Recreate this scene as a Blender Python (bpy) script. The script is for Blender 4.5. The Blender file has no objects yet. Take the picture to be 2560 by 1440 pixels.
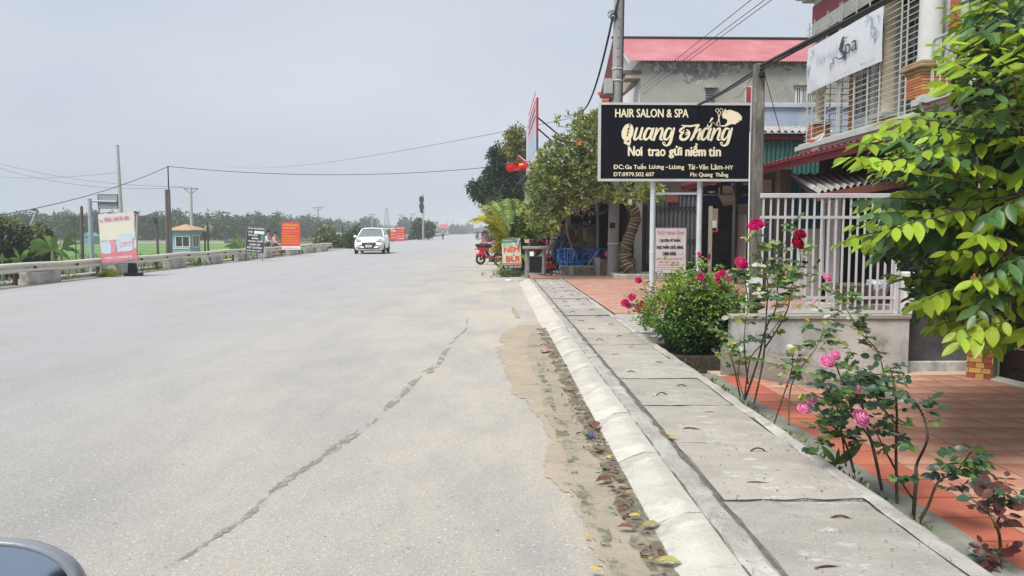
import bpy, math, random
import numpy as np
from mathutils import Vector as V, Matrix as MX, Euler
PI = math.pi
rnd = random.Random(11)
nr = np.random.RandomState(5)
S = bpy.context.scene
COL = S.collection

# ------------------------------------------------------------------ camera, light, exposure
H = 1.25
FPX = 1900.0                                   # focal length in pixels of the 2560 px wide photograph
PITCH = math.atan(140 / FPX)
YAW = math.atan(45 / FPX * math.cos(PITCH))
cam = bpy.data.cameras.new('camera'); cam.sensor_width = 36; cam.lens = FPX / 2560 * 36
cam.clip_start = 0.05; cam.clip_end = 5000
camo = bpy.data.objects.new('camera', cam); COL.objects.link(camo)
camo.location = (0, 0, H); camo.rotation_euler = (PI / 2 - PITCH, 0, -YAW)
S.camera = camo
S.view_settings.view_transform = 'Standard'; S.view_settings.look = 'None'
S.view_settings.exposure = 1.55; S.view_settings.gamma = 1.0; S.view_settings.use_curve_mapping = False
S.render.engine = 'CYCLES'
S.cycles.max_bounces = 6; S.cycles.volume_bounces = 1; S.cycles.transparent_max_bounces = 12
S.cycles.use_denoising = True

W = bpy.data.worlds.new('World'); S.world = W; W.use_nodes = True
nt = W.node_tree; nt.nodes.clear()
_o = nt.nodes.new('ShaderNodeOutputWorld'); _b = nt.nodes.new('ShaderNodeBackground')
_s = nt.nodes.new('ShaderNodeTexSky'); _s.sky_type = 'NISHITA'; _s.sun_disc = False
_s.sun_elevation = math.radians(58); _s.sun_rotation = math.radians(225); _s.dust_density = 4; _s.air_density = 1.2
_h = nt.nodes.new('ShaderNodeHueSaturation'); _h.inputs['Saturation'].default_value = 0.3
_h.inputs['Value'].default_value = 0.9
_tc = nt.nodes.new('ShaderNodeTexCoord'); _mp = nt.nodes.new('ShaderNodeMapping'); _mp.inputs['Scale'].default_value = (1.0, 1.0, 3.2)
_n = nt.nodes.new('ShaderNodeTexNoise'); _n.inputs['Scale'].default_value = 1.7; _n.inputs['Detail'].default_value = 5
_n.inputs['Roughness'].default_value = 0.45
_r = nt.nodes.new('ShaderNodeValToRGB')        # grey-blue overcast with slightly lighter bands
_r.color_ramp.elements[0].position = 0.3; _r.color_ramp.elements[0].color = (2.62, 3.02, 3.72, 1)
_r.color_ramp.elements[1].position = 0.75; _r.color_ramp.elements[1].color = (3.55, 3.80, 4.25, 1)
_mx = nt.nodes.new('ShaderNodeMix'); _mx.data_type = 'RGBA'; _mx.inputs[0].default_value = 0.88
nt.links.new(_tc.outputs['Generated'], _mp.inputs['Vector']); nt.links.new(_mp.outputs[0], _n.inputs['Vector'])
nt.links.new(_n.outputs['Fac'], _r.inputs[0]); nt.links.new(_s.outputs[0], _h.inputs['Color'])
nt.links.new(_h.outputs[0], _mx.inputs[6]); nt.links.new(_r.outputs[0], _mx.inputs[7])
nt.links.new(_mx.outputs[2], _b.inputs['Color']); _b.inputs['Strength'].default_value = 0.0665
nt.links.new(_b.outputs[0], _o.inputs['Surface'])

sl = bpy.data.lights.new('sun', 'SUN'); sl.energy = 1.5; sl.angle = math.radians(24); sl.color = (1.0, 0.96, 0.9)
so = bpy.data.objects.new('sun', sl); COL.objects.link(so)
so.rotation_euler = V((0.36, 0.38, -0.85)).to_track_quat('-Z', 'Y').to_euler(); so.location = (-20, -20, 40)

# pixel helpers: turn a point of the photograph plus a real distance (or ground height) into a point of the place
_F = V((math.sin(YAW) * math.cos(PITCH), math.cos(YAW) * math.cos(PITCH), -math.sin(PITCH)))
_R = V((math.cos(YAW), -math.sin(YAW), 0)); _U = _R.cross(_F)
def ray(px, py): return _F * FPX + _R * (px - 1280) - _U * (py - 720)
def gp(px, py, z=0.0):
    r = ray(px, py); return V((0, 0, H)) + r * ((z - H) / r.z)
def at(px, py, Y):
    r = ray(px, py); return V((0, 0, H)) + r * (Y / r.y)
def m_px(Y): return Y / FPX                    # metres per photo pixel at distance Y

# ------------------------------------------------------------------ materials
def lin(c):
    c = c / 255.0
    return c / 12.92 if c <= 0.04045 else ((c + 0.055) / 1.055) ** 2.4
def C(r, g, b, k=1.0): return (lin(r) * k, lin(g) * k, lin(b) * k)
MATS = {}
def mat(name, col, col2=None, scale=6.0, rough=0.75, metal=0.0, bump=0.0, bscale=40.0, spec=0.4, detail=6, stretch=None,
        ramp=(0.35, 0.65), coat=0.0, island=0.0, trans=0.0, emit=None, alpha=None, speck=None, wear=None, objrand=0.0):
    """Principled material whose colour is broken up by object-space noise (two tones), optional specks, wear and bump."""
    if name in MATS: return MATS[name]
    m = bpy.data.materials.new(name); m.use_nodes = True; N = m.node_tree.nodes; L = m.node_tree.links
    p = N['Principled BSDF']; out = N['Material Output']
    p.inputs['Roughness'].default_value = rough; p.inputs['Metallic'].default_value = metal
    p.inputs['Specular IOR Level'].default_value = spec
    if coat: p.inputs['Coat Weight'].default_value = coat; p.inputs['Coat Roughness'].default_value = 0.08
    tc = N.new('ShaderNodeTexCoord'); mp = N.new('ShaderNodeMapping')
    if stretch: mp.inputs['Scale'].default_value = stretch
    L.new(tc.outputs['Object'], mp.inputs['Vector'])
    col2 = col2 or tuple(c * 0.8 for c in col)
    n = N.new('ShaderNodeTexNoise'); n.inputs['Scale'].default_value = scale; n.inputs['Detail'].default_value = detail
    n.inputs['Roughness'].default_value = 0.62
    L.new(mp.outputs[0], n.inputs['Vector'])
    r = N.new('ShaderNodeValToRGB'); r.color_ramp.elements[0].position = ramp[0]; r.color_ramp.elements[1].position = ramp[1]
    r.color_ramp.elements[0].color = (*col2, 1); r.color_ramp.elements[1].color = (*col, 1)
    L.new(n.outputs['Fac'], r.inputs[0]); c = r.outputs[0]
    def blend(c, fac, rgb):
        x = N.new('ShaderNodeMix'); x.data_type = 'RGBA'; L.new(fac, x.inputs[0]); L.new(c, x.inputs[6]); x.inputs[7].default_value = (*rgb, 1)
        return x.outputs[2]
    if wear:                                   # (rgb, scale, lo, hi): stains with a shape of their own
        for (rgb, sc, lo, hi) in (wear if isinstance(wear, list) else [wear]):
            w = N.new('ShaderNodeTexNoise'); w.inputs['Scale'].default_value = sc; w.inputs['Detail'].default_value = 8; w.inputs['Roughness'].default_value = 0.7
            L.new(mp.outputs[0], w.inputs['Vector'])
            wr = N.new('ShaderNodeMapRange'); wr.inputs[1].default_value = lo; wr.inputs[2].default_value = hi
            L.new(w.outputs['Fac'], wr.inputs[0]); c = blend(c, wr.outputs[0], rgb)
    if speck:                                  # (rgb, scale, threshold)
        w = N.new('ShaderNodeTexNoise'); w.inputs['Scale'].default_value = speck[1]; w.inputs['Detail'].default_value = 2
        L.new(tc.outputs['Object'], w.inputs['Vector'])
        wr = N.new('ShaderNodeMapRange'); wr.inputs[1].default_value = speck[2]; wr.inputs[2].default_value = speck[2] + 0.06
        L.new(w.outputs['Fac'], wr.inputs[0]); c = blend(c, wr.outputs[0], speck[0])
    if island or objrand:
        if island:
            g = N.new('ShaderNodeNewGeometry'); src = g.outputs['Random Per Island']; amt = island
        else:
            g = N.new('ShaderNodeObjectInfo'); src = g.outputs['Random']; amt = objrand
        v = N.new('ShaderNodeMapRange'); v.inputs[3].default_value = 1 - amt; v.inputs[4].default_value = 1 + amt
        L.new(src, v.inputs[0])
        h = N.new('ShaderNodeHueSaturation'); L.new(c, h.inputs['Color']); L.new(v.outputs[0], h.inputs['Value'])
        hm = N.new('ShaderNodeMapRange'); hm.inputs[3].default_value = 0.5 - amt * 0.06; hm.inputs[4].default_value = 0.5 + amt * 0.05
        fr = N.new('ShaderNodeMath'); fr.operation = 'FRACT'; ml = N.new('ShaderNodeMath'); ml.operation = 'MULTIPLY'; ml.inputs[1].default_value = 7.31
        L.new(src, ml.inputs[0]); L.new(ml.outputs[0], fr.inputs[0]); L.new(fr.outputs[0], hm.inputs[0]); L.new(hm.outputs[0], h.inputs['Hue'])
        c = h.outputs[0]
    L.new(c, p.inputs['Base Color'])
    if bump:
        b = N.new('ShaderNodeBump'); b.inputs['Strength'].default_value = bump; b.inputs['Distance'].default_value = 0.02
        bn = N.new('ShaderNodeTexNoise'); bn.inputs['Scale'].default_value = bscale; bn.inputs['Detail'].default_value = 6
        L.new(mp.outputs[0], bn.inputs['Vector']); L.new(bn.outputs['Fac'], b.inputs['Height']); L.new(b.outputs[0], p.inputs['Normal'])
    if trans:
        t = N.new('ShaderNodeBsdfTranslucent'); ms = N.new('ShaderNodeMixShader'); ms.inputs[0].default_value = trans
        L.new(c, t.inputs['Color']); L.new(p.outputs[0], ms.inputs[1]); L.new(t.outputs[0], ms.inputs[2]); L.new(ms.outputs[0], out.inputs['Surface'])
    if alpha:                                  # (scale, lo, hi): ragged patches, bare where the noise is low
        a = N.new('ShaderNodeTexNoise'); a.inputs['Scale'].default_value = alpha[0]; a.inputs['Detail'].default_value = 8; a.inputs['Roughness'].default_value = .72
        L.new(mp.outputs[0], a.inputs['Vector']); ar = N.new('ShaderNodeMapRange'); ar.inputs[1].default_value = alpha[1]; ar.inputs[2].default_value = alpha[2]
        L.new(a.outputs['Fac'], ar.inputs[0]); L.new(ar.outputs[0], p.inputs['Alpha'])
    MATS[name] = m
    return m

# ------------------------------------------------------------------ mesh builder
class MB:
    def __init__(s): s.v = []; s.f = []; s.m = []; s.sm = []
    def add(s, vs, fs, m=0, smooth=False):
        b = len(s.v); s.v.extend(tuple(x) for x in vs)
        for f in fs: s.f.append(tuple(i + b for i in f)); s.m.append(m); s.sm.append(smooth)
        return s
    def bx(s, x0, x1, y0, y1, z0, z1, m=0):
        return s.add([(x0,y0,z0),(x1,y0,z0),(x1,y1,z0),(x0,y1,z0),(x0,y0,z1),(x1,y0,z1),(x1,y1,z1),(x0,y1,z1)],
                     [(3,2,1,0),(4,5,6,7),(0,1,5,4),(1,2,6,5),(2,3,7,6),(3,0,4,7)], m)
    def box(s, c, d, m=0, rot=None):
        R = rot if rot is not None else MX.Identity(3)
        c = V(c); vs = []
        for z in (-.5, .5):
            for x, y in ((-.5,-.5),(.5,-.5),(.5,.5),(-.5,.5)): vs.append(c + R @ V((x*d[0], y*d[1], z*d[2])))
        return s.add(vs, [(3,2,1,0),(4,5,6,7),(0,1,5,4),(1,2,6,5),(2,3,7,6),(3,0,4,7)], m)
    def bar(s, a, b, w, h=None, m=0):
        """square bar from a to b"""
        a, b = V(a), V(b); d = b - a; L = d.length; d.normalize()
        up = V((0,0,1)) if abs(d.z) < .9 else V((0,1,0))
        x = d.cross(up).normalized(); u = x.cross(d)
        R = MX((x, d, u)).transposed()
        return s.box((a + b) / 2, (w, L, h or w), m, R)
    def tube(s, pts, r, n=8, m=0, cap=True, smooth=True):
        pts = [V(p) for p in pts]; k = len(pts)
        rs = r if isinstance(r, (list, tuple)) else [r] * k
        t = (pts[1] - pts[0]).normalized(); u = t.orthogonal().normalized(); vs = []
        for i, p in enumerate(pts):
            t2 = (pts[min(i+1, k-1)] - pts[max(i-1, 0)]).normalized()
            u = (u - t2 * u.dot(t2)); u = u.normalized() if u.length > 1e-6 else t2.orthogonal().normalized()
            w = t2.cross(u)
            for j in range(n):
                a = 2*PI*j/n; vs.append(p + (u*math.cos(a) + w*math.sin(a)) * rs[i])
        fs = [(i*n+j, i*n+(j+1) % n, (i+1)*n+(j+1) % n, (i+1)*n+j) for i in range(k-1) for j in range(n)]
        s.add(vs, fs, m, smooth)
        if cap: s.add(vs[:n], [tuple(range(n))[::-1]], m); s.add(vs[-n:], [tuple(range(n))], m)
        return s
    def lathe(s, prof, c=(0,0,0), n=16, m=0, R=None, smooth=True):
        c = V(c); R = R or MX.Identity(3); vs = []
        for r, z in prof:
            for j in range(n):
                a = 2*PI*j/n; vs.append(c + R @ V((r*math.cos(a), r*math.sin(a), z)))
        k = len(prof)
        fs = [(i*n+j, i*n+(j+1) % n, (i+1)*n+(j+1) % n, (i+1)*n+j) for i in range(k-1) for j in range(n)]
        s.add(vs, fs, m, smooth)
        if prof[0][0] > 1e-4: s.add(vs[:n], [tuple(range(n))[::-1]], m)
        if prof[-1][0] > 1e-4: s.add(vs[-n:], [tuple(range(n))], m)
        return s
    def prism(s, poly, y0, y1, m=0, T=None, smooth=False):
        """polygon in (x,z) extruded along y"""
        n = len(poly); vs = [V((x, y0, z)) for x, z in poly] + [V((x, y1, z)) for x, z in poly]
        fr = tuple(range(n)); bk = tuple(range(2*n-1, n-1, -1))
        sd = [((i+1) % n, i, n+i, n+(i+1) % n) for i in range(n)]
        if T is not None: vs = [T @ v for v in vs]
        s.add(vs, [fr, bk], m); s.add(vs, sd, m, smooth); return s
    def quad(s, a, b, c, d, m=0): return s.add([a, b, c, d], [(0,1,2,3)], m)
    def sph(s, c, r, n=12, k=8, m=0, R=None):
        r = r if isinstance(r, (list, tuple)) else (r, r, r); c = V(c); vs = []
        for i in range(k+1):
            t = PI*i/k
            for j in range(n):
                a = 2*PI*j/n; p = V((r[0]*math.sin(t)*math.cos(a), r[1]*math.sin(t)*math.sin(a), -r[2]*math.cos(t)))
                vs.append(c + (R @ p if R is not None else p))
        fs = [(i*n+j, i*n+(j+1) % n, (i+1)*n+(j+1) % n, (i+1)*n+j) for i in range(k) for j in range(n)]
        return s.add(vs, fs, m, True)
    def torus(s, c, R0, r, R=None, n=20, k=8, m=0, sq=1.0):
        c = V(c); vs = []
        for i in range(n):
            a = 2*PI*i/n
            for j in range(k):
                b = 2*PI*j/k; q = R0 + r*math.cos(b)
                p = V((q*math.cos(a), q*math.sin(a), r*sq*math.sin(b))); vs.append(c + (R @ p if R is not None else p))
        fs = [(i*k+j, ((i+1) % n)*k+j, ((i+1) % n)*k+(j+1) % k, i*k+(j+1) % k) for i in range(n) for j in range(k)]
        return s.add(vs, fs, m, True)
    def corr(s, a, b, c, d, waves, amp, m=0, per=6, rows=1):
        """corrugated sheet: a-b is the edge the waves run across, a-d the direction of the ridges"""
        a, b, c, d = V(a), V(b), V(c), V(d); nrm = (b - a).cross(d - a).normalized(); N = waves*per; vs = []
        for t in range(rows+1):
            q = t/rows
            for i in range(N+1):
                u = i/N; vs.append((a*(1-u)+b*u)*(1-q) + (d*(1-u)+c*u)*q + nrm*amp*math.cos(2*PI*u*waves))
        fs = [(t*(N+1)+i, t*(N+1)+i+1, (t+1)*(N+1)+i+1, (t+1)*(N+1)+i) for t in range(rows) for i in range(N)]
        return s.add(vs, fs, m, True)
    def mesh(s, name, mats):
        me = bpy.data.meshes.new(name); me.from_pydata(s.v, [], s.f)
        for mm in (mats if isinstance(mats, (list, tuple)) else [mats]): me.materials.append(mm)
        me.polygons.foreach_set('material_index', s.m); me.polygons.foreach_set('use_smooth', s.sm)
        me.update(); return me
    def build(s, name, mats, parent=None, loc=None, rot=None, label=None):
        return link(name, s.mesh(name, mats), parent, loc, rot, label)

def link(name, me, parent=None, loc=None, rot=None, label=None):
    o = bpy.data.objects.new(name, me); COL.objects.link(o)
    if parent is not None: o.parent = parent
    if loc is not None: o.location = loc
    if rot is not None: o.rotation_euler = rot if not isinstance(rot, (int, float)) else (0, 0, rot)
    if label: o['label'] = label
    return o
def tag(o, label, cat, group=None, kind=None):
    o['label'] = label; o['category'] = cat
    if group: o['group'] = group
    if kind: o['kind'] = kind
    return o
def thing(name, label, cat, loc=(0,0,0), rz=0.0, group=None):
    o = bpy.data.objects.new(name, None); COL.objects.link(o); o.empty_display_size = 0.1
    o.location = loc; o.rotation_euler = (0, 0, rz) if isinstance(rz, (int, float)) else rz
    return tag(o, label, cat, group)
def struct(o, label=None, kind='structure'):
    o['kind'] = kind
    if label: o['label'] = label
    return o
def kids(o): return [c for c in bpy.data.objects if c.parent == o]
def copy_tree(o, parent=None, allk=None):
    allk = allk if allk is not None else {}
    if not allk:
        for c in bpy.data.objects:
            if c.parent: allk.setdefault(c.parent.name, []).append(c)
        allk.setdefault('', [])
    c = o.copy(); COL.objects.link(c)
    if parent is not None: c.parent = parent
    for ch in allk.get(o.name, []): copy_tree(ch, c, allk)
    return c
def bevel(o, w=0.01, seg=1):
    b = o.modifiers.new('bevel', 'BEVEL'); b.width = w; b.segments = seg; b.limit_method = 'ANGLE'; return o
def arc_pts(p0, p1, sag, n=16):
    p0, p1 = V(p0), V(p1)
    return [p0.lerp(p1, i/n) - V((0, 0, sag*4*(i/n)*(1-i/n))) for i in range(n+1)]

# ------------------------------------------------------------------ lettering (flat print)
_fcache = {}
def text_geo(s, shear=0.0, res=3):
    k = (s, shear)
    if k in _fcache: return _fcache[k]
    cu = bpy.data.curves.new('txt', 'FONT'); cu.body = s; cu.shear = shear; cu.resolution_u = res; cu.fill_mode = 'FRONT'
    ob = bpy.data.objects.new('txt', cu); COL.objects.link(ob)
    dg = bpy.context.evaluated_depsgraph_get(); me = bpy.data.meshes.new_from_object(ob.evaluated_get(dg))
    vs = [(v.co.x, v.co.y) for v in me.vertices]; fs = [tuple(p.vertices) for p in me.polygons]
    bpy.data.objects.remove(ob); bpy.data.curves.remove(cu); bpy.data.meshes.remove(me)
    _fcache[k] = (vs, fs); return vs, fs
def text(s, x0, x1, z0, z1, y, m, parent, bold=0.0, shear=0.0, name='lettering', rot=0.0, res=3):
    """one printed line fitted into the box x0..x1, z0..z1 of the sign's own plane, y = depth of the print; bold strikes it several times"""
    vs, fs = text_geo(s.replace('Đ', 'D').replace('ơ', 'o').replace('Ơ', 'O'), shear, res)
    a0 = min(v[0] for v in vs); a1 = max(v[0] for v in vs); b0 = min(v[1] for v in vs); b1 = max(v[1] for v in vs)
    mb = MB(); e = bold*(z1-z0)*1.3 if bold > 0 else 0; kx = (x1-x0-2*e)/(a1-a0); kz = (z1-z0-2*e)/(b1-b0)
    for i, (dx, dz) in enumerate([(0, 0), (-1, 0), (1, 0), (0, 1), (0, -1)] if e else [(0, 0)]):
        mb.add([(x0 + e + (u-a0)*kx + dx*e, y - .0003*i, z0 + e + (w-b0)*kz + dz*e*.7 + (u-a0)*kx*rot) for u, w in vs], fs)
    if s[0] == 'Đ':                            # the stroke through the capital
        h = (z1-z0)*(.72 if b1 > .8 else 1); zc = z0 + h*.5; mb.add([(x0-.12*h, y-.002, zc-.06*h), (x0+.38*h, y-.002, zc-.06*h), (x0+.38*h, y-.002, zc+.06*h), (x0-.12*h, y-.002, zc+.06*h)], [(0,1,2,3)])
    for i, ch in enumerate(s):                 # the horn of the Vietnamese o
        if ch in 'ơƠ':
            g = text_geo(s[:i+1].replace('Đ', 'D').replace('ơ', 'o').replace('Ơ', 'O'), shear, res)[0]; xr = max(v[0] for v in g); zt = .54 if ch == 'ơ' else .72
            q = [(xr-.11, zt-.10), (xr-.01, zt-.06), (xr+.01, zt+.05), (xr+.10, zt+.06), (xr+.09, zt-.07), (xr+.02, zt-.15), (xr-.08, zt-.17)]
            mb.add([(x0 + e + (u-a0)*kx, y-.0022, z0 + e + (w-b0)*kz) for u, w in q], [tuple(range(7))])
    return mb.build(name, m, parent)
def ribbon(mb, pts, ws, y, m=0, conv=lambda u, w: (u, w), round_=True):
    """brush stroke of changing width; pts in drawing units, conv maps to sign (x,z)"""
    P = []; k = len(pts)
    for i in range(k):                         # Catmull-Rom
        p0 = pts[max(i-1, 0)]; p1 = pts[i]
        if i == k-1: P.append((p1[0], p1[1], ws[i])); break
        p2 = pts[i+1]; p3 = pts[min(i+2, k-1)]
        for j in range(5):
            t = j/5
            f = lambda a, b, c, d: .5*((2*b)+(-a+c)*t+(2*a-5*b+4*c-d)*t*t+(-a+3*b-3*c+d)*t**3)
            P.append((f(p0[0],p1[0],p2[0],p3[0]), f(p0[1],p1[1],p2[1],p3[1]), ws[i]*(1-t)+ws[i+1]*t))
    vs = []; n = len(P)
    for i, (x, z, w) in enumerate(P):
        a = P[max(i-1, 0)]; b = P[min(i+1, n-1)]; dx, dz = b[0]-a[0], b[1]-a[1]; L = math.hypot(dx, dz) or 1
        nx, nz = -dz/L*w/2, dx/L*w/2
        for sx in (1, -1):
            u, q = conv(x+sx*nx, z+sx*nz); vs.append((u, y, q))
    mb.add(vs, [(2*i, 2*i+1, 2*i+3, 2*i+2) for i in range(n-1)], m)
    if round_:
        for (x, z, w) in (P[0], P[-1]):
            vs = []
            for j in range(10):
                u, q = conv(x+w/2*math.cos(j*PI/5), z+w/2*math.sin(j*PI/5)); vs.append((u, y-0.0002, q))
            mb.add(vs, [tuple(range(10))], m)

# ------------------------------------------------------------------ leaves
def leaf_arrays(pos, d, nrm, ln, wd, droop=0.12):
    """N leaves: base, left, right, tip, rib centre -> 4 triangles each"""
    d = d / np.linalg.norm(d, axis=1, keepdims=True)
    s = np.cross(d, nrm); s /= np.linalg.norm(s, axis=1, keepdims=True) + 1e-9
    n = np.cross(s, d); ln = ln[:, None]; wd = wd[:, None]
    a = pos; mid = pos + d*ln*.5 - n*wd*.18
    l = pos + d*ln*.30 - s*wd*.46 + n*wd*.1; r = pos + d*ln*.30 + s*wd*.46 + n*wd*.1
    l2 = pos + d*ln*.70 - s*wd*.44 + n*wd*.03; r2 = pos + d*ln*.70 + s*wd*.44 + n*wd*.03
    t = pos + d*ln - n*ln*droop
    vs = np.stack([a, l, l2, t, r2, r, mid], 1).reshape(-1, 3)
    b = (np.arange(len(pos))*7)[:, None]
    fs = np.concatenate([b+np.array([[0,6,1]]), b+np.array([[1,6,2]]), b+np.array([[2,6,3]]),
                         b+np.array([[3,6,4]]), b+np.array([[4,6,5]]), b+np.array([[5,6,0]])], 1).reshape(-1, 3)
    return vs, fs
def np_mesh(name, vs, fs, mats, mi=None, smooth=True):
    me = bpy.data.meshes.new(name); me.vertices.add(len(vs)); me.vertices.foreach_set('co', np.ascontiguousarray(vs, dtype=np.float32).ravel())
    k = fs.shape[1]; me.loops.add(fs.size); me.loops.foreach_set('vertex_index', fs.astype(np.int32).ravel())
    me.polygons.add(len(fs)); me.polygons.foreach_set('loop_start', np.arange(0, fs.size, k, dtype=np.int32))
    for m in mats: me.materials.append(m)
    if mi is not None: me.polygons.foreach_set('material_index', mi.astype(np.int32))
    if smooth: me.polygons.foreach_set('use_smooth', np.ones(len(fs), dtype=bool))
    me.update(calc_edges=True); me.validate(); return me
def leaf_cloud(name, centers, per, spread, ln, wd, mats, w=None, parent=None, up=0.25, rosette=False, out=None):
    """clumps of leaves round the given centres; rosette = leaves radiate from the twig tip"""
    c = np.repeat(np.asarray(centers, float), per, 0); N = len(c)
    off = nr.normal(0, 1, (N, 3)); off /= np.linalg.norm(off, axis=1, keepdims=True); rad = nr.rand(N, 1)**.5
    sp = np.asarray(spread, float)
    if rosette:
        d = off + np.array([0, 0, up]); pos = c + off*0.02
    else:
        pos = c + off*rad*sp; d = off*0.7 + nr.normal(0, .5, (N, 3)) + np.array([0, 0, -up])
    if out is not None: d = d + np.repeat(np.asarray(out), per, 0)
    nrm = np.array([0, 0, 1.0]) + nr.normal(0, .45, (N, 3))
    L = ln*(0.65 + .6*nr.rand(N)); Wd = wd*(0.7 + .5*nr.rand(N))
    vs, fs = leaf_arrays(pos, d, nrm, L, Wd)
    w = w or [1/len(mats)]*len(mats)
    mi = np.repeat(nr.choice(len(mats), N, p=np.array(w)/sum(w)), 6)
    return link(name, np_mesh(name, vs, fs, mats, mi), parent)
def in_poly(x, y, P):
    c = False; j = len(P)-1
    for i in range(len(P)):
        if (P[i][1] > y) != (P[j][1] > y) and x < (P[j][0]-P[i][0])*(y-P[i][1])/(P[j][1]-P[i][1]) + P[i][0]: c = not c
        j = i
    return c
def sample_poly(P, n):
    x0 = min(p[0] for p in P); x1 = max(p[0] for p in P); y0 = min(p[1] for p in P); y1 = max(p[1] for p in P); o = []
    while len(o) < n:
        x, y = rnd.uniform(x0, x1), rnd.uniform(y0, y1)
        if in_poly(x, y, P): o.append((x, y))
    return o
# ------------------------------------------------------------------ materials of the place
def asphalt():
    m = bpy.data.materials.new('asphalt'); m.use_nodes = True; N = m.node_tree.nodes; L = m.node_tree.links; p = N['Principled BSDF']
    p.inputs['Roughness'].default_value = .85; p.inputs['Specular IOR Level'].default_value = .3
    tc = N.new('ShaderNodeTexCoord'); sx = N.new('ShaderNodeSeparateXYZ'); L.new(tc.outputs['Object'], sx.inputs[0])
    def noise(sc, det=6, rough=.6, stretch=None):
        n = N.new('ShaderNodeTexNoise'); n.inputs['Scale'].default_value = sc; n.inputs['Detail'].default_value = det; n.inputs['Roughness'].default_value = rough
        if stretch:
            mp = N.new('ShaderNodeMapping'); mp.inputs['Scale'].default_value = stretch; L.new(tc.outputs['Object'], mp.inputs[0]); L.new(mp.outputs[0], n.inputs['Vector'])
        else: L.new(tc.outputs['Object'], n.inputs['Vector'])
        return n.outputs['Fac']
    def mr(src, a, b, c=0., d=1.):
        r = N.new('ShaderNodeMapRange'); r.inputs[1].default_value = a; r.inputs[2].default_value = b; r.inputs[3].default_value = c; r.inputs[4].default_value = d
        L.new(src, r.inputs[0]); return r.outputs[0]
    def mix(f, a, b, mode='MIX'):
        x = N.new('ShaderNodeMix'); x.data_type = 'RGBA'; x.blend_type = mode
        if isinstance(f, float): x.inputs[0].default_value = f
        else: L.new(f, x.inputs[0])
        for i, q in ((6, a), (7, b)):
            if isinstance(q, tuple): x.inputs[i].default_value = (*q, 1)
            else: L.new(q, x.inputs[i])
        return x.outputs[2]
    def math_(op, a, b):
        x = N.new('ShaderNodeMath'); x.operation = op
        for i, q in enumerate((a, b)):
            if isinstance(q, (int, float)): x.inputs[i].default_value = q
            else: L.new(q, x.inputs[i])
        return x.outputs[0]
    X, Y = sx.outputs[0], sx.outputs[1]
    # sandy dust lies thicker towards the kerb; clean bluish asphalt in the far lanes
    dx = math_('ADD', X, math_('MULTIPLY', math_('SUBTRACT', noise(.35, 4, .5, (1, .25, 1)), .5), 3.0))
    dust = mr(dx, -4.2, .3)
    col = mix(dust, (.455, .468, .492), (.66, .595, .485))
    col = mix(mr(noise(1.1, 6, .7, (1.0, .45, 1)), .42, .68), col, mix(.0, (.42, .415, .40), (.42, .415, .40)))
    col = mix(mr(noise(2.2, 7, .75, (1.6, .5, 1)), .52, .78, 0, .30), col, (.33, .33, .335))
    wheel = mr(noise(.6, 2, .4, (2.2, .02, 1)), .5, .7, 0, .09); col = mix(wheel, col, (.30, .30, .31))
    # longitudinal paving joint / faint worn line
    ln = math_('LESS_THAN', math_('ABSOLUTE', math_('ADD', X, math_('ADD', 5.25, math_('MULTIPLY', math_('SUBTRACT', noise(.5, 3), .5), .12))), .0), .05)
    ln = math_('MULTIPLY', ln, mr(noise(1.5, 5, .7), .4, .7, .0, .42)); col = mix(ln, col, (.52, .53, .54))
    gr = noise(150, 3, .7); col = mix(mr(gr, .36, .64, .0, 1.), mix(.48, col, (.14, .135, .13)), col)
    col = mix(mr(noise(48, 3, .7), .35, .62, .0, 1.), mix(.26, col, (.17, .165, .155)), col); col = mix(mr(noise(9, 6, .75), .5, .75, 0, .30), col, (.30, .29, .27))
    col = mix(mr(noise(60, 2, .5), .63, .70, 0, .7), col, (.74, .73, .70))
    col = mix(mr(noise(42, 2, .5), .69, .72, 0, .8), col, (.12, .11, .10))
    col = mix(mr(noise(26, 4, .7), .45, .7, 0, .25), col, (.36, .345, .32))
    L.new(col, p.inputs['Base Color'])
    b = N.new('ShaderNodeBump'); b.inputs['Strength'].default_value = .8; b.inputs['Distance'].default_value = .01
    L.new(noise(120, 5, .75), b.inputs['Height']); L.new(b.outputs[0], p.inputs['Normal'])
    return m
ASPH = asphalt()
CONC = mat('weathered_concrete', (.42, .405, .365), (.29, .275, .245), 3.0, .9, bump=.5, bscale=60, speck=((.18, .17, .15), 38, .66),
           wear=[((.50, .48, .44), 1.6, .5, .62), ((.19, .185, .16), 4.5, .56, .70)])
SLABM = mat('slab_concrete', (.47, .44, .39), (.345, .32, .28), 2.6, .92, bump=.7, bscale=80, stretch=(1.0, 1.7, 1), objrand=.10,
            speck=((.17, .16, .14), 60, .68), wear=[((.55, .53, .49), 7.0, .56, .66), ((.22, .21, .185), 2.7, .55, .70)])
KERBM = mat('kerb_concrete', (.52, .50, .445), (.40, .38, .33), 3.0, .9, bump=.35, bscale=50, objrand=.06,
            wear=[((.27, .255, .21), 5.0, .53, .68), ((.62, .60, .55), 2.2, .5, .66)], speck=((.2, .19, .16), 55, .69))
SOIL = mat('dark_soil', (.075, .06, .045), (.04, .035, .025), 12, .95, bump=1, bscale=30)
MUD = mat('dry_mud', (.36, .315, .24), (.28, .25, .19), 3, alpha=(5, .24, .40), rough= .95, bump=.5, bscale=40, wear=((.13, .15, .105), 2.6, .54, .66), speck=((.20, .17, .13), 45, .68))
DAMP = mat('damp_sand', (.40, .335, .25), (.33, .285, .215), 3, .8, alpha=(4, .24, .42), bump=.3, bscale=60, speck=((.13, .11, .085), 70, .66))
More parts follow.
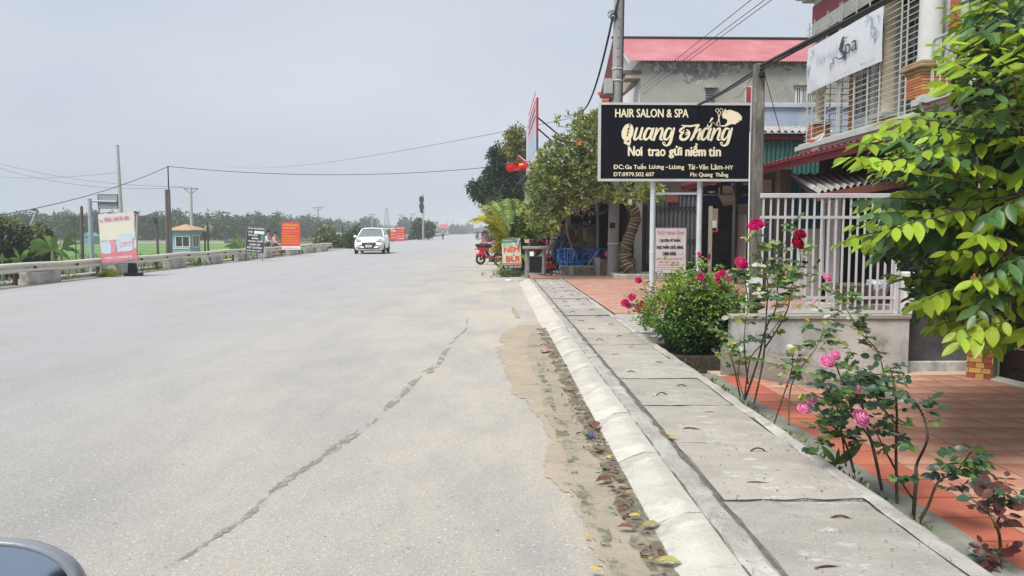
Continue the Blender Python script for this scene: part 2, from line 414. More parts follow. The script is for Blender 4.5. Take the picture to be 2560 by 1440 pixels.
MOSS = mat('green_algae_silt', (.25, .25, .165), (.18, .185, .12), 14, .95, alpha=(9, .50, .62), bump=.8, bscale=60, speck=((.05, .05, .04), 50, .6))
WETA = mat('wet_asphalt', (.30, .275, .23), (.23, .21, .175), 9, .8, alpha=(9, .45, .60), stretch=(1, .4, 1), bump=.3, bscale=120)
TILE = mat('terracotta_tile', (.47, .215, .14), (.38, .165, .11), 2, .62, bump=.12, bscale=60, objrand=.08, wear=[((.54, .34, .245), 1.1, .42, .66), ((.28, .11, .075), 5, .6, .75)])
TILER = mat('red_painted_tile', (.46, .135, .085), (.38, .11, .07), 4, .55, bump=.1, objrand=.08, wear=((.50, .20, .13), 6, .55, .75))
GROUT = mat('pale_grout', (.60, .45, .35), (.46, .34, .26), 12, .95)
PAVE = mat('faded_terracotta_paving', (.47, .255, .185), (.40, .20, .14), 2.0, .8, wear=((.52, .36, .29), 3, .48, .70))
GREYST = mat('green_grey_concrete', (.235, .235, .20), (.15, .16, .13), 3, .92, bump=.4, wear=((.31, .30, .26), 3, .5, .7))
RUST = mat('rusty_steel', (.10, .055, .04), (.055, .035, .03), 20, .8, metal=.3)
WALLC = mat('stained_render', (.56, .57, .555), (.33, .335, .325), 2.8, .92, bump=.25, bscale=40, stretch=(1, 1, .8),
            wear=[((.16, .155, .135), 2.3, .50, .66), ((.58, .57, .54), 1.3, .48, .66)])
WALLD = mat('black_mould_render', (.12, .12, .125), (.05, .05, .056), 3, .9, bump=.3, wear=((.16, .145, .145), 2.3, .52, .72))
WHITEP = mat('white_paint', (.74, .74, .72), (.66, .66, .64), 5, .55)
GALV = mat('galvanised_white_pipe', (.56, .63, .66), (.47, .54, .57), 6, .45, metal=.15, wear=((.42, .40, .36), 8, .64, .74))
GATEM = mat('pale_grey_gate_paint', (.66, .66, .67), (.56, .56, .57), 8, .4, metal=.1, wear=((.38, .33, .30), 14, .68, .76))
STEELG = mat('grey_steel', (.33, .345, .37), (.27, .28, .30), 8, .5, metal=.4)
BLACKP = mat('black_plastic', (.018, .018, .02), (.012, .012, .013), 10, .5)
RUBBER = mat('black_rubber', (.022, .022, .023), (.035, .033, .03), 14, .85)
CHROME = mat('chrome', (.75, .75, .76), (.65, .65, .66), 10, .15, metal=1)
CABLE = mat('black_cable', (.016, .016, .018), (.024, .024, .026), 10, .6)
GLASSD = mat('dark_window_glass', (.02, .026, .03), (.03, .036, .04), 2, .08, spec=.6)
TRUNK = mat('tree_bark', (.12, .095, .07), (.055, .045, .035), 10, .95, bump=1, bscale=25, stretch=(1, 1, .4))
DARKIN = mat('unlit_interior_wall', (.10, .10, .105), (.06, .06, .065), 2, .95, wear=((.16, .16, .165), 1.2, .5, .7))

# ------------------------------------------------------------------ ground, road
GL = -1.15                                     # level of the fields left of the road embankment
def grassland(name, c1, c2, c3):
    return mat(name, c1, c2, .25, .95, stretch=(1, 3.0, 1), wear=[(c3, .05, .5, .62), (tuple(x*.55 for x in c1), .9, .56, .7)], bump=.6, bscale=2)
FIELD = grassland('rice_field_green', (.125, .25, .05), (.10, .20, .045), (.17, .26, .075))
mb = MB(); mb.bx(-2500, 2500, -400, 3000, GL-3, GL-.02)
struct(mb.build('ground', mat('rough_ground', (.10, .125, .06), (.075, .085, .05), .15, .95, wear=((.16, .15, .10), .6, .55, .7))))
mb = MB()                                      # rice paddies in strips with low bunds between
for i in range(9):
    y0 = 62 + i*11; mb.bx(-150, -17.5, y0, y0+10.4, GL-.2, GL+.05 + .02*(i % 2))
struct(mb.build('rice_field', FIELD))
RL = [(-12, -10.9), (17, -10.95), (20, -11.05), (36, -11.08), (52, -11.1), (62, -11.5), (112, -13.2), (200, -15.5), (420, -22), (900, -48)]
RR = [(-12, .66), (19.4, .62), (20.5, 1.6), (24, 1.4), (60, 2.0), (112, 1.5), (200, .2), (420, -5.5), (900, -30)]
def edge(T, y):
    for (a, b), (c, d) in zip(T, T[1:]):
        if a <= y <= c: return b + (d-b)*(y-a)/(c-a)
ys = sorted(set([p[0] for p in RL + RR] + list(range(-12, 60, 4)) + list(range(60, 420, 20))))
mb = MB(); vs = []; fs = []
for i, y in enumerate(ys):
    l, r = edge(RL, y), edge(RR, y)
    vs += [(l-.25, y, -.6), (l-.25, y, 0), (r, y, 0), (r, y, -.3)]
    if i: b = 4*i; fs += [(b-4, b, b+1, b-3), (b-3, b+1, b+2, b-2), (b-2, b+2, b+3, b-1)]
mb.add(vs, fs); ROAD = struct(mb.build('road', ASPH))
# shoulder on the left: pale gravel between asphalt and the railway embankment
GRAV = mat('gravel_shoulder', (.33, .31, .27), (.22, .21, .18), 3, .95, bump=1, bscale=30, speck=((.10, .09, .08), 25, .58), wear=((.42, .38, .31), 1.2, .5, .66))
mb = MB(); vs = []; fs = []
for i, y in enumerate(ys):
    l = edge(RL, y); vs += [(l+.28, y, .004), (l-.8, y, .03), (l-1.6, y, -.30), (l-5.2, y, -.36), (l-7.0, y, GL), (l-7.4, y, GL-.3)]
    if i: b = 6*i; fs += [(b-6+k, b+k, b+k+1, b-5+k) for k in range(5)]
mb.add(vs, fs); struct(mb.build('road_shoulder', GRAV))
# the railway beside it: two rusty rails seen under the guardrail
t = thing('railway_track', 'rusty railway rails on gravel behind the roadside guardrail', 'railway', (-13.1, 10, -.34)); t['kind'] = 'structure'
for dx in (0, 1.0):
    m2 = MB(); m2.bx(dx-.035, dx+.035, -8, 60, .10, .16); m2.bx(dx-.012, dx+.012, -8, 60, 0, .10); m2.bx(dx-.07, dx+.07, -8, 60, -.02, .02); m2.build('rail', RUST, t)
m2 = MB()
for k in range(110): m2.bx(-.55, 1.55, -8+k*.6, -7.78+k*.6, -.1, -.021)
struct(m2.build('sleepers', CONC, t), kind='stuff')
# low concrete upstand along the road edge, in lengths with gaps
for y0, y1 in ((12, 18.05), (19.6, 25.9), (27.3, 29.4), (30.9, 36.6), (37.4, 41.5), (42.5, 50.5)):
    struct(bevel(MB().bx(-11.45, -11.2, y0, y1, -.1, .09 + .02*(int(y0) % 2)).build('edge_kerb', CONC), .02))

# ------------------------------------------------------------------ gutter sheets (flat stains, each 4 mm above the one below)
def sheet(name, pts, z, m, jit=.012, sub=5):
    n = len(pts); P = []
    for i in range(n):
        a, b = pts[i], pts[(i+1) % n]
        for k in range(sub):
            t = k/sub; P.append((a[0]+(b[0]-a[0])*t + rnd.uniform(-jit, jit)*1.2, a[1]+(b[1]-a[1])*t + rnd.uniform(-jit, jit)*3))
    mb = MB(); mb.add([(x, y, z) for x, y in P], [tuple(range(len(P)))]); return struct(mb.build(name, m))
g2 = lambda L: [tuple(gp(x, y, 0)[:2]) for x, y in L]
sheet('damp_stain', g2([(1366, 812), (1300, 812), (1262, 830), (1246, 852), (1262, 862), (1240, 868), (1246, 893), (1266, 915), (1262, 935), (1283, 960), (1280, 985),
      (1318, 1002), (1326, 1024), (1345, 1040), (1365, 1075), (1375, 1105), (1366, 1150), (1358, 1190), (1400, 1225), (1430, 1245), (1452, 1300), (1480, 1380),
      (1510, 1440), (1590, 1600), (1900, 1600), (1560, 1190)]), .004, DAMP)
sheet('gutter_silt', g2([(1366, 822), (1330, 828), (1318, 850), (1320, 900), (1345, 960), (1365, 1040), (1392, 1090), (1415, 1150), (1420, 1210), (1445, 1260),
      (1470, 1330), (1510, 1420), (1600, 1600), (1920, 1600), (1560, 1190)]), .008, MUD)
sheet('algae_streak', g2([(1345, 905), (1352, 960), (1380, 1040), (1402, 1100), (1425, 1160), (1440, 1230), (1462, 1290), (1486, 1350), (1510, 1410), (1545, 1500), (1590, 1500), (1545, 1390),
      (1500, 1320), (1476, 1260), (1452, 1200), (1440, 1150), (1420, 1090), (1395, 1030), (1375, 980), (1362, 930)]), .012, MOSS, .02)
sheet('damp_stain', g2([(1280, 768), (1290, 770), (1296, 785), (1300, 796), (1290, 795), (1280, 780)]), .004, DAMP)
# trail of spilled water across the lane: separate irregular puddle marks
tr = [(412, 1422, 26), (455, 1400, 40), (500, 1370, 34), (545, 1338, 44), (590, 1312, 30), (640, 1272, 44), (690, 1222, 52), (735, 1190, 40), (780, 1162, 40), (830, 1125, 50),
      (890, 1085, 44), (940, 1050, 22), (970, 1020, 30), (1020, 970, 60), (1030, 960, 40), (1070, 930, 44), (1095, 912, 40), (1118, 872, 26), (1125, 862, 14), (1165, 822, 12), (1170, 790, 12)]
mb = MB(); P = []
for i in range(len(tr)-1):
    (x, y, s), (x2, y2, s2) = tr[i], tr[i+1]
    for q in range(6): u = q/6; P.append((x+(x2-x)*u + rnd.uniform(-3, 3), y+(y2-y)*u, (s+(s2-s)*u)*(.22 if i % 3 != 2 or q % 5 < 3 else .08)*rnd.uniform(.5, 1.25)))
vs = []
for x, y, w in P:
    a, b = gp(x-w, y-w*.25, 0), gp(x+w, y+w*.25, 0)
    for q in range(5): c = a.lerp(b, q/4); vs.append((c.x, c.y, .0045))
mb.add(vs, [(5*i+q, 5*i+q+1, 5*i+q+6, 5*i+q+5) for i in range(len(P)-1) for q in range(4)])
struct(mb.build('water_trail', WETA), kind='stuff')

# ------------------------------------------------------------------ kerb stones, gutter strip, drain slabs with lifting hooks
t = thing('kerb', 'pale concrete kerb stones along the right edge of the road', 'kerb'); t['kind'] = 'structure'
y = 1.35
prof = [(.655, -.12), (.655, -.004), (.672, .012), (.735, .038), (.785, .060), (.815, .066), (.885, .068), (.885, -.12)]
while y < 9.4:
    L = .885; m2 = MB(); m2.prism([(a, b + rnd.uniform(-.004, .004)) for a, b in prof], 0, L-.012)
    o = bevel(m2.build('kerb_stone', KERBM, t, (rnd.uniform(-.006, .006), y, rnd.uniform(-.004, .003))), .008, 2); y += L
m2 = MB(); m2.prism([(.62, -.1), (.62, .002), (.72, .02), (.80, .055), (.90, .072), (.90, -.1)], 9.42, 19.1)
struct(bevel(m2.build('cement_ramp', mat('cement_ramp', (.55, .51, .44), (.46, .42, .355), 2, .9, bump=.2)), .01))
m2 = MB(); vs = []; fs = []                    # rough patched strip between kerb and slabs
nY = 150
for i in range(nY+1):
    yy = 1.3 + i*17.7/nY
    for k, xx in enumerate((.882, .90, .94, .975, 1.004)):
        vs.append((xx + (rnd.uniform(-.014, .012) if k in (1, 2, 3, 4) else 0), yy, .058 + (.012 if 0 < k < 4 else -.004) + rnd.uniform(-.006, .007)))
    if i: b = 5*i; fs += [(b-5+k, b-4+k, b+k+1, b+k) for k in range(4)]
m2.add(vs, fs, 0, False); struct(m2.build('patched_gutter_strip', CONC))
struct(MB().bx(.885, 1.72, 1.2, 19.0, -.3, .060).build('drain_channel', mat('joint_dirt', (.17, .155, .13), (.09, .085, .07), 20, .95)))
t = thing('sidewalk', 'row of concrete drain slabs with rusty lifting hooks forming the footway', 'footway'); t['kind'] = 'structure'
hookm = None
y = 1.40; k = 0
while y < 18.9:
    L = .925
    o = MB(); nx, ny = 7, 9; vs = []; fs = []
    x0, x1 = 1.012 + rnd.uniform(-.006, .006), 1.632 + rnd.uniform(-.006, .006); y1 = L - .014
    for j in range(ny+1):
        for i in range(nx+1):
            ex = i in (0, nx) or j in (0, ny)
            vs.append((x0+(x1-x0)*i/nx + (rnd.uniform(-.006, .006) if ex else 0), y1*j/ny + (rnd.uniform(-.006, .006) if ex else 0), .078 + rnd.uniform(-.0022, .0022) - (.006 if ex else 0)))
    for j in range(ny):
        for i in range(nx): q = j*(nx+1)+i; fs.append((q, q+1, q+nx+2, q+nx+1))
    o.add(vs, fs, 0, True); o.bx(x0+.004, x1-.004, .006, y1-.006, 0, .068)
    sl_ = o.build('slab', SLABM, t, (0, y, rnd.uniform(-.005, .005)), (rnd.uniform(-.004, .004), rnd.uniform(-.004, .004), 0))
    for (hx, hy) in ((1.19 + rnd.uniform(-.05, .04), .2 + rnd.uniform(-.04, .12)), (1.44 + rnd.uniform(-.05, .05), .62 + rnd.uniform(-.06, .1))):
        m2 = MB(); w = rnd.uniform(.05, .068); hh = rnd.choice((.004, .008, .013, .020)); a = rnd.uniform(-.5, .5)
        pts = []
        for q in range(9):
            u = q/8; px_ = (u-.5)*w*1.5; pts.append((hx + px_*math.cos(a), hy + px_*math.sin(a) + (.015*u), .076 + hh*math.sin(PI*min(1, u*1.15))**.7 if u < .87 else .076))
        m2.tube(pts, .0042, 6); m2.build('lifting_hook', RUST, sl_)
    y += L; k += 1
m2 = MB(); vs = []; fs = []                    # edging strip right of the slabs
n_ = 120
for i in range(n_+1):
    yy = 1.3 + i*17.7/n_
    for q, (xx, zz) in enumerate(((1.640, .068), (1.652, .078), (1.70, .078), (1.722, .070), (1.728, -.35))):
        vs.append((xx + rnd.uniform(-.006, .006)*(q < 4), yy, zz + rnd.uniform(-.004, .004)))
    if i: b = 5*i; fs += [(b-5+k, b-4+k, b+k+1, b+k) for k in range(4)]
m2.add(vs, fs); struct(m2.build('drain_edging', CONC))

m2 = MB()                                      # dirt gathered along the foot of the kerb
for i in range(60): y = 1.4 + i*.14; m2.add([(.575 - .02*(i % 3), y, .0125), (.668, y, .0125), (.668, y+.14, .0125), (.575 - .02*((i+1) % 3), y+.14, .0125)], [(0,1,2,3)])
struct(m2.build('kerb_foot_dirt', mat('kerb_foot_dirt', (.20, .18, .135), (.13, .12, .085), 9, .95, alpha=(7, .42, .60))), kind='stuff')
N = 240; xx = 1.03 + nr.rand(N)*.6; yy = 1.6 + nr.rand(N)**1.6*9; a = nr.rand(N)*6.283
vs, fs = leaf_arrays(np.stack([xx, yy, np.full(N, .083)], 1), np.stack([np.cos(a), np.sin(a), .05*np.ones(N)], 1), np.array([[0, 0, 1.]]*N) + nr.normal(0, .3, (N, 3)), .006 + .012*nr.rand(N), .004 + .006*nr.rand(N), .1)
struct(link('footway_grit', np_mesh('footway_grit', vs, fs, [mat('grit', (.20, .18, .15), (.10, .09, .07), 30, .9, island=.5)]), ), kind='stuff')

# gutter litter: dead leaves and scraps against the kerb
LIT = [mat('dead_leaf_brown', (.17, .085, .045), (.10, .05, .03), 20, .8, island=.4), mat('dead_leaf_yellow', (.50, .38, .05), (.4, .29, .05), 20, .7, island=.2),
       mat('dead_leaf_olive', (.30, .31, .09), (.24, .22, .08), 20, .7, island=.3)]
N = 330
yy = nr.rand(N)**.9*6.2 + 2.55; u = np.abs(nr.normal(0, .07, N)); xx = .645 - u*(.6 + .8*nr.rand(N)) - .004
dense = np.clip(1.2 - np.abs(yy-4.6)/3.2, .2, 1)
keep = nr.rand(N) < dense; xx, yy = xx[keep], yy[keep]; N = len(xx)
pos = np.stack([xx, yy, .014 + .02*nr.rand(N)], 1); a = nr.rand(N)*6.283
d = np.stack([np.cos(a), np.sin(a), .25*nr.normal(0, 1, N)], 1); nrm = np.array([0, 0, 1.]) + nr.normal(0, .5, (N, 3)); nrm[:, 2] = np.abs(nrm[:, 2]) + .2
vs, fs = leaf_arrays(pos, d, nrm, .018 + .045*nr.rand(N)**2.2, .008 + .018*nr.rand(N)**2, .15)
vs[:, 2] = np.maximum(vs[:, 2], .0135)
struct(link('gutter_leaf_litter', np_mesh('gutter_leaf_litter', vs, fs, LIT, np.repeat(nr.choice(3, N, p=[.88, .05, .07]), 6))), kind='stuff')
lf = [(1562, 1262, 0, .05), (1570, 1296, 1, .055), (1636, 1408, 2, .10), (1622, 1400, 1, .05), (1588, 1325, 0, .075), (1530, 1200, 0, .10), (1475, 1347, 1, .035), (1470, 1428, 1, .05),
      (1440, 1057, 1, .035), (1484, 1076, 0, .12), (1602, 1320, 2, .09), (1690, 1098, 1, .085)]
nm = ['brown', 'yellow', 'olive']
where = ['curled against the kerb, near the foot of the photo', 'with its point toward the kerb', 'lying broad beside the nearest kerb stone', 'tucked beside the broad olive leaf', 'crumpled on top of the gutter leaf heap',
         'large and curled beside the third kerb stone', 'small and upright on the algae streak', 'lying at the edge of the algae streak', 'small, beside the farthest leaf heap', 'long and dry against the kerb joint',
         'long and narrow across the brown leaf heap', 'thin, lying in the joint between slab and gutter strip']
for (px, py, mi, L_), w_ in zip(lf, where):
    c = gp(px, py, .08 if px == 1690 else .02); m2 = MB()
    vs, fs = leaf_arrays(np.array([[0, 0, 0.]]), np.array([[rnd.uniform(-1, 1), rnd.uniform(-.6, .6), .12]]), np.array([[.2, -.2, 1.]]), np.array([L_]), np.array([L_*.42]), .2)
    o = link('fallen_leaf', np_mesh('fallen_leaf', vs, fs, [LIT[mi]]), None, c + V((0, 0, .012))); tag(o, nm[mi] + ' fallen leaf ' + w_, 'fallen leaf', 'fallen leaves in the gutter')
def scrap(px, py, col, lab, s=.05):
    c = gp(px, py, .02); m2 = MB(); n = 5
    vs = [(s*(i/n-.5)*2, s*(j/n-.5)*1.2 + rnd.uniform(-.2, .2)*s, abs(rnd.gauss(0, .25))*s) for j in range(n+1) for i in range(n+1)]
    m2.add(vs, [(j*(n+1)+i, j*(n+1)+i+1, (j+1)*(n+1)+i+1, (j+1)*(n+1)+i) for j in range(n) for i in range(n)])
    tag(m2.build('litter_wrapper', mat('wrapper_'+lab.split()[1], col, None, 30, .3), None, c, rnd.uniform(0, 3)), lab, 'litter')
scrap(1362, 878, (.50, .25, .25), 'crumpled pink wrapper lying in the damp gutter near the kerb end', .07)
scrap(1476, 1090, (.08, .12, .28), 'crumpled blue wrapper in the leaf heap against the kerb', .035)
scrap(1350, 832, (.6, .6, .58), 'crumpled white wrapper at the far end of the damp gutter', .03)

# ------------------------------------------------------------------ planting strip, courtyard, paving
struct(bevel(MB().bx(1.729, 1.88, 1.2, 7.6, -.5, -.07).build('planting_strip', SOIL), .02))
CZ = -.15
struct(bevel(MB().bx(1.88, 2.17, 1.2, 7.3, -.5, CZ+.02).build('concrete_border', GREYST), .01))
CY = struct(MB().bx(2.171, 7.2, .6, 8.2, -.6, CZ-.012).build('courtyard_floor', GROUT))
T_ = .285; tl = MB(); tl.bx(-.1355, .1355, -.1355, .1355, -.01, 0); TM = tl.mesh('tile', TILE); TM2 = tl.mesh('red_tile', TILER)
nt_ = 0
cand = []
for i in range(15):
    for j in range(22):
        x, y = 2.315 + i*T_, 1.45 + j*T_
        if y > 7.3 - (.0 if x < 4.7 else .15): continue
        if x > 5.0 and y > 6.9 - (x-4.8)*.9: continue
        cand.append((x, y, i))
cand.sort(key=lambda c: abs(c[0]/max(c[1], .1) - .0) > .82)    # tiles in view first
for x, y, i in cand[:300]:
    link('tile', TM2 if i == 0 else TM, CY, (x, y, CZ + rnd.uniform(-.0015, .0015)), (rnd.uniform(-.003, .003), rnd.uniform(-.003, .003), 0))
# paving beyond the roses and behind the fence
pv = MB(); pv.add([(1.74, 10.9, .074), (2.9, 10.9, .074), (2.9, 7.62, .074), (7.2, 7.62, .074), (7.2, 19.6, .074), (1.74, 19.6, .074), (1.74, 10.9, -.4), (2.9, 10.9, -.4), (2.9, 7.62, -.4), (7.2, 7.62, -.4)],
       [(0,1,2,3,4,5), (0,6,7,1), (1,7,8,2), (2,8,9,3)]); PVO = struct(pv.build('terracotta_paving', PAVE))
m2 = MB()
for i in range(19):
    x = 1.9 + i*.29; m2.bx(x, x+.008, 10.95 if x < 2.9 else 7.7, 19.5, .0741, .0765)
for j in range(40):
    y = 7.8 + j*.29; m2.bx(1.8 if y > 10.95 else 2.95, 7.1, y, y+.008, .0745, .0768)
struct(m2.build('paving_joints', mat('paving_joint', (.44, .29, .225), None, 9, .95), PVO), kind='stuff')
struct(bevel(MB().bx(1.74, 2.95, 8.6, 10.89, -.4, .066).build('concrete_apron', CONC), .015))
struct(MB().bx(1.74, 2.95, 7.62, 8.59, -.5, -.02).build('hedge_bed', SOIL))
# raised concrete apron in front of the shops
m2 = MB(); m2.bx(.95, 4.7, 19.05, 20.3, -.2, .11); m2.bx(1.75, 7.5, 20.31, 27, -.2, .10); struct(bevel(m2.build('shop_apron', mat('shop_floor_concrete', (.33, .29, .25), (.25, .21, .18), 1.5, .9, wear=((.36, .17, .12), .8, .46, .52))), .02))
struct(MB().add([(1.4, 20.5, .006), (12, 20.5, .006), (12, 300, .006), (1.6, 300, .006)], [(0,1,2,3)]).build('dusty_verge', mat('dusty_verge', (.30, .28, .235), (.2, .2, .15), .8, .95, bump=.4)))

# ------------------------------------------------------------------ retaining wall with gate-like railing, ramp ledge
WX0, WX1, WY, WZ = 2.36, 4.12, 7.4, .435
t = thing('retaining_wall', 'stained grey rendered wall carrying the white metal railing', 'wall', (WX0, WY, CZ))
MB().bx(0, WX1-WX0, 0, .16, -.2, WZ-CZ-.05).build('wall', WALLC, t)
bevel(MB().bx(-.02, WX1-WX0+.015, -.018, .18, WZ-CZ-.047, WZ-CZ).build('coping', CONC, t), .008)
t = thing('courtyard_wall', 'black mould-stained low wall between railing wall and brick pier', 'wall', (WX1, WY+.185, CZ))
MB().bx(.003, .82, 0, .15, -.2, .70).build('wall', WALLD, t)
bevel(MB().bx(.003, .80, -.05, -.002, -.02, .09).build('skirting', WALLC, t), .01)
t = thing('ramp_ledge', 'low sloping concrete ledge running down in front of the railing wall', 'ledge', (0, 0, 0))
a = V((2.24, 7.40, .125)); e = V((3.40, 6.13, CZ+.03)); dirn = (e-a); side = V((dirn.y, -dirn.x, 0)).normalized()*-.0
m2 = MB(); vs = []; fs = []; nn = 14
for i in range(nn+1):
    q = i/nn; p = a.lerp(e, q); z = .13 + (CZ+.035-.13)*(q**.85); wdt = .30
    n2 = V((dirn.y, -dirn.x, 0)).normalized()
    if n2.x > 0: n2 = -n2
    rr = wdt*(1 if q < .93 else max(.25, math.sqrt(max(0, 1-((q-.93)/.07)**2))))
    f = p + n2*.0; b_ = p - n2*rr
    vs += [(f.x, f.y, CZ-.1), (f.x, f.y, z-.015), (f.x-n2.x*.02, f.y-n2.y*.02, z), (b_.x, b_.y, z), (b_.x, b_.y, CZ-.1)]
    if i: b = 5*i; fs += [(b-5+k, b-4+k, b+k+1, b+k) for k in range(4)]
fs.append(tuple(range(5*nn, 5*nn+5))); fs.append((4, 3, 2, 1, 0))
m2.add(vs, fs); m2.build('ledge', mat('brown_stained_render', (.29, .265, .225), (.15, .13, .11), 3, .92, bump=.3, wear=[((.42, .40, .36), 1.6, .5, .62), ((.07, .06, .05), 3, .56, .7)]), t)
t = thing('metal_fence', 'white painted metal railing of square bars on the grey wall', 'fence', (2.63, WY+.08, WZ))
FW, FH = 4.02-2.63, 1.63-.435
bevel(MB().bx(0, FW-.01, -.022, .022, FH-.045, FH).build('top_rail', GATEM, t), .004)
for z in (FH-.235, .16, .02):
    MB().bx(.0, FW-.01, -.012, .012, z-.014, z+.014).build('rail', GATEM, t)
m2 = MB(); m2.bx(-.0068, .0068, -.011, .011, .035, FH-.046); BM = m2.mesh('bar', GATEM)
nb = 19
for i in range(nb): link('bar', BM, t, (.03 + i*(FW-.08)/(nb-1), 0, 0))
for x in (FW-.02,):
    bevel(MB().bx(x-.008, x+.03, -.03, .03, 0, FH+.02).build('post', GATEM, t), .004)
tag(bevel(MB().bx(4.06, 4.16, WY-.02, WY+.14, WZ-.002, WZ+.42).build('gate_pillar', WHITEP), .01), 'short white pillar at the right end of the railing', 'pillar')
# ------------------------------------------------------------------ guardrail on the left
RAILM = mat('dull_galvanised_rail', (.76, .72, .61), (.63, .59, .49), 1.2, .6, metal=.15, stretch=(1, .6, 4), wear=[((.26, .20, .14), 3.5, .60, .72), ((.58, .57, .54), 1.2, .5, .68)])
def wbeam(m2, y0, y1, x0, x1, z0=.29, hgt=.235, seg=24):
    pr_ = [(0, 1.0), (.05, .97), (.075, .80), (.06, .66), (.0, .56), (-.005, .44), (.06, .34), (.075, .20), (.05, .03), (0, 0)]
    vs = []; fs = []
    for i in range(seg+1):
        q = i/seg; yy = y0 + (y1-y0)*q; xx = x0 + (x1-x0)*q + .015*math.sin(i*1.3)
        dz = .012*math.sin(i*.9)
        vs += [(xx + a, yy, z0 + b*hgt + dz) for a, b in pr_] + [(xx + a - .012, yy, z0 + b*hgt + dz) for a, b in pr_]
        if i:
            b = 20*i
            for k in range(9): fs += [(b-20+k, b+k, b+k+1, b-19+k), (b-10+k, b-9+k, b+k+11, b+k+10)]
    m2.add(vs, fs, 0, True)
t = thing('guardrail', 'long weathered steel guardrail on concrete blocks along the left roadside', 'guardrail', (-10.95, 12, 0))
m2 = MB(); wbeam(m2, 0, 40, -.05, -.12, seg=60); m2.build('rail_beam', RAILM, t)
m2 = MB(); m2.bx(0, .34, -.6, .6, -.1, .31); BL = m2.mesh('concrete_block', CONC)
for i, y in enumerate((15.0, 18.75, 22.9, 26.55, 30.15, 33.6, 37.05, 41.9, 45.7, 49.4)):
    o = link('concrete_block', BL, t, (-.26 - .0015*i, y-12, rnd.uniform(-.02, .01)), rnd.uniform(-.03, .03)); bevel(o, .02)
m2 = MB(); m2.tube([(.03, 0, 0), (.075, 0, 0)], [.045, .03], 8); BO = m2.mesh('bolt', RUST)
for i in range(22): link('bolt', BO, t, (-.05-.07*(i*1.85/40)-.02, .9 + i*1.85, .29 + .118), label=None)
m2 = MB(); m2.bx(-.11, -.05, -.05, .05, -.1, .5); PO = m2.mesh('post', RUST)
for i in range(11): link('post', PO, t, (-.1, 2.2 + i*3.7, 0))
t2 = thing('guardrail', 'far pale guardrail on a low stone wall beyond the red banners', 'guardrail', (0, 0, 0))
m2 = MB(); m2.add([], [])
pts = [(edge(RL, y)-.1, y) for y in (112, 150, 200, 260, 320)]
for (xa, ya), (xb, yb) in zip(pts, pts[1:]): wbeam(m2, ya, yb, xa, xb, .55, .30, 4)
m2.build('rail_beam', RAILM, t2)
m2 = MB()
for (xa, ya), (xb, yb) in zip(pts, pts[1:]):
    m2.add([(xa+.05, ya, -.1), (xb+.05, yb, -.1), (xb+.05, yb, .45), (xa+.05, ya, .45), (xa-.4, ya, -.1), (xb-.4, yb, -.1), (xb-.4, yb, .45), (xa-.4, ya, .45)], [(0,1,2,3), (3,2,6,7), (0,3,7,4), (1,5,6,2)])
m2.build('stone_base', CONC, t2)
m2 = MB()
for y in range(114, 320, 6): xx = edge(RL, y) - .22; m2.bx(xx-.06, xx+.06, y, y+.14, .4, .9)
struct(m2.build('posts', RAILM, t2), kind='stuff')

# ------------------------------------------------------------------ sign helpers: a board in its own (x,z) plane, seen from -y
def frame(t, x0, x1, z0, z1, w, m, y0=-.03, y1=.03, name='frame'):
    m2 = MB()
    m2.bx(x0-w, x1+w, y0, y1, z1, z1+w); m2.bx(x0-w, x1+w, y0, y1, z0-w, z0); m2.bx(x0-w, x0, y0, y1, z0, z1); m2.bx(x1, x1+w, y0, y1, z0, z1)
    return m2.build(name, m, t)
RED_T = mat('red_print', (.62, .02, .045), (.55, .02, .04), 8, .6)
BLK_T = mat('black_print', (.018, .018, .022), (.02, .02, .025), 8, .6)
WHT_T = mat('white_print', (.78, .78, .76), (.72, .72, .70), 8, .6)
YEL_T = mat('yellow_print', (.78, .56, .035), (.74, .50, .03), 8, .6)

# 1. the black hair salon sign on two pipes
SY = 13.2; a = at(1495, 453, SY); b = at(1881, 258, SY); SW, SH = b.x-a.x, b.z-a.z
t = thing('salon_sign', 'large black hair salon sign with cream lettering on two white pipes', 'sign', (a.x, SY, .07))
Z0 = a.z-.07
BOARD = mat('glossy_black_board', (.003, .004, .008), (.005, .008, .013), 1.3, .5, spec=.12, wear=((.010, .020, .024), 1.6, .55, .75))
MB().bx(.04, SW-.04, -.012, .05, Z0+.04, Z0+SH-.04).build('board', BOARD, t)
frame(t, .04, SW-.04, Z0+.04, Z0+SH-.04, .04, mat('aluminium_frame', (.62, .63, .62), (.52, .52, .51), 6, .4, metal=.2), -.03, .06)
CREAM = mat('cream_sign_paint', (.86, .80, .58), (.82, .75, .53), 5, .6)
sx = lambda u: (u-178)/(2362-178)*SW           # drawing units of the enlarged photograph -> metres on the board
sz = lambda v: Z0 + (1182-v)/(1182-92)*SH
cv = lambda u, v: (sx(u), sz(v))
ty = -.0145
text('HAIR SALON & SPA', sx(410), sx(1452), sz(297), sz(176), ty, CREAM, t, .022)
text('Nơi', sx(597), sx(806), sz(836), sz(690), ty, CREAM, t, .035)
text('trao', sx(876), sx(1134), sz(836), sz(716), ty, CREAM, t, .035)
text('gửi', sx(1178), sx(1372), sz(865), sz(684), ty, CREAM, t, .035)
text('niềm', sx(1414), sx(1712), sz(838), sz(648), ty, CREAM, t, .03)
text('tin', sx(1742), sx(1926), sz(838), sz(700), ty, CREAM, t, .035)
text('ĐC:', sx(400), sx(545), sz(1014), sz(950), ty, CREAM, t, .02)
text('Ga Tuấn', sx(560), sx(860), sz(1014), sz(936), ty, CREAM, t, .02)
text('Lương', sx(902), sx(1114), sz(1028), sz(950), ty, CREAM, t, .02)
text('-', sx(1140), sx(1168), sz(992), sz(982), ty, CREAM, t)
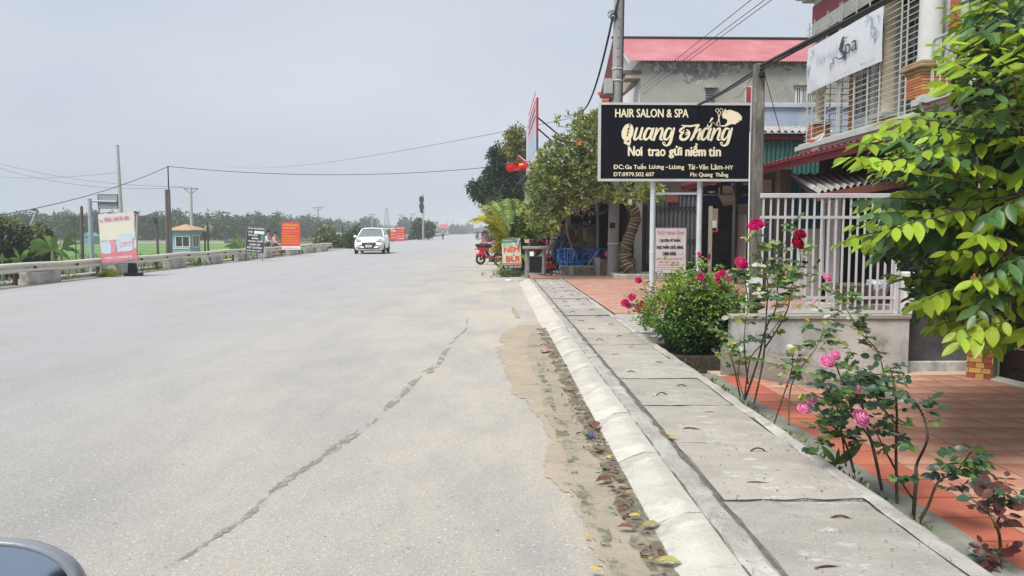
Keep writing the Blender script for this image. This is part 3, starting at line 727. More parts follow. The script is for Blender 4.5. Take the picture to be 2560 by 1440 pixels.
text('Lương', sx(1186), sx(1404), sz(1030), sz(952), ty, CREAM, t, .02)
text('Tài', sx(1458), sx(1556), sz(1018), sz(945), ty, CREAM, t, .02)
text('-', sx(1574), sx(1600), sz(998), sz(988), ty, CREAM, t)
text('Văn', sx(1612), sx(1746), sz(1018), sz(944), ty, CREAM, t, .02)
text('Lâm', sx(1786), sx(1948), sz(1018), sz(940), ty, CREAM, t, .02)
text('-', sx(1954), sx(1982), sz(1000), sz(990), ty, CREAM, t)
text('HY', sx(1996), sx(2104), sz(1018), sz(958), ty, CREAM, t, .02)
text('ĐT:0979.502 607', sx(400), sx(976), sz(1114), sz(1056), ty, CREAM, t, .02)
text('Fb:', sx(1492), sx(1592), sz(1114), sz(1060), ty, CREAM, t, .02)
text('Quang', sx(1614), sx(1812), sz(1134), sz(1058), ty, CREAM, t, .02)
text('Thắng', sx(1850), sx(2036), sz(1134), sz(1046), ty, CREAM, t, .02)
# hand-drawn script of the name
m2 = MB(); yy = [ty]
def st(pts, ws, m=0): yy[0] -= .0004; ribbon(m2, pts, [w*.8 for w in ws], yy[0], m, cv)
st([(625, 402), (575, 425), (540, 500), (545, 570), (585, 592), (625, 555), (645, 480), (640, 425), (615, 402)], [46, 74, 86, 80, 70, 72, 74, 60, 46])
st([(565, 552), (576, 520), (590, 480), (612, 476), (610, 512), (596, 530)], [34, 16, 12, 12, 12, 18]); st([(600, 590), (548, 640), (590, 655), (618, 672)], [40, 34, 50, 30]); st([(632, 600), (620, 650), (596, 680)], [20, 40, 18])
def letter_u(x): st([(x+42, 445), (x+20, 520), (x+6, 585), (x+26, 602), (x+70, 560), (x+100, 480)], [38, 44, 46, 36, 22, 18]); st([(x+118, 445), (x+100, 510), (x+84, 585), (x+108, 600), (x+124, 592)], [44, 46, 42, 26, 12])
def letter_a(x): st([(x+112, 455), (x+62, 450), (x+22, 520), (x+12, 580), (x+40, 602), (x+84, 560), (x+112, 480)], [26, 40, 52, 50, 36, 24, 20]); st([(x+140, 450), (x+120, 515), (x+104, 585), (x+128, 602), (x+144, 594)], [40, 46, 44, 26, 12])
def letter_n(x): st([(x+30, 448), (x+46, 452), (x+28, 520), (x+4, 606)], [16, 40, 46, 42]); st([(x+40, 540), (x+80, 462), (x+122, 448), (x+122, 500), (x+98, 585), (x+120, 604), (x+138, 594)], [16, 26, 40, 46, 44, 26, 12])
def letter_g(x): st([(x+112, 455), (x+62, 450), (x+22, 520), (x+12, 580), (x+40, 602), (x+84, 560), (x+112, 480)], [26, 40, 52, 50, 36, 24, 20]); st([(x+150, 445), (x+122, 540), (x+90, 650), (x+40, 685), (x-6, 660), (x-2, 636), (x+22, 650)], [34, 54, 54, 30, 20, 16, 20])
letter_u(680); letter_a(815); letter_n(958); letter_g(1100)
st([(1360, 405), (1480, 415), (1600, 396), (1580, 440)], [18, 34, 26, 12]); st([(1410, 420), (1345, 460), (1335, 490), (1370, 500), (1392, 470)], [20, 44, 34, 22, 14])
st([(1385, 500), (1345, 545), (1350, 590), (1400, 600), (1450, 560), (1462, 500), (1430, 465)], [22, 46, 54, 44, 46, 44, 18]); st([(1414, 510), (1436, 500), (1430, 530), (1410, 530)], [16, 16, 16, 14])
st([(1582, 400), (1556, 470), (1520, 560), (1490, 606)], [36, 46, 50, 38]); st([(1545, 530), (1590, 470), (1624, 462), (1606, 540), (1590, 590), (1616, 602)], [14, 28, 42, 46, 40, 16])
letter_a(1630); letter_n(1775); letter_g(1922)
st([(1728, 385), (1722, 415), (1750, 425), (1776, 400), (1784, 372)], [10, 22, 30, 24, 12]); st([(1752, 362), (1786, 310)], [14, 40])
m2.build('script_lettering', CREAM, t)
# emblem: scissors cutting the hair of a woman in profile
m2 = MB(); hp = [(1972,170),(1992,198),(2040,184),(2105,206),(2160,226),(2196,262),(2216,286),(2196,296),(2222,298),(2204,318),(2214,330),(2168,338),(2180,352),(2140,366),(2128,386),(2060,384),(2020,402),(1985,416),(1935,420),(1888,408),(1970,398),(2002,366),(2006,334),(1990,312),(1958,306),(1940,302),(1934,276),(1924,254),(1940,226),(1956,200)]
m2.add([(sx(u), ty-.001, sz(v)) for u, v in hp], [tuple(range(len(hp)))])
yy[0] = ty-.0014
for cx_, cy_ in ((1860, 196), (1916, 196)): st([(cx_+24*math.cos(q*PI/4), cy_+24*math.sin(q*PI/4)) for q in range(9)], [9]*9)
st([(1866, 222), (1884, 300), (1905, 408)], [9, 16, 6]); st([(1908, 222), (1884, 300), (1856, 412)], [9, 16, 6]); st([(1890, 410), (1850, 395), (1800, 360), (1786, 372)], [10, 8, 6, 6]); st([(1860, 385), (1850, 360), (1880, 350)], [5, 6, 5])
m2.build('emblem', CREAM, t)
m2 = MB(); st([(1966, 196), (1982, 222), (2010, 232)], [3, 7, 3]); m2.build('emblem_line', BOARD, t)
for px in (1633, 1750):
    q = at(px, 452, SY+.09); m2 = MB(); x = q.x-a.x
    m2.tube([(x, .09, -.25), (x, .09, Z0+.35)], .048, 14); m2.tube([(x, .09, Z0-1.25), (x, .09, Z0-1.20)], .052, 14); m2.tube([(x, .09, Z0-.19), (x, .09, Z0-.15)], .052, 14); m2.build('pole', GALV, t)
x0 = at(1633, 485, SY+.09).x-a.x; x1 = at(1750, 485, SY+.09).x-a.x; zz = at(1690, 484, SY+.09).z-.07
MB().bar((x0+.05, .09, zz), (x1-.05, .09, zz), .035).build('cross_bar', GALV, t)

# 2. cosmetics sign board under it
a = at(1636, 683, 18.0); b = at(1716, 569, 18.0); w_, h_ = b.x-a.x, b.z-a.z
t = thing('cosmetics_sign', 'light grey spa cosmetics sign with red heading on a floor stand', 'sign', (a.x, 18.0, .11), .0); z0 = a.z-.11
MB().bx(.012, w_-.012, -.02, .02, z0+.012, z0+h_-.012).build('panel', mat('pale_grey_banner', (.60, .60, .62), (.54, .54, .56), 3, .6), t)
frame(t, .012, w_-.012, z0+.012, z0+h_-.012, .012, STEELG, -.024, .025)
fx = lambda u: (u+15)/(395+15)*w_ ; fz = lambda v: z0 + (1305-v)/(1305-710)*h_
text('THỦY NINH', fx(8), fx(248), fz(806), fz(740), -.0225, RED_T, t, .006); text('Spa', fx(262), fx(360), fz(812), fz(748), -.0225, RED_T, t, -.004, .4)
text('CHUYÊN MỸ PHẨM', fx(42), fx(316), fz(900), fz(836), -.0225, BLK_T, t, .03); text('THỰC PHẨM CHỨC NĂNG', fx(0), fx(356), fz(1000), fz(925), -.0225, BLK_T, t, .03)
text('CHÍNH HÃNG', fx(82), fx(266), fz(1076), fz(1012), -.0225, BLK_T, t, .03)
text('CHĂM SÓC DA CHUYÊN SÂU', fx(-2), fx(354), fz(1128), fz(1098), -.0225, RED_T, t, .004); text('PHUN XĂM THẨM MỸ', fx(36), fx(304), fz(1172), fz(1140), -.0225, RED_T, t, .004)
text('GỘI ĐẦU DƯỠNG SINH', fx(26), fx(314), fz(1210), fz(1180), -.0225, RED_T, t, .004)
MB().bx(fx(-8), fx(370), -.0222, -.021, fz(1232), fz(1229)).build('rule', BLK_T, t)
text('Ga Tuấn Lương, Lương Tài, Văn Lâm, HY', fx(18), fx(336), fz(1262), fz(1246), -.0225, BLK_T, t); text('Thúy Ninh', fx(18), fx(78), fz(1288), fz(1274), -.0225, BLK_T, t); text('0961.112.308', fx(236), fx(340), fz(1288), fz(1274), -.0225, BLK_T, t)
for x in (.05, w_-.05):
    for dy in (.0, .45):
        MB().bar((x, .03 + dy*.1, z0+h_*.6), (x, .03+dy, 0), .025).build('leg', STEELG, t)

# 3. NEM BUI board on a stake by the road
NY = 21.6; a = at(1258, 673, NY); b = at(1306, 597, NY); w_, h_ = b.x-a.x, b.z-a.z
t = thing('food_sign', 'white and orange NEM BÙI food sign on a wooden stake by the road', 'sign', (a.x, NY, 0), (0, -.045, 0)); z0 = a.z
MB().bx(0, w_, -.012, .012, z0, z0+h_).build('panel', mat('off_white_print', (.70, .68, .58), (.64, .62, .52), 6, .55), t)
GRN = mat('green_print', (.04, .27, .13), None, 6, .6); NAVY = mat('navy_print', (.03, .04, .11), None, 6, .6); ORG = mat('orange_red_print', (.72, .13, .035), (.66, .11, .03), 8, .6)
nx = lambda u: (u-490)/(745-490)*w_; nz = lambda v: z0 + (672-v)/(672-296)*h_
MB().bx(0, w_, -.0145, -.0125, nz(345), nz(297)).build('green_band', GRN, t)
MB().bx(0, w_, -.0145, -.0125, nz(671), nz(628)).build('navy_band', NAVY, t); MB().bx(0, w_, -.0145, -.0125, nz(625), nz(598)).build('orange_band', ORG, t)
MB().bx(w_-.018, w_, -.0142, -.0125, nz(597), nz(346)).build('green_edge', GRN, t)
text('THUẬN DUY', nx(505), nx(640), nz(336), nz(306), -.0165, WHT_T, t, .01)
text('ĐẶC SẢN', nx(505), nx(620), nz(366), nz(345), -.0145, GRN, t, .02); text('BẮC NINH', nx(508), nx(635), nz(392), nz(370), -.0145, GRN, t, .02)
text('NEM', nx(512), nx(722), nz(470), nz(398), -.0145, ORG, t, .05); text('BÙI', nx(535), nx(715), nz(588), nz(492), -.0145, ORG, t, .05)
text('0 NEM NGON TRUYỀN THỐNG', nx(506), nx(738), nz(620), nz(604), -.0165, WHT_T, t, .02); text('ĐT: 0979 170 519', nx(514), nx(736), nz(664), nz(636), -.0165, WHT_T, t, .03)
MB().bx(w_*.47, w_*.60, .013, .05, -.1, z0+h_*.8).build('stake', mat('raw_wood', (.50, .38, .20), (.40, .29, .14), 6, .8, stretch=(1, 1, .15)), t)
m2 = MB(); vs = []; fs = []
for i in range(9):
    for j in range(9):
        u, v = i/8, j/8; vs.append((nx(650) + u*(nx(720)-nx(650)) + .01*math.sin(7*v), -.03 - .018*math.sin(u*9+v*3) - .012*v, nz(286) - v*(nz(286)-nz(378))*(1-.5*abs(u-.3))))
        if i and j: k = i*9+j; fs.append((k-10, k-1, k, k-9))
m2.add(vs, fs, 0, True); o = m2.build('rag', mat('grey_cloth', (.42, .43, .47), (.33, .34, .38), 9, .9), None, (a.x, NY, 0)); tag(o, 'grey cloth hanging over the top corner of the NEM BÙI sign', 'cloth')

# 4. beer banner leaning on the guardrail
BY = 21.4; a = at(255, 657, BY); b = at(337, 534, BY); w_, h_ = b.x-a.x, b.z-a.z
t = thing('beer_banner', 'pale BIA HƠI 89 beer banner on a thin frame before the guardrail', 'banner', (a.x, BY, 0), (-.12, -.075, .12)); z0 = a.z
BANN = mat('pale_banner_print', (.66, .60, .58), (.60, .55, .54), 2, .5); YB = mat('pale_yellow_print', (.67, .64, .53), (.63, .60, .50), 2, .5)
PINK = mat('pink_print', (.64, .21, .25), (.58, .18, .22), 3, .5); LBL = mat('pale_blue_print', (.52, .63, .69), (.44, .56, .64), 4, .5); PKT = mat('soft_pink_print', (.66, .30, .33), None, 4, .5)
bx_ = lambda u: (u-245)/(855-245)*w_; bz = lambda v: z0 + (1130-v)/(1130-215)*h_
m2 = MB(); vs = []; fs = []; n1, n2 = 12, 16
for j in range(n2+1):
    for i in range(n1+1):
        u, v = i/n1, j/n2; vs.append((u*w_, .012*math.sin(3*u+6*v)*max(0, .45-v)*2, z0+v*h_))
        if i and j: k = j*(n1+1)+i; fs.append((k-n1-2, k-n1-1, k, k-1))
m2.add(vs, fs, 0, True); m2.build('sheet', BANN, t)
def flat(t, pts, y, m, name, cx=bx_, cz=bz):
    q = MB(); q.add([(cx(u), y, cz(v)) for u, v in pts], [tuple(range(len(pts)))]); return q.build(name, m, t)
flat(t, [(262, 395), (835, 370), (845, 640), (836, 720), (262, 720)], -.016, YB, 'yellow_field')
flat(t, [(246, 940), (330, 965), (600, 960), (760, 935), (852, 890), (854, 1110), (560, 1128), (246, 1132)], -.018, PINK, 'pink_band')
flat(t, [(268, 740), (425, 722), (430, 960), (300, 968), (262, 930)], -.018, LBL, 'cup_picture'); flat(t, [(405, 720), (490, 712), (520, 800), (515, 962), (440, 964), (430, 850)], -.020, PKT, 'bottle_picture')
flat(t, [(515, 728), (580, 722), (595, 950), (530, 960)], -.019, LBL, 'glass_picture')
flat(t, [(572, 640), (640, 622), (740, 625), (800, 645), (806, 915), (760, 940), (640, 955), (590, 940)], -.021, LBL, 'keg_picture'); flat(t, [(580, 785), (800, 770), (802, 835), (584, 862)], -.0225, PINK, 'keg_band')
text('BIA HƠI 89', bx_(350), bx_(765), bz(355), bz(280), -.018, PINK, t, .02); text('BIA HƠI 89', bx_(592), bx_(796), bz(848), bz(790), -.024, WHT_T, t, .02)
text('HABECO TRADING 89', bx_(310), bx_(770), bz(1072), bz(1030), -.021, WHT_T, t, .02)
m2 = MB(); yk = -.018
for k in range(3): ribbon(m2, [(215+30+k*14, 320), (250+k*16, 350), (280+k*10, 330)], [5, 12, 4], -.018-.0004*k, 0, lambda u, v: (bx_(u+20), bz(v)))
m2.build('faded_emblem', PKT, t)
for x in (.004, w_-.004):
    MB().tube([(x, .012, .02), (x, .012, z0+h_)], .010, 6).build('frame_pole', STEELG, t)
for z in (z0+.01, z0+h_-.01):
    MB().tube([(0, .012, z), (w_, .012, z)], .009, 6).build('frame_rail', STEELG, t)
q = gp(334, 689, 0); t = thing('weight_base', 'black round iron weight holding the foot of the beer banner', 'weight', (q.x, q.y, 0))
MB().lathe([(.0, 0), (.26, 0), (.265, .05), (.25, .085), (.0, .085)], n=20).build('plate', BLACKP, t)
bevel(MB().prism([(-.14, .086), (.10, .086), (.07, .36), (-.12, .36)], -.06, .06).build('block', BLACKP, t), .01)
MB().tube([(.10, 0, .09), (.14, 0, .28), (.22, 0, .30), (.25, 0, .09)], .012, 6).build('handle', BLACKP, t)
q = gp(252, 692, 0); tag(MB().lathe([(0, 0), (.17, 0), (.17, .05), (.05, .07), (0, .07)], n=14).build('tyre_weight', RUBBER, None, (q.x, q.y, 0)), 'small black disc weight under the left foot of the beer banner', 'weight')

# 5. black menu board, red banner, far red banners
a = at(612, 630, 33.0); b = at(654, 566, 33.0); w_, h_ = b.x-a.x, b.z-a.z
t = thing('menu_board', 'black snack menu board with white lettering leaning on the guardrail', 'sign', (a.x, 33.0, 0), (-.08, .075, .1)); z0 = a.z
MB().bx(0, w_, -.015, .015, z0, z0+h_).build('panel', mat('blackboard', (.03, .034, .038), (.045, .05, .055), 2, .5), t); frame(t, 0, w_, z0, z0+h_, .012, STEELG, -.02, .02)
L_ = ['HOA PHƯỢNG', 'CHÈ', 'TRÀ SỮA', 'BÁNH', 'TRÁNG TRỘN', 'CHÂN GÀ', 'RÚT XƯƠNG', 'ĐỒ ĂN VẶT']; X_ = [(.04, .96), (.05, .32), (.06, .62), (.30, .66), (.08, .92), (.17, .80), (.07, .90), (.07, .88)]
for i, (s, (u0, u1)) in enumerate(zip(L_, X_)):
    zt = z0 + h_*(1 - (i+.10)/8.1); text(s, u0*w_, u1*w_, zt-h_*.092, zt, -.018, WHT_T, t, .035)
MB().bx(.40*w_, .97*w_, -.0175, -.0155, z0+h_*.74, z0+h_*.86).build('white_patch', WHT_T, t); MB().bx(.78*w_, .97*w_, -.0172, -.0155, z0+h_*.46, z0+h_*.72).build('teal_picture', mat('teal_print', (.10, .26, .30), None, 9, .6), t)
m2 = MB(); m2.tube([(.02, .02, 0), (.02, .02, z0)], .014, 6); m2.tube([(w_-.02, .02, 0), (w_-.02, .02, z0)], .014, 6); m2.build('stand', BLACKP, t)
a = at(704, 624, 39.5); b = at(749, 556, 39.5); w_, h_ = b.x-a.x, b.z-a.z
t = thing('red_banner', 'orange-red TUẤN DUNG advertising banner with yellow lines before the guardrail', 'banner', (a.x, 39.5, 0), (-.05, 0, .05)); z0 = a.z
ORB = mat('orange_red_banner', (.72, .085, .045), (.66, .07, .04), 3, .5)
MB().bx(0, w_, -.01, .01, z0+h_*.13, z0+h_).build('sheet', ORB, t); MB().bx(0, w_, -.01, .01, z0, z0+h_*.13-.002).build('white_strip', WHT_T, t)
text('TUẤN DUNG', .10*w_, .90*w_, z0+h_*.865, z0+h_*.965, -.0125, YEL_T, t, .03); text('Chuyên cung cấp', .07*w_, .75*w_, z0+h_*.77, z0+h_*.835, -.0125, WHT_T, t, .02, .3)
for i, (s, u1) in enumerate((('SẮT, ỐP TẤM, CỬA, TẤM ỐP T.V.', .9), ('VẬT TƯ CÁC...', .4), ('TRẦN NỔI + ỐP TƯỜNG PHÒNG', .8), ('CÁC ỐP TẤM CỬA, CẦU CÁC', .82), ('GẠCH ỐP, GẠCH PHÒNG, TRẦN', .86), ('SƠN ỐP, NỘI THẤT PHÒNG, SƠN VẼ', .94))):
    text(s, .09*w_, u1*w_, z0+h_*(.655-.088*i), z0+h_*(.70-.088*i), -.0125, YEL_T, t, .035, res=1)
text('ĐC: ĐỐI DIỆN GA TUẤN LƯƠNG', .12*w_, .9*w_, z0+h_*.03, z0+h_*.075, -.0125, NAVY, t, .01, res=1)
for x in (.02, w_-.02):
    MB().tube([(x, .02, 0), (x, .02, z0+h_)], .014, 6).build('pole', STEELG, t)
for (p0, p1, Yb, lab, txt) in (((976, 600), (993, 573), 104, 'left red and orange roadside banner half behind the white car', ['KHANH', 'RỬA XE', 'THAY DẦU']), ((991, 602), (1012, 567), 103, 'taller crimson roadside banner just right of the white car', ['KHÁNH XUÂN', 'SỬA VÁ LỐP', 'THAY DẦU', 'RỬA XE', 'HONDA'])):
    a = at(*p0, Yb); b = at(*p1, Yb); w_, h_ = b.x-a.x, b.z-a.z; t = thing('red_banner', lab, 'banner', (a.x, Yb, 0), 0, 'red roadside banners'); z0 = max(a.z, .05)
    MB().bx(0, w_, -.02, .02, z0, z0+h_).build('sheet', mat('crimson_banner', (.60, .025, .055), (.55, .02, .05), 3, .5) if p0[0] > 980 else ORB, t)
    for i, s in enumerate(txt):
        zt = z0 + h_*(1-(i+.2)/(len(txt)+.4)); text(s, .1*w_, .9*w_, zt-h_*.6/(len(txt)+.4), zt, -.024, YEL_T if i in (1, 2) else WHT_T, t, .03, res=1)
    for x in (.05, w_-.05):
        MB().tube([(x, .03, -.1), (x, .03, z0+.1)], .03, 6).build('pole', STEELG, t)

# 6. pot plants by the guardrail
q = gp(655, 647, 0); t = thing('planter', 'tall white tapered planter beside the black menu board', 'planter', (q.x, q.y, 0))
m2 = MB(); s_ = .16
vs = [(-s_*.72, -s_*.72, 0), (s_*.72, -s_*.72, 0), (s_*.72, s_*.72, 0), (-s_*.72, s_*.72, 0), (-s_, -s_, .46), (s_, -s_, .46), (s_, s_, .46), (-s_, s_, .46)]
m2.add(vs, [(3,2,1,0), (4,5,6,7), (0,1,5,4), (1,2,6,5), (2,3,7,6), (3,0,4,7)]); bevel(m2.build('pot', WHITEP, t), .01)
SNK = mat('snake_plant_leaf', (.035, .095, .04), (.02, .06, .03), 9, .45, stretch=(1, 1, 3))
q = gp(671, 643, 0); t = thing('snake_plant', 'clump of upright dark sword-leaved plants right of the white planter', 'plant', (q.x, q.y, 0))
MB().lathe([(0, 0), (.15, 0), (.22, .24), (.20, .25), (0, .22)], n=14).build('pot', CONC, t)
for k in range(16):
    a_ = rnd.uniform(0, 6.28); r_ = rnd.uniform(.02, .15); hh = rnd.uniform(.45, .78); ln_ = rnd.uniform(.05, .3); m2 = MB()
    cx, cy = r_*math.cos(a_), r_*math.sin(a_); vs = []; fs = []
    for i in range(6):
        u = i/5; w2 = .032*(1-u**3) + .002; x = cx + ln_*math.cos(a_)*u**1.6; y = cy + ln_*math.sin(a_)*u**1.6; z = .2 + hh*u
        vs += [(x - w2*math.sin(a_+.4), y + w2*math.cos(a_+.4), z), (x+.006, y, z), (x + w2*math.sin(a_+.4), y - w2*math.cos(a_+.4), z)]
        if i: b = 3*i; fs += [(b-3, b-2, b+1, b), (b-2, b-1, b+2, b+1)]
    m2.add(vs, fs, 0, True); m2.build('leaf', SNK, t)

# ------------------------------------------------------------------ posts, poles, booth on the left
POLEC = mat('pole_concrete', (.45, .455, .45), (.37, .375, .37), 3, .85, bump=.2, stretch=(1, 1, .5)); PALES = mat('pale_blue_steel', (.42, .47, .52), (.36, .41, .46), 4, .5)
DARKW = mat('weathered_dark_post', (.14, .12, .105), (.085, .075, .065), 4, .9, stretch=(1, 1, .3)); BLKS = mat('black_steel_pole', (.02, .02, .022), (.03, .03, .03), 6, .6)
def base_at(px, py, Y, z): v = at(px, py, Y); return (v.x, Y, z)
Y = 45; v = at(228, 600, Y); k = m_px(Y); t = thing('gantry_sign', 'pale steel road sign post with an arm and grey sign back', 'road sign', (v.x, Y, GL))
zt = at(227, 497, Y).z-GL; MB().tube([(0, 0, -.1), (0, 0, zt)], [.15, .115], 12).build('pole', PALES, t)
za = at(260, 503, Y).z-GL; MB().tube([(.1, 0, za), (at(291, 504, Y).x-v.x, 0, za-.03)], .055, 8).build('arm', PALES, t)
xa, xb = at(244, 500, Y).x-v.x, at(292, 500, Y).x-v.x; z1, z0 = at(260, 487, Y).z-GL, at(260, 520, Y).z-GL
MB().bx(xa, xb, .07, .11, z0, z1).build('sign_back', mat('grey_sign_back', (.34, .36, .375), (.30, .32, .33), 4, .5), t); frame(t, xa, xb, z0, z1, .03, BLKS, .06, .12)
MB().tube([(0, 0, zt), (0, 0, zt+.06)], [.13, .02], 12).build('cap', PALES, t)
Y = 100; v = at(302, 540, Y); t = thing('tapered_mast', 'tall tapered pale concrete mast standing behind the beer banner', 'mast', (v.x, Y, GL))
zt = at(298, 365, Y).z-GL; MB().tube([(0, 0, -.2), (-.1, 0, zt)], [.42, .18], 16).build('shaft', mat('pale_mast', (.44, .46, .49), (.40, .42, .45), 2, .7), t); MB().lathe([(.0, 0), (.2, 0), (.2, .12), (0, .14)], (-.1, 0, zt)).build('cap', STEELG, t)
def simple_post(name, px0, py0, px1, py1, Y, r0, r1, m, lab, cat, n=10, head=None, base=GL, group=None):
    a = at(px0, py0, Y); b = at(px1, py1, Y); d = (b-a); bt = a + d*((base-a.z)/d.z) if abs(d.z) > .01 else b
    t = thing(name, lab, cat, bt, 0, group); MB().tube([(0, 0, -.15), a-bt], [r1, r0], n).build('pole', m, t)
    if head: head(t, a-bt)
    return t
def lamp_head(t, p):
    bevel(MB().box(p + V((-.07, 0, .02)), (.24, .16, .13), 0, Euler((0, .3, 0)).to_matrix()).build('camera_head', BLKS, t), .02)
    MB().tube([p + V((-.2, 0, 0)), p + V((-.25, 0, -.01))], .04, 8).build('lens', GLASSD, t)
simple_post('camera_post', 92, 526, 76, 568, 50, .09, .12, POLEC, 'leaning thin pale post with a small camera above the banana plants', 'post', head=lamp_head)
def wires_cap(t, p):
    MB().tube([p, p + V((0, 0, .06))], [.07, .05], 8).build('cap', BLKS, t)
simple_post('wooden_post', 204, 518, 206, 640, 42, .075, .10, DARKW, 'slim brown post left of the road sign post', 'post', head=wires_cap)
simple_post('camera_post', 343, 532, 341, 640, 48, .055, .07, POLEC, 'slim pale post with a small camera just right of the beer banner', 'post', head=lamp_head)
def tee(t, p):
    MB().bar(p + V((-1.05, 0, -.02)), p + V((.75, 0, -.02)), .09).build('cross_arm', DARKW, t)
    for x in (-.95, -.6, .3, .65):
        MB().lathe([(.02, 0), (.035, .04), (.045, .08), (.02, .15)], p + V((x, 0, .03)), 8).build('insulator', CONC, t)
    MB().box(p + V((-.02, -.08, -.28)), (.22, .2, .35)).build('relay_box', BLKS, t)
simple_post('telegraph_pole', 391, 543, 395, 635, 55, .075, .095, DARKW, 'short dark telegraph pole with a level crossarm left of the brown pole', 'pole', head=tee)
def duo(t, p):
    MB().tube([p + V((.12, .05, -.6)), p + V((.12, .05, at(421, 413, 58).z-at(421, 472, 58).z))], .05, 8).build('black_tube', BLKS, t)
    MB().bar(p + V((.13, 0, 0)), V((.22, 0, -.1)), .15, .2).build('second_pole', DARKW, t)
simple_post('brown_pole', 417, 474, 421, 630, 58, .14, .18, DARKW, 'brown twin pole topped by a thin black tube beside the blue booth', 'pole', head=duo)
def ytop(t, p, s=1.0, m=POLEC):
    for sg in (-1, 1):
        MB().bar(p + V((0, 0, -.95*s)), p + V((.85*s*sg, 0, -.22*s)), .07*s).build('brace', DARKW, t)
    MB().bar(p + V((-1.0*s, 0, -.2*s)), p + V((1.0*s, 0, -.2*s)), .1*s).build('cross_arm', DARKW, t)
    for x in (-.92, 0, .92):
        MB().lathe([(.03*s, 0), (.09*s, .06*s), (.05*s, .12*s), (.09*s, .18*s), (.03*s, .28*s)], p + V((x*s, 0, -.16*s)), 8).build('insulator', WHITEP, t)
simple_post('power_pole', 477, 468, 480, 590, 105, .16, .24, POLEC, 'pale power pole with braced crossarm rising behind the booth roof', 'pole', head=lambda t, p: ytop(t, p, 1.0))
for (px, py, pb, Yp, s, lab) in ((795, 516, 590, 230, 1.5, 'power pole standing in front of the plantation trees'), (930, 534, 590, 300, 1.4, 'power pole rising behind the white car roof'),
        (1003, 535, 590, 340, 1.5, 'left pole of the hazy pair left of the railway signal'), (1032, 532, 590, 320, 1.5, 'right pole of the hazy pair left of the railway signal'), (1119, 549, 590, 480, 1.2, 'small hazy power pole right of the far red roof'), (1131, 551, 590, 560, 1.2, 'smallest hazy power pole by the distant trees')):
    simple_post('power_pole', px, py, px, pb, Yp, .17, .25, POLEC, lab, 'pole', head=lambda t, p, s=s: ytop(t, p, s), group='distant power poles')
# lattice pylon
Y = 420; v = at(967, 570, Y); t = thing('pylon', 'hazy steel lattice pylon rising behind the white car', 'pylon', (v.x, Y, GL)); zt = at(967, 519, Y).z-GL
m2 = MB(); nn = 7
for i in range(nn):
    q0, q1 = i/nn, (i+1)/nn; w0, w1 = 1.6*(1-q0)+.35, 1.6*(1-q1)+.35
    for sx_, sy_ in ((1,1), (1,-1), (-1,-1), (-1,1)): m2.bar((w0*sx_, w0*sy_, zt*q0), (w1*sx_, w1*sy_, zt*q1), .16)
    for sy_ in (-1, 1): m2.bar((-w0, w0*sy_, zt*q0), (w1, w1*sy_, zt*q1), .12); m2.bar((w0, w0*sy_, zt*q0), (-w1, w1*sy_, zt*q1), .12)
    for sx_ in (-1, 1): m2.bar((w0*sx_, -w0, zt*q0), (w1*sx_, w1, zt*q1), .12)
m2.build('lattice', STEELG, t)
# guard booth
Y = 78; k = m_px(Y); a = at(428, 632, Y); b = at(476, 632, Y); c = at(501, 632, Y+1.6)
BLUEW = mat('pale_blue_render', (.27, .42, .56), (.22, .36, .50), 2.5, .85, wear=((.34, .46, .50), 2, .55, .7)); ROOFB = mat('tan_roof_sheet', (.46, .29, .19), (.39, .24, .15), 5, .8)
t = thing('guard_booth', 'small pale blue guard booth with a tan hipped roof', 'booth', (a.x, Y, GL)); wz = at(450, 577, Y).z-GL; W1 = b.x-a.x; W2 = c.x-b.x
P = [(0, 0), (W1, 0), (W1+W2, 1.6), (W1+W2-.9, 2.6), (-.2, 2.4)]
MB().add([(x, y, 0) for x, y in P] + [(x, y, wz) for x, y in P], [(i, (i+1) % 5, 5+(i+1) % 5, 5+i) for i in range(5)] + [(5,6,7,8,9)]).build('wall', BLUEW, t)
e0 = at(417, 577, Y).x-a.x; e1 = at(509, 577, Y).x-a.x; ap = at(463, 560, Y+1); apz = ap.z-GL
R5 = [(e0, -.35), (W1+.3, -.4), (e1, 1.6), (W1+W2-.8, 3.0), (e0+.1, 2.8)]
MB().add([(x, y, wz) for x, y in R5] + [(x, y, wz+.1) for x, y in R5] + [(ap.x-a.x, 1.1, apz)], [(4,3,2,1,0)] + [(i, (i+1) % 5, 5+(i+1) % 5, 5+i) for i in range(5)] + [(5+i, 5+(i+1) % 5, 10) for i in range(5)]).build('roof', ROOFB, t)
def win(t, x0, x1, z0, z1, o, dx, dy, n=2):
    """framed window on a wall that runs from o along (dx,dy)"""
    nrm = V((dy, -dx, 0)); 
    def pt(x, z, d): return V((o[0]+dx*x, o[1]+dy*x, z)) + nrm*d
    f = MB(); w = .09
    for (u0, u1, v0, v1) in [(x0-w, x1+w, z1, z1+w), (x0-w, x1+w, z0-w, z0), (x0-w, x0, z0, z1), (x1, x1+w, z0, z1)] + [(x0+(x1-x0)*i/n-.03, x0+(x1-x0)*i/n+.03, z0, z1) for i in range(1, n)]:
        f.add([pt(u0, v0, .0), pt(u1, v0, .0), pt(u1, v1, .0), pt(u0, v1, .0), pt(u0, v0, .06), pt(u1, v0, .06), pt(u1, v1, .06), pt(u0, v1, .06)], [(0,1,5,4), (1,2,6,5), (2,3,7,6), (3,0,4,7), (4,5,6,7)])
    fo = f.build('window', WHITEP, t)
    for i in range(n):
        g = MB(); g.add([pt(x0+(x1-x0)*i/n+.03*(i > 0), z0, .012), pt(x0+(x1-x0)*(i+1)/n-.03*(i < n-1), z0, .012), pt(x0+(x1-x0)*(i+1)/n-.03*(i < n-1), z1, .012), pt(x0+(x1-x0)*i/n+.03*(i > 0), z1, .012)], [(0,1,2,3)]); g.build('pane', GLASSD, fo)
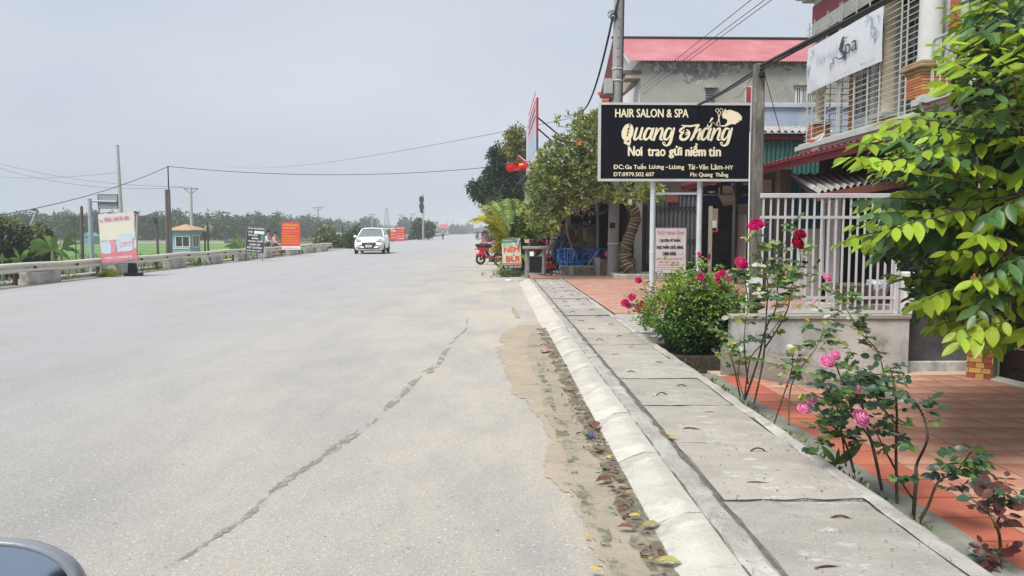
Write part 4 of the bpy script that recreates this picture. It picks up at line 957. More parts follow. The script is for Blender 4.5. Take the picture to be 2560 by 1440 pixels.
zz = lambda py: at(450, py, Y).z-GL
win(t, at(440, 600, Y).x-a.x, at(474, 600, Y).x-a.x-.05, zz(616), zz(592), (0, 0), 1, 0)
l2 = math.hypot(W2, 1.6); win(t, .45, l2-.3, zz(617), zz(590), (W1, 0), W2/l2, 1.6/l2)
MB().bx(-.02, W1*.98, -.06, -.005, zz(622), zz(620)).build('sill', WHITEP, t)
# level-crossing convex mirror seen from behind, barrier trestle etc.
Y = 66; t = simple_post('crossing_mirror', 518, 556, 521, 628, Y, .07, .09, RUST, 'rusty post carrying a round traffic mirror seen from behind', 'mirror', head=None)
p = at(521, 572, Y)-t.location; MB().lathe([(.0, 0), (.30, .01), (.36, .05), (.36, .07), (.0, .14)], p + V((0, .12, 0)), 20, R=Euler((-PI/2, 0, .5)).to_matrix()).build('mirror_back', mat('dull_pink_grey', (.42, .38, .36), (.34, .29, .27), 5, .6), t)
simple_post('relay_post', 512, 590, 513, 632, 64, .07, .08, BLKS, 'short black post with a relay box left of the round mirror', 'post', head=lambda t, p: (lambda m2: m2.build('relay_box', BLKS, t))(MB().box(p + V((-.03, -.02, .05)), (.34, .25, .5))))
Y = 68; v = at(849, 600, Y); t = thing('trestle', 'white painted timber trestle frame in the roadside weeds', 'barrier', (v.x, Y, -.3)); m2 = MB()
zt = at(849, 583, Y).z+.3
for x0, x1 in ((-.5, -.28), (-.05, -.28), (-.05, .1), (.35, .2)): m2.bar((x0, 0, -.1), (x1, .1, zt), .07)
m2.bar((-.5, 0, .25), (.5, 0, .3), .07); m2.build('frame', WHITEP, t); MB().bar((-.35, .05, zt), (.3, .05, zt), .07).build('top_bar', WHITEP, t)
simple_post('black_post', 856, 565, 857, 604, 64, .05, .06, BLKS, 'thin black post beside the white trestle', 'post', base=-.35)
# railway signal
Y = 112; v = at(1058, 584, Y); t = thing('railway_signal', 'tall railway signal post with black oval lamp heads seen from behind', 'signal', (v.x, Y, -.4)); zt = at(1058, 484, Y).z+.4
MB().tube([(0, 0, 0), (0, 0, zt)], .085, 10).build('post', POLEC, t); k = m_px(Y)
for py, rx, rz in ((499, 6, 8.5), (516, 6, 8.5), (528, 4, 4.5)):
    m2 = MB(); z = at(1054, py, Y).z+.4; x = at(1054, py, Y).x-v.x
    pts = [(x + rx*k*math.copysign(abs(math.cos(q*PI/10))**.7, math.cos(q*PI/10)), z + rz*k*math.copysign(abs(math.sin(q*PI/10))**.8, math.sin(q*PI/10))) for q in range(20)]
    m2.prism(pts, -.16, -.06); h_ = m2.build('lamp_head', BLKS, t)
    MB().lathe([(.10, 0), (.13, .18)], (x, -.06, z+.1), 10, R=Euler((-PI/2, 0, 0)).to_matrix()).build('hood', BLKS, h_)
m2 = MB()
for i in range(14): m2.bar((-.16, .1, .5+i*.36), (.16, .1, .5+i*.36), .03)
m2.bar((-.16, .1, .2), (-.16, .1, 5.4), .03); m2.bar((.16, .1, .2), (.16, .1, 5.4), .03); struct(m2.build('ladder', STEELG, t), kind='stuff')
# far buildings
def far_house(px0, px1, py0, py1, Yh, wallm, roofm, lab, hip=.5):
    a = at(px0, py1, Yh); b = at(px1, py0, Yh); w_, h_ = b.x-a.x, b.z-GL
    t = thing('far_house', lab, 'house', (a.x, Yh, GL), 0, 'distant houses'); MB().bx(0, w_, 0, 8, 0, h_*(1-.35*hip)).build('wall', wallm, t)
    m2 = MB(); z0 = h_*(1-.35*hip); m2.add([(-.5, -.6, z0), (w_+.5, -.6, z0), (w_+.5, 8.6, z0), (-.5, 8.6, z0), (.6, 4, h_), (w_-.6, 4, h_)], [(0,1,5,4), (1,2,5), (2,3,4,5), (3,0,4), (3,2,1,0)]); m2.build('roof', roofm, t)
    n = max(2, int(w_/3))
    for i in range(n):
        MB().bx(w_*(i+.3)/n, w_*(i+.7)/n, -.05, .01, z0*.45, z0*.75).build('window', GLASSD, t)
    return t
PALEW = mat('pale_far_wall', (.50, .50, .46), None, 3, .9); REDR = mat('red_tile_roof', (.40, .10, .08), (.34, .08, .07), 4, .8)
far_house(1071, 1093, 552, 578, 420, PALEW, mat('pink_roof', (.42, .25, .25), None, 3, .8), 'pale three-storey house with a pinkish roof right of the signal', .2)
far_house(1096, 1119, 560, 578, 330, PALEW, REDR, 'low distant house with a bright red roof', .9)
far_house(903, 1030, 570, 582, 380, mat('pale_blue_shed', (.42, .47, .50), None, 3, .8), mat('pale_shed_roof', (.50, .53, .55), None, 3, .6), 'long pale shed behind the white car and red banners', .5)
far_house(-20, 55, 540, 566, 330, PALEW, mat('dull_pink_roof', (.45, .22, .2), None, 3, .8), 'pink-roofed house beyond the plantation at the left edge', .7)
a = at(205, 604, 150); t = thing('field_shed', 'low turquoise shed at the far edge of the rice field', 'shed', (a.x, 150, GL)); MB().bx(0, 1.9, 0, 3, 0, 1.6).build('wall', mat('turquoise_sheet', (.13, .36, .42), None, 3, .7), t)
MB().add([(-.15, -.2, 1.6), (2.05, -.2, 1.6), (2.05, 3.2, 1.6), (-.15, 3.2, 1.6), (.95, -.2, 2.3), (.95, 3.2, 2.3)], [(0,1,4), (1,2,5,4), (2,3,5), (3,0,4,5)]).build('roof', mat('turquoise_sheet', (.13, .36, .42)), t)
m2 = MB(); xa = at(140, 604, 160).x; xb = at(560, 604, 160).x; m2.bx(xa, xb, 160, 160.3, GL-.3, GL+.55); m2.bx(xa, xb, 159.95, 160.35, GL+.55, GL+.62); tag(m2.build('field_wall', mat('pale_field_wall', (.46, .40, .38), (.52, .48, .45), .3, .9)), 'long low pale wall along the far edge of the rice field', 'wall')

# ------------------------------------------------------------------ overhead wires on the left
def wire(a, b, sag, r, lab, cat='cable', g='overhead wires', n=24):
    o = MB().tube(arc_pts(a, b, sag, n), r, 5).build('overhead_wire', CABLE); tag(o, lab, cat, g)
    return o
p = at(421, 416, 58)
wire(p, at(1232, 417, 60), .62, .022, 'long cable sagging over the road from the black tube to the dark tree')
wire(at(-60, 547, 40), p, .45, .022, 'cable dropping from the black tube to the left edge above the banana plants')
wire(at(-40, 398, 120), at(478, 467, 105), 1.1, .022, 'upper thin wire from the left edge to the braced power pole')
wire(at(-40, 408, 121), at(462, 468, 105), 1.5, .022, 'lower thin wire from the left edge to the braced power pole')
wire(at(-20, 441, 140), at(302, 430, 100), .5, .02, 'faint wire from the left edge to the tapered mast')
wire(at(545, 412, 150), at(1430, 295, 30), 1.2, .010, 'very faint long wire across the sky to the far concrete pole')
for i, y in enumerate((533, 548, 556)): wire(at(-20, y, 60), at(390, 546 + 4*i, 55), .25, .012, ['topmost', 'middle', 'lowest'][i] + ' of the three thin trackside wires above the left bushes')
# ------------------------------------------------------------------ buildings on the right
def atx(px, py, X):
    r = ray(px, py); return V((0, 0, H)) + r * (X / r.x)
PALEB = mat('pale_blue_grey_paint', (.50, .54, .55), (.42, .46, .47), 3, .75); CREAMW = mat('cream_column_paint', (.80, .72, .53), (.72, .63, .45), 3, .7)
MINT = mat('weathered_mint_white', (.52, .55, .51), (.40, .44, .40), 3, .85, wear=((.28, .29, .26), 4, .58, .74)); MAROON = mat('maroon_paint', (.26, .035, .045), (.21, .03, .04), 3, .6)
REDF = mat('red_roof_trim', (.16, .016, .025), (.13, .015, .022), 4, .5); BRK1 = mat('orange_brick', (.50, .20, .075), (.42, .15, .06), 14, .8, objrand=.22); BRK2 = mat('pale_orange_brick', (.60, .34, .14), (.52, .28, .11), 14, .8, objrand=.15)
MORT = mat('dark_mortar', (.10, .085, .075), None, 14, .95); GRILL = mat('cream_grille_paint', (.52, .54, .47), (.42, .44, .39), 10, .5); DOORB = mat('pale_blue_door', (.66, .72, .75), (.58, .64, .67), 4, .5)
BRWN = mat('brown_window_frame', (.20, .12, .07), (.15, .09, .05), 8, .6); SOFF = mat('soffit_white', (.52, .52, .50), (.44, .44, .42), 3, .85)
FIBRO = mat('fibro_cement_sheet', (.37, .36, .335), (.25, .245, .225), 2.2, .9, bump=.3, wear=[((.46, .455, .43), 1.5, .5, .66), ((.14, .13, .12), 5, .6, .75)])
def bricks(t, x0, x1, z0, z1, o, dx, dy, bw, bh, m_a, m_b, pa=.5, thick=.03, gap=.008):
    """running-bond brick facing on a wall plane from o along (dx,dy), each brick a part"""
    n = V((dy, -dx, 0)); z = z0; row = 0
    R = MX((V((dx, dy, 0)), -n, V((0, 0, 1)))).transposed()
    cache = {}
    while z + bh <= z1 + .001:
        x = x0 - (bw/2 if row % 2 else 0)
        while x < x1 - .001:
            a, b = max(x, x0), min(x+bw, x1)
            if b - a > .03:
                L = round(b-a-gap, 3); c = V((o[0], o[1], 0)) + V((dx, dy, 0))*((a+b)/2) + V((0, 0, z+bh/2)) + n*thick*.5
                mm = m_a if rnd.random() < pa else m_b; k = (L, mm.name)
                if k not in cache: q = MB(); q.box((0, 0, 0), (L, thick, bh-gap)); cache[k] = q.mesh('brick', mm)
                ob = link('brick', cache[k], t, c + n*rnd.uniform(-.002, .003)); ob.rotation_euler = R.to_euler()
            x += bw
        z += bh; row += 1

HX = 6.5
t = thing('spa_house', 'two-storey house with caged balcony, cream columns and brick piers', 'house', (0, 0, 0))
zs = atx(2015, 388, HX).z; yF = 15.95                         # slab underside level and far end
zt_ = atx(2035, 88, HX).z                                     # underside of the upper beam
print('slab', zs, 'beam', zt_)
m2 = MB(); m2.bx(7.45, 11, 8.5, yF, 0, 7.2); m2.build('wall', PALEB, t); MB().bx(6.75, 7.449, 8.5, yF-.2, 0, zs-.1).build('ground_floor_front', mat('dark_teal_front', (.035, .05, .052), (.02, .03, .032), 2, .35), t)
for i, (x, za, zb) in enumerate(((6.52, -.06, .05), (6.44, .051, .10), (6.36, .101, .19), (6.42, .191, .235))):
    MB().bx(x, 7.448, 10.4, yF + (6.52-x), zs+za, zs+zb).build('balcony_moulding', MINT, t)
for i, (x, za, zb) in enumerate(((5.82, -.06, .05), (5.76, .051, .10), (5.68, .101, .19), (5.74, .191, .235))):
    MB().bx(x, 6.35, 8.4, 10.38, zs+za, zs+zb).build('balcony_moulding', MINT, t)
m2 = MB(); m2.bx(6.55, 7.448, 11.1, yF-.12, zt_, zt_+.28); m2.bx(6.58, 7.448, 8.5, yF-.1, zt_+.281, zt_+.75); m2.build('upper_beam', MINT, t)
MB().bx(6.545, 6.579, 10.6, yF-.12, zt_+.285, zt_+.62).build('red_frieze', MAROON, t)
MB().prism([(6.55, zt_-.42), (6.64, zt_-.42), (6.64, zt_), (6.55, zt_)], yF-.32, yF-.14).build('arch_haunch', MINT, t)
for x, za, zb in ((6.40, .751, .83), (6.30, .831, .98), (6.20, .981, 1.06), (6.13, 1.061, 1.20)):
    bevel(MB().bx(x, 11, 8.5, yF + (6.5-x), zt_+za, zt_+zb).build('cornice', MINT, t), .015)
m2 = MB()
for i in range(24): m2.bx(6.285, 6.302, 10.5+i*.235, 10.62+i*.235, zt_+.85, zt_+.95)
struct(m2.build('cornice_ornaments', SOFF, t), kind='stuff')
MB().add([(6.05, 16.35, zt_+1.2), (6.05, 9, zt_+1.2), (9, 9, zt_+3), (9, 16.35, zt_+3), (6.05, 16.35, zt_+1.35), (6.05, 9, zt_+1.35), (9, 9, zt_+3.15), (9, 16.35, zt_+3.15)], [(0,1,2,3), (7,6,5,4), (0,4,5,1), (0,3,7,4)]).build('roof', MAROON, t)
# columns and piers
m2 = MB(); yc = atx(2222, 200, 6.85).y; m2.lathe([(.15, .42), (.15, .47), (.115, .50), (.105, 1.2), (.10, 2.0), (.13, 2.02), (.10, 2.06), (.14, 2.12), (.17, 2.2), (.17, zt_-zs)], (6.85, yc, zs), 18); m2.build('column', CREAMW, t)
bevel(MB().bx(6.64, 7.06, yc-.21, yc+.21, zs+.38, zs+.46).build('pedestal_cap', MINT, t), .01); MB().bx(6.70, 7.0, yc-.16, yc+.16, zs+.2, zs+.379).build('pedestal', MORT, t)
bricks(t, 0, .30, zs+.2, zs+.38, (6.70, yc-.16), 1, 0, .2, .06, BRK1, BRK1); bricks(t, 0, .32, zs+.2, zs+.38, (6.70, yc+.16), 0, -1, .2, .06, BRK1, BRK1)
yc2 = yF - .22; MB().lathe([(.13, .62), (.13, .66), (.095, .69), (.09, 2.2), (.12, 2.25), (.14, zt_-zs)], (6.72, yc2, zs), 14).build('column', CREAMW, t)
MB().bx(6.57, 6.87, yc2-.15, yc2+.15, zs+.2, zs+.6).build('pedestal', MORT, t); bricks(t, 0, .30, zs+.2, zs+.6, (6.57, yc2-.15), 1, 0, .3, .075, BRK1, BRK1); bricks(t, 0, .30, zs+.2, zs+.6, (6.57, yc2+.15), 0, -1, .3, .075, BRK1, BRK2)
MB().bx(6.54, 6.90, yc2-.18, yc2+.18, zs+.6, zs+.65).build('pedestal_cap', MINT, t)
# brick edge of the inner wall by the far opening
bricks(t, 0, .36, zs+.24, zt_, (7.43, yF), 0, -1, .36, .085, BRK1, BRK1, thick=.02)
# right pier with white column
px_, py_ = 5.78, 10.30; zb_ = zs+.236; zp = atx(2312, 176, px_).z
MB().bx(px_+.03, px_+.37, py_+.03, py_+.37, zb_, zp).build('pier_core', MORT, t)
hb = (zp-zb_)/8; bricks(t, 0, .40, zb_, zp, (px_, py_+.03), 1, 0, .40, hb, BRK1, BRK2, .55, .03); bricks(t, 0, .37, zb_, zp, (px_+.03, py_+.40), 0, -1, .37, hb, BRK1, BRK2, .55, .03)
m2 = MB(); 
for k, (e, z0, z1) in enumerate(((.03, 0, .05), (.07, .051, .10), (.045, .101, .15))): m2.bx(px_-e, px_+.4+e, py_-e, py_+.4+e, zp+z0, zp+z1)
bevel(m2.build('pier_cap', mat('tan_stone_cap', (.36, .26, .15), (.28, .19, .10), 5, .85), t), .012)
MB().lathe([(.165, .151), (.165, .2), (.15, .23), (.14, 2.6)], (px_+.2, py_+.2, zp), 20).build('column', SOFF, t)
MB().bx(6.2, 6.5, py_+.2, py_+.9, zs+.24, 7).build('side_wall', WALLC, t); bricks(t, 0, .14, zs+1.2, 7, (6.24, py_+.2), 1, 0, .14, .08, BRK1, BRK1, 1, .02)
# right balcony railing
for i in range(7):
    m2 = MB(); y = 10.25 - i*.16; m2.tube([(5.9, y, zb_), (5.9, y, zb_+.30), (5.86, y+.02, zb_+.42), (5.9, y, zb_+.55), (5.9, y, zb_+.72)], .010, 5); m2.build('baluster', GRILL, t)
MB().tube([(5.9, 10.28, zb_), (5.9, 10.28, zb_+.70), (5.9, 10.22, zb_+.74), (5.9, 8.6, zb_+.74)], .022, 8).build('handrail', mat('pale_mint_rail', (.44, .53, .50), None, 8, .4), t)
# doors and windows on the inner balcony wall
def leafdoor(y0, y1, z0, z1, frame_m, pane_frac=(.2, .8, .25, .95), nb=(2, 5)):
    d = bevel(MB().bx(7.38, 7.445, y0, y1, z0, z1).build('door', frame_m, t), .01)
    a, b = y0+(y1-y0)*pane_frac[0], y0+(y1-y0)*pane_frac[1]; c, e = z0+(z1-z0)*pane_frac[2], z0+(z1-z0)*pane_frac[3]
    MB().bx(7.366, 7.378, a, b, c, e).build('pane', GLASSD, d)
    m2 = MB()
    for i in range(nb[0]+1): y = a+(b-a)*i/nb[0]; m2.bx(7.35, 7.365, y-.02, y+.02, c-.03, e+.03)
    for j in range(nb[1]+1): z = c+(e-c)*j/nb[1]; m2.bx(7.348, 7.3645, a-.02, b+.02, z-.015, z+.015)
    m2.build('frame', GRILL, d); return d
ydoor = lambda px: atx(px, 250, 7.4).y
leafdoor(ydoor(2187), ydoor(2133), zs+.24, zs+2.25, DOORB)
leafdoor(ydoor(2244), ydoor(2214), zs+.24, zs+2.2, BRWN, (.08, .92, .1, .97)); leafdoor(ydoor(2306), ydoor(2268), zs+.24, zs+2.2, BRWN, (.08, .92, .1, .97))
leafdoor(ydoor(2212), ydoor(2192), zs+.24, zs+2.2, DOORB, (.25, .75, .3, .9), (1, 4))
MB().bx(7.30, 7.446, ydoor(2266), ydoor(2246), zs+.24, zt_).build('wall_post', SOFF, t)
MB().bx(7.33, 7.446, ydoor(2310), ydoor(2246)-.3, zs+2.35, zs+2.5).build('door_hood', SOFF, t)
MB().bx(7.38, 7.446, ydoor(2305), ydoor(2272), zs+2.62, zs+2.95).build('transom', BLKS, t)
MB().bx(6.5, 7.447, 10.7, yF-.1, zt_+.0, zt_+.02).build('ceiling', SOFF, t)
# cage bars
y0c, y1c = 10.75, yF-.02
m2 = MB(); m2.bx(6.478, 6.490, y0c, y1c, -.006, .006); HB = m2.mesh('grille_bar', GRILL)
z = zs+.30; k = 0
while z < zt_+.25: link('grille_bar', HB, t, (0, 0, z)); z += .098
m2 = MB(); m2.bx(6.46, 6.474, -.013, .013, zs+.236, zt_+.28); VB = m2.mesh('grille_post', GRILL)
for px in (2018, 2030, 2062, 2092, 2097, 2133, 2166, 2196, 2246, 2261, 2310): link('grille_post', VB, t, (0, atx(px, 300, 6.47).y, 0))
m2 = MB(); m2.bx(6.5, 7.44, yF-.03, yF-.014, -.008, .008); EB = m2.mesh('grille_bar', GRILL)
z = zs+.35
while z < zt_: link('grille_bar', EB, t, (0, 0, z)); z += .13
for x in (6.75, 7.0, 7.25):
    MB().bx(x-.012, x+.012, yF-.045, yF-.031, zs+.24, zt_).build('grille_post', GRILL, t)
# spa banner hung on the cage
BX = 6.40; A = atx(2017, 232, BX); B = atx(2205, 157, BX); Ct = atx(2205, 14, BX); Dt = atx(2017, 126, BX)
y0_, y1_ = B.y, A.y; zb0, zt0 = (A.z+B.z)/2, (Ct.z+Dt.z)/2; print('spa banner', y0_, y1_, zb0, zt0)
t = thing('spa_banner', 'long white Spa banner with blue leaf sprays hung on the balcony grille', 'banner', (BX, y1_, zb0), -PI/2)
bw, bh = y1_-y0_, zt0-zb0        # local x runs towards the viewer along the balcony
m2 = MB(); vs = []; fs = []; nx_, nz_ = 26, 10
for j in range(nz_+1):
    for i in range(nx_+1):
        u, v = i/nx_, j/nz_; tension = .018*math.sin((u*2.2+v*.9)*9)*max(0, .55-u)*(1-v) ; vs.append((u*bw, tension - .02*math.sin(PI*v)*.5, v*bh + .03*math.sin(PI*u)*(-1 if j == 0 else 0)*-.4))
        if i and j: k = j*(nx_+1)+i; fs.append((k-nx_-2, k-nx_-1, k, k-1))
m2.add(vs, fs, 0, True); m2.build('sheet', mat('white_vinyl', (.66, .69, .73), (.61, .64, .68), 2, .45), t)
DKB = mat('dark_slate_print', (.05, .055, .075), None, 9, .6); LFB = mat('blue_leaf_print', (.20, .33, .42), (.34, .46, .54), 9, .6)
ux = lambda p: (p-118)/(772-118)*bw
def uz(p, q): # enlarged-photo coordinates of the oblique banner -> banner height fraction
    top = 420 + (35-420)*(p-118)/(772-118); bot = 795 + (500-795)*(p-118)/(772-118); return (bot-q)/(bot-top)*bh
mp2 = lambda p, q: (ux(p), uz(p, q))
def stw(pts, ws, m, y=-.035, nm='lettering'):
    q = MB(); ribbon(q, pts, ws, y, 0, mp2); return q.build(nm, m, t)
text('pa', ux(490), ux(594), uz(540, 462), uz(560, 318), -.036, DKB, t, -.004, 0, rot=0)
stw([(512, 285), (496, 300), (478, 290), (470, 310), (462, 350), (452, 385), (455, 400), (478, 420), (486, 440), (470, 465), (440, 475), (405, 462), (385, 490), (398, 508), (380, 520), (365, 510)], [4, 8, 10, 18, 26, 22, 24, 26, 20, 14, 9, 7, 7, 7, 6, 5], DKB)
stw([(372, 520), (360, 540), (372, 552), (362, 568)], [4, 7, 4, 6], DKB)
for (p, q, dx_, dy_) in ((672, 100, -8, 44), (660, 150, -14, 26), (690, 120, 16, 60), (700, 190, -6, 40), (716, 200, 14, 60), (722, 260, 4, 70), (705, 250, -12, 34), (745, 240, 6, 30), (745, 110, 6, 40),
                         (190, 410, -10, 40), (182, 440, 16, 20), (172, 470, -8, 30), (160, 500, -16, 10), (152, 540, 6, 40), (140, 560, -4, 60), (146, 600, -6, 40)):
    m3 = MB(); L = math.hypot(dx_, dy_); nx2, ny2 = -dy_/L*L*.17, dx_/L*L*.17
    pts = [(p, q), (p+dx_*.35+nx2, q+dy_*.35+ny2), (p+dx_*.7+nx2*.8, q+dy_*.7+ny2*.8), (p+dx_, q+dy_), (p+dx_*.7-nx2*.8, q+dy_*.7-ny2*.8), (p+dx_*.35-nx2, q+dy_*.35-ny2)]
    m3.add([(ux(a_), -.034, uz(a_, b_)) for a_, b_ in pts], [(0,1,2,3,4,5)]); m3.build('printed_leaf', LFB, t)
GRYT = mat('pale_grey_print', (.38, .40, .43), None, 9, .6)
text('0961.112.308', ux(648), ux(735), uz(690, 508), uz(690, 490), -.035, GRYT, t); text('Thúy Ninh', ux(482), ux(545), uz(510, 596), uz(510, 578), -.035, GRYT, t); text('Ga Tuấn Lương, Lương Tài, Văn Lâm, Hưng Yên', ux(150), ux(388), uz(270, 722), uz(270, 704), -.035, GRYT, t, res=1)
m3 = MB(); m3.lathe([(0, 0), (.018, .0)], (ux(632), -.035, uz(632, 520)), 10, R=Euler((PI/2, 0, 0)).to_matrix()); m3.build('phone_mark', DKB, t)
text('Thúy Ninh', ux(215), ux(430), uz(330, 500), uz(330, 400), -.033, mat('faded_name_print', (.58, .62, .66), None, 9, .6), t, -.01, .3)
# small hung notice on the balcony corner
A = atx(2028, 385, 6.44); B = atx(2063, 335, 6.44); t = thing('red_white_notice', 'small red and white cloth notice tied to the balcony corner', 'notice', (6.43, A.y, A.z), -PI/2)
w_ = A.y-B.y; MB().add([(0, 0, 0), (w_*.62, -.02, .02), (w_, 0, .36), (0, -.01, .30), (w_*.5, -.03, .16)], [(0,1,4), (1,2,4), (2,3,4), (3,0,4)], 0, True).build('cloth', WHITEP, t)
MB().add([(.0, -.022, .28), (w_*.5, -.034, .26), (w_*.94, -.012, .34), (0, -.022, .20)], [(0,3,1), (1,3,2)]).build('red_print', RED_T, t)
# lean-to roof with red trim along the fronts
EX = 4.6; e1 = atx(1707, 471, EX); ez = e1.z; eY = e1.y
t = thing('lean_to_roof', 'long lean-to roof with a red metal fascia along the shop fronts', 'roof', (0, 0, 0))
m2 = MB(); m2.bx(EX-.02, EX, 8.0, eY, ez-.06, ez+.075); m2.bx(EX-.06, EX-.021, 8.0, eY, ez+.03, ez+.075); m2.build('fascia', REDF, t)
MB().corr((EX-.02, eY, ez+.09), (EX-.02, 8.0, ez+.09), (6.74, 8.0, ez+.55), (6.74, eY, ez+.55), 60, .012).build('roof_sheet', mat('dark_red_sheet', (.20, .05, .05), (.16, .04, .04), 3, .6), t)
MB().bx(EX-.03, 6.7, eY-.02, eY+.02, ez-.05, ez+.08).build('end_fascia', BLKS, t)
for i in range(6):
    y = 9 + i*1.8; MB().bar((EX, y, ez-.02), (6.7, y, ez+.44), .05, .08).build('rafter', BLKS, t)
m2 = MB(); m2.bx(4.61, 7.0, 18.7, 18.9, 0, 2.1); 
# green annex behind
t = thing('green_annex', 'green corrugated annex with fibro roof under a lavender parapet', 'building', (0, 0, 0)); YG = 18.95
a = at(1896, 420, YG); b = at(2062, 420, YG); z1 = at(1950, 350, YG).z; z2 = at(1950, 335, YG).z
MB().corr((a.x, YG, z1), (b.x, YG, z1), (b.x, YG, 1.8), (a.x, YG, 1.8), 15, .022).build('corrugated_wall', mat('deep_green_sheet', (.035, .13, .105), (.03, .11, .09), 3, .45, wear=((.10, .20, .17), 5, .62, .75)), t)
MB().bx(a.x-.1, b.x+.05, YG-.12, YG+.02, z1, z2).build('maroon_beam', mat('dark_maroon', (.13, .02, .03), None, 6, .6), t)
z3 = at(1950, 317, 20.3).z; MB().corr((a.x-.1, YG-.2, z2+.03), (b.x+.1, YG-.2, z2+.03), (b.x+.2, 20.3, z3), (a.x-.1, 20.3, z3), 11, .035).build('roof_sheet', FIBRO, t)
z4 = at(1950, 258, 20.6).z; MB().bx(at(1880, 300, 20.6).x, at(2130, 300, 20.6).x, 20.6, 20.8, z3-.3, z4-.12).build('parapet_wall', mat('lavender_blue_render', (.40, .46, .60), (.34, .40, .53), 2, .85, wear=[((.26, .29, .35), 4, .6, .72), ((.50, .53, .60), 1.6, .52, .68)]), t)
bevel(MB().bx(at(1880, 300, 20.5).x, at(2130, 300, 20.5).x, 20.53, 20.86, z4-.119, z4).build('parapet_coping', mat('pale_lavender', (.50, .54, .62), (.42, .46, .54), 3, .85), t), .01)
# red roofed house behind
t = thing('red_roof_house', 'grey rendered house with a long faded red corrugated roof', 'house', (0, 0, 0)); YR = 25.4
a = at(1601, 240, YR); wz = at(1700, 150, YR).z; bx1 = 12.5
MB().bx(a.x, bx1, YR, YR+6.4, 0, wz+.02).build('wall', mat('grey_mouldy_render', (.40, .395, .345), (.345, .34, .30), .9, .95, bump=.25, bscale=20, stretch=(1, 1, 1), wear=[((.20, .20, .185), .75, .58, .74), ((.46, .455, .41), 1.4, .55, .7)]), t)
# band of bleached mould under the eave
m2 = MB(); vs = []; n_ = 60
top = [(a.x + .12 + (bx1-a.x-.2)*i/n_, wz-.02) for i in range(n_+1)]
bot = [(x, wz - .16 - .10*abs(math.sin(i*.7)) - .55*max(0, 1-abs(i-14)/13)*rnd.uniform(.5, 1.1) - rnd.uniform(0, .12)) for i, (x, _) in enumerate(top)]
m2.add([(x, YR-.004, z) for x, z in top] + [(x, YR-.004, z) for x, z in bot], [(i, i+1, n_+2+i, n_+1+i) for i in range(n_)])
m2.build('mould_stain', mat('bleached_mould', (.24, .24, .22), (.16, .16, .15), 3.2, .95, wear=[((.45, .445, .40), 4.5, .50, .58)], speck=((.50, .49, .45), 9, .6)), t)
rl = at(1562, 96, 28.7); el = at(1574, 151, 25.15); rz = rl.z; 
m2 = MB(); m2.corr((bx1+.4, 28.7, rz-.02), (el.x-.05, 28.7, rz), (el.x, 25.15, el.z), (bx1+.4, 25.15, el.z), 85, .018, per=5); m2.corr((el.x, 28.7, rz), (bx1+.4, 28.7, rz), (bx1+.4, 32.2, el.z), (el.x, 32.2, el.z), 20, .018); m2.build('roof', mat('faded_red_roof_sheet', (.41, .135, .15), (.37, .115, .13), 1, .55, wear=((.46, .21, .22), .8, .45, .65)), t)
MB().bx(el.x-.05, bx1+.4, 28.62, 28.78, rz-.01, rz+.06).build('ridge_cap', BLKS, t)
m2 = MB(); m2.add([(a.x, YR, wz), (a.x, YR+6.4, wz), (a.x, 28.7, rz-.1)], [(0,1,2)]); m2.add([(el.x, 25.15, el.z-.12), (el.x, 28.7, rz-.12), (el.x, 28.7, rz), (el.x, 25.15, el.z)], [(0,1,2,3)]); m2.build('gable', WHITEP, t)
# road-facing facade details
MB().bx(a.x-.012, a.x-.001, YR+.15, YR+6.3, 3, wz-.6).build('white_facade', WHITEP, t)
MB().bx(a.x-.55, a.x+.02, YR-.02, YR+.75, wz-.46, wz-.34).build('canopy', mat('brown_canopy', (.16, .10, .10), None, 5, .7), t); MB().bx(a.x-.5, a.x, YR, YR+.7, wz-.60, wz-.461).build('canopy_soffit', mat('tan_soffit', (.50, .40, .29), None, 5, .8), t)
m2 = MB(); m2.bar((a.x-.02, YR+.5, wz-.6), (a.x-.9, YR+2.4, wz-1.25), .16, .1); m2.bx(a.x-1.3, a.x-.02, YR+2.2, YR+5, wz-1.45, wz-1.25); m2.build('balcony_edge', mat('tan_soffit', (.5, .4, .29)), t)
f = MB(); f.bx(a.x-.05, a.x-.013, YR+.5, YR+2.0, wz-3.2, wz-1.9); fo = f.build('window', WHITEP, t)
for k in range(3): MB().bx(a.x-.07, a.x-.051, YR+.58+k*.48, YR+.98+k*.48, wz-3.1, wz-2.0).build('shutter', mat('red_shutter', (.36, .05, .06), (.30, .04, .05), 6, .6), fo)
def wbox(px0, px1, py0, py1): p = at(px0, py1, YR); q = at(px1, py0, YR); return p.x, q.x, p.z, q.z
x0, x1, z0, z1 = wbox(1764, 1786, 222, 258); fo = MB().bx(x0, x1, YR-.01, YR+.05, z0, z1).build('louvre_window', BLKS, t)
for k in range(6): m2 = MB(); zz_ = z0+(z1-z0)*(k+.5)/6; m2.box(((x0+x1)/2, YR-.03, zz_), (x1-x0-.02, .06, .035), 0, Euler((.6, 0, 0)).to_matrix()); m2.build('slat', STEELG, fo)
MB().bx(x0-.06, x1+.1, YR-.12, YR-.011, z1+.02, z1+.10).build('window_hood', CONC, t)
x0, x1, z0, z1 = wbox(1862, 1893, 216, 258); fo = MB().bx(x0, x1, YR-.03, YR-.002, z0, z1).build('window', WHITEP, t)
for k in range(2): m2 = MB(); w_ = (x1-x0)/2; m2.bx(x0+.03+k*w_, x0+w_-.02+k*w_, YR-.05, YR-.031, z0+.03, z1-.03); m2.build('shutter', MATS['red_shutter'], fo)
x0, x1, z0, z1 = wbox(1987, 2030, 216, 262); fo = MB().bx(x0, x1, YR-.03, YR-.002, z0, z1).build('window', WHITEP, t)
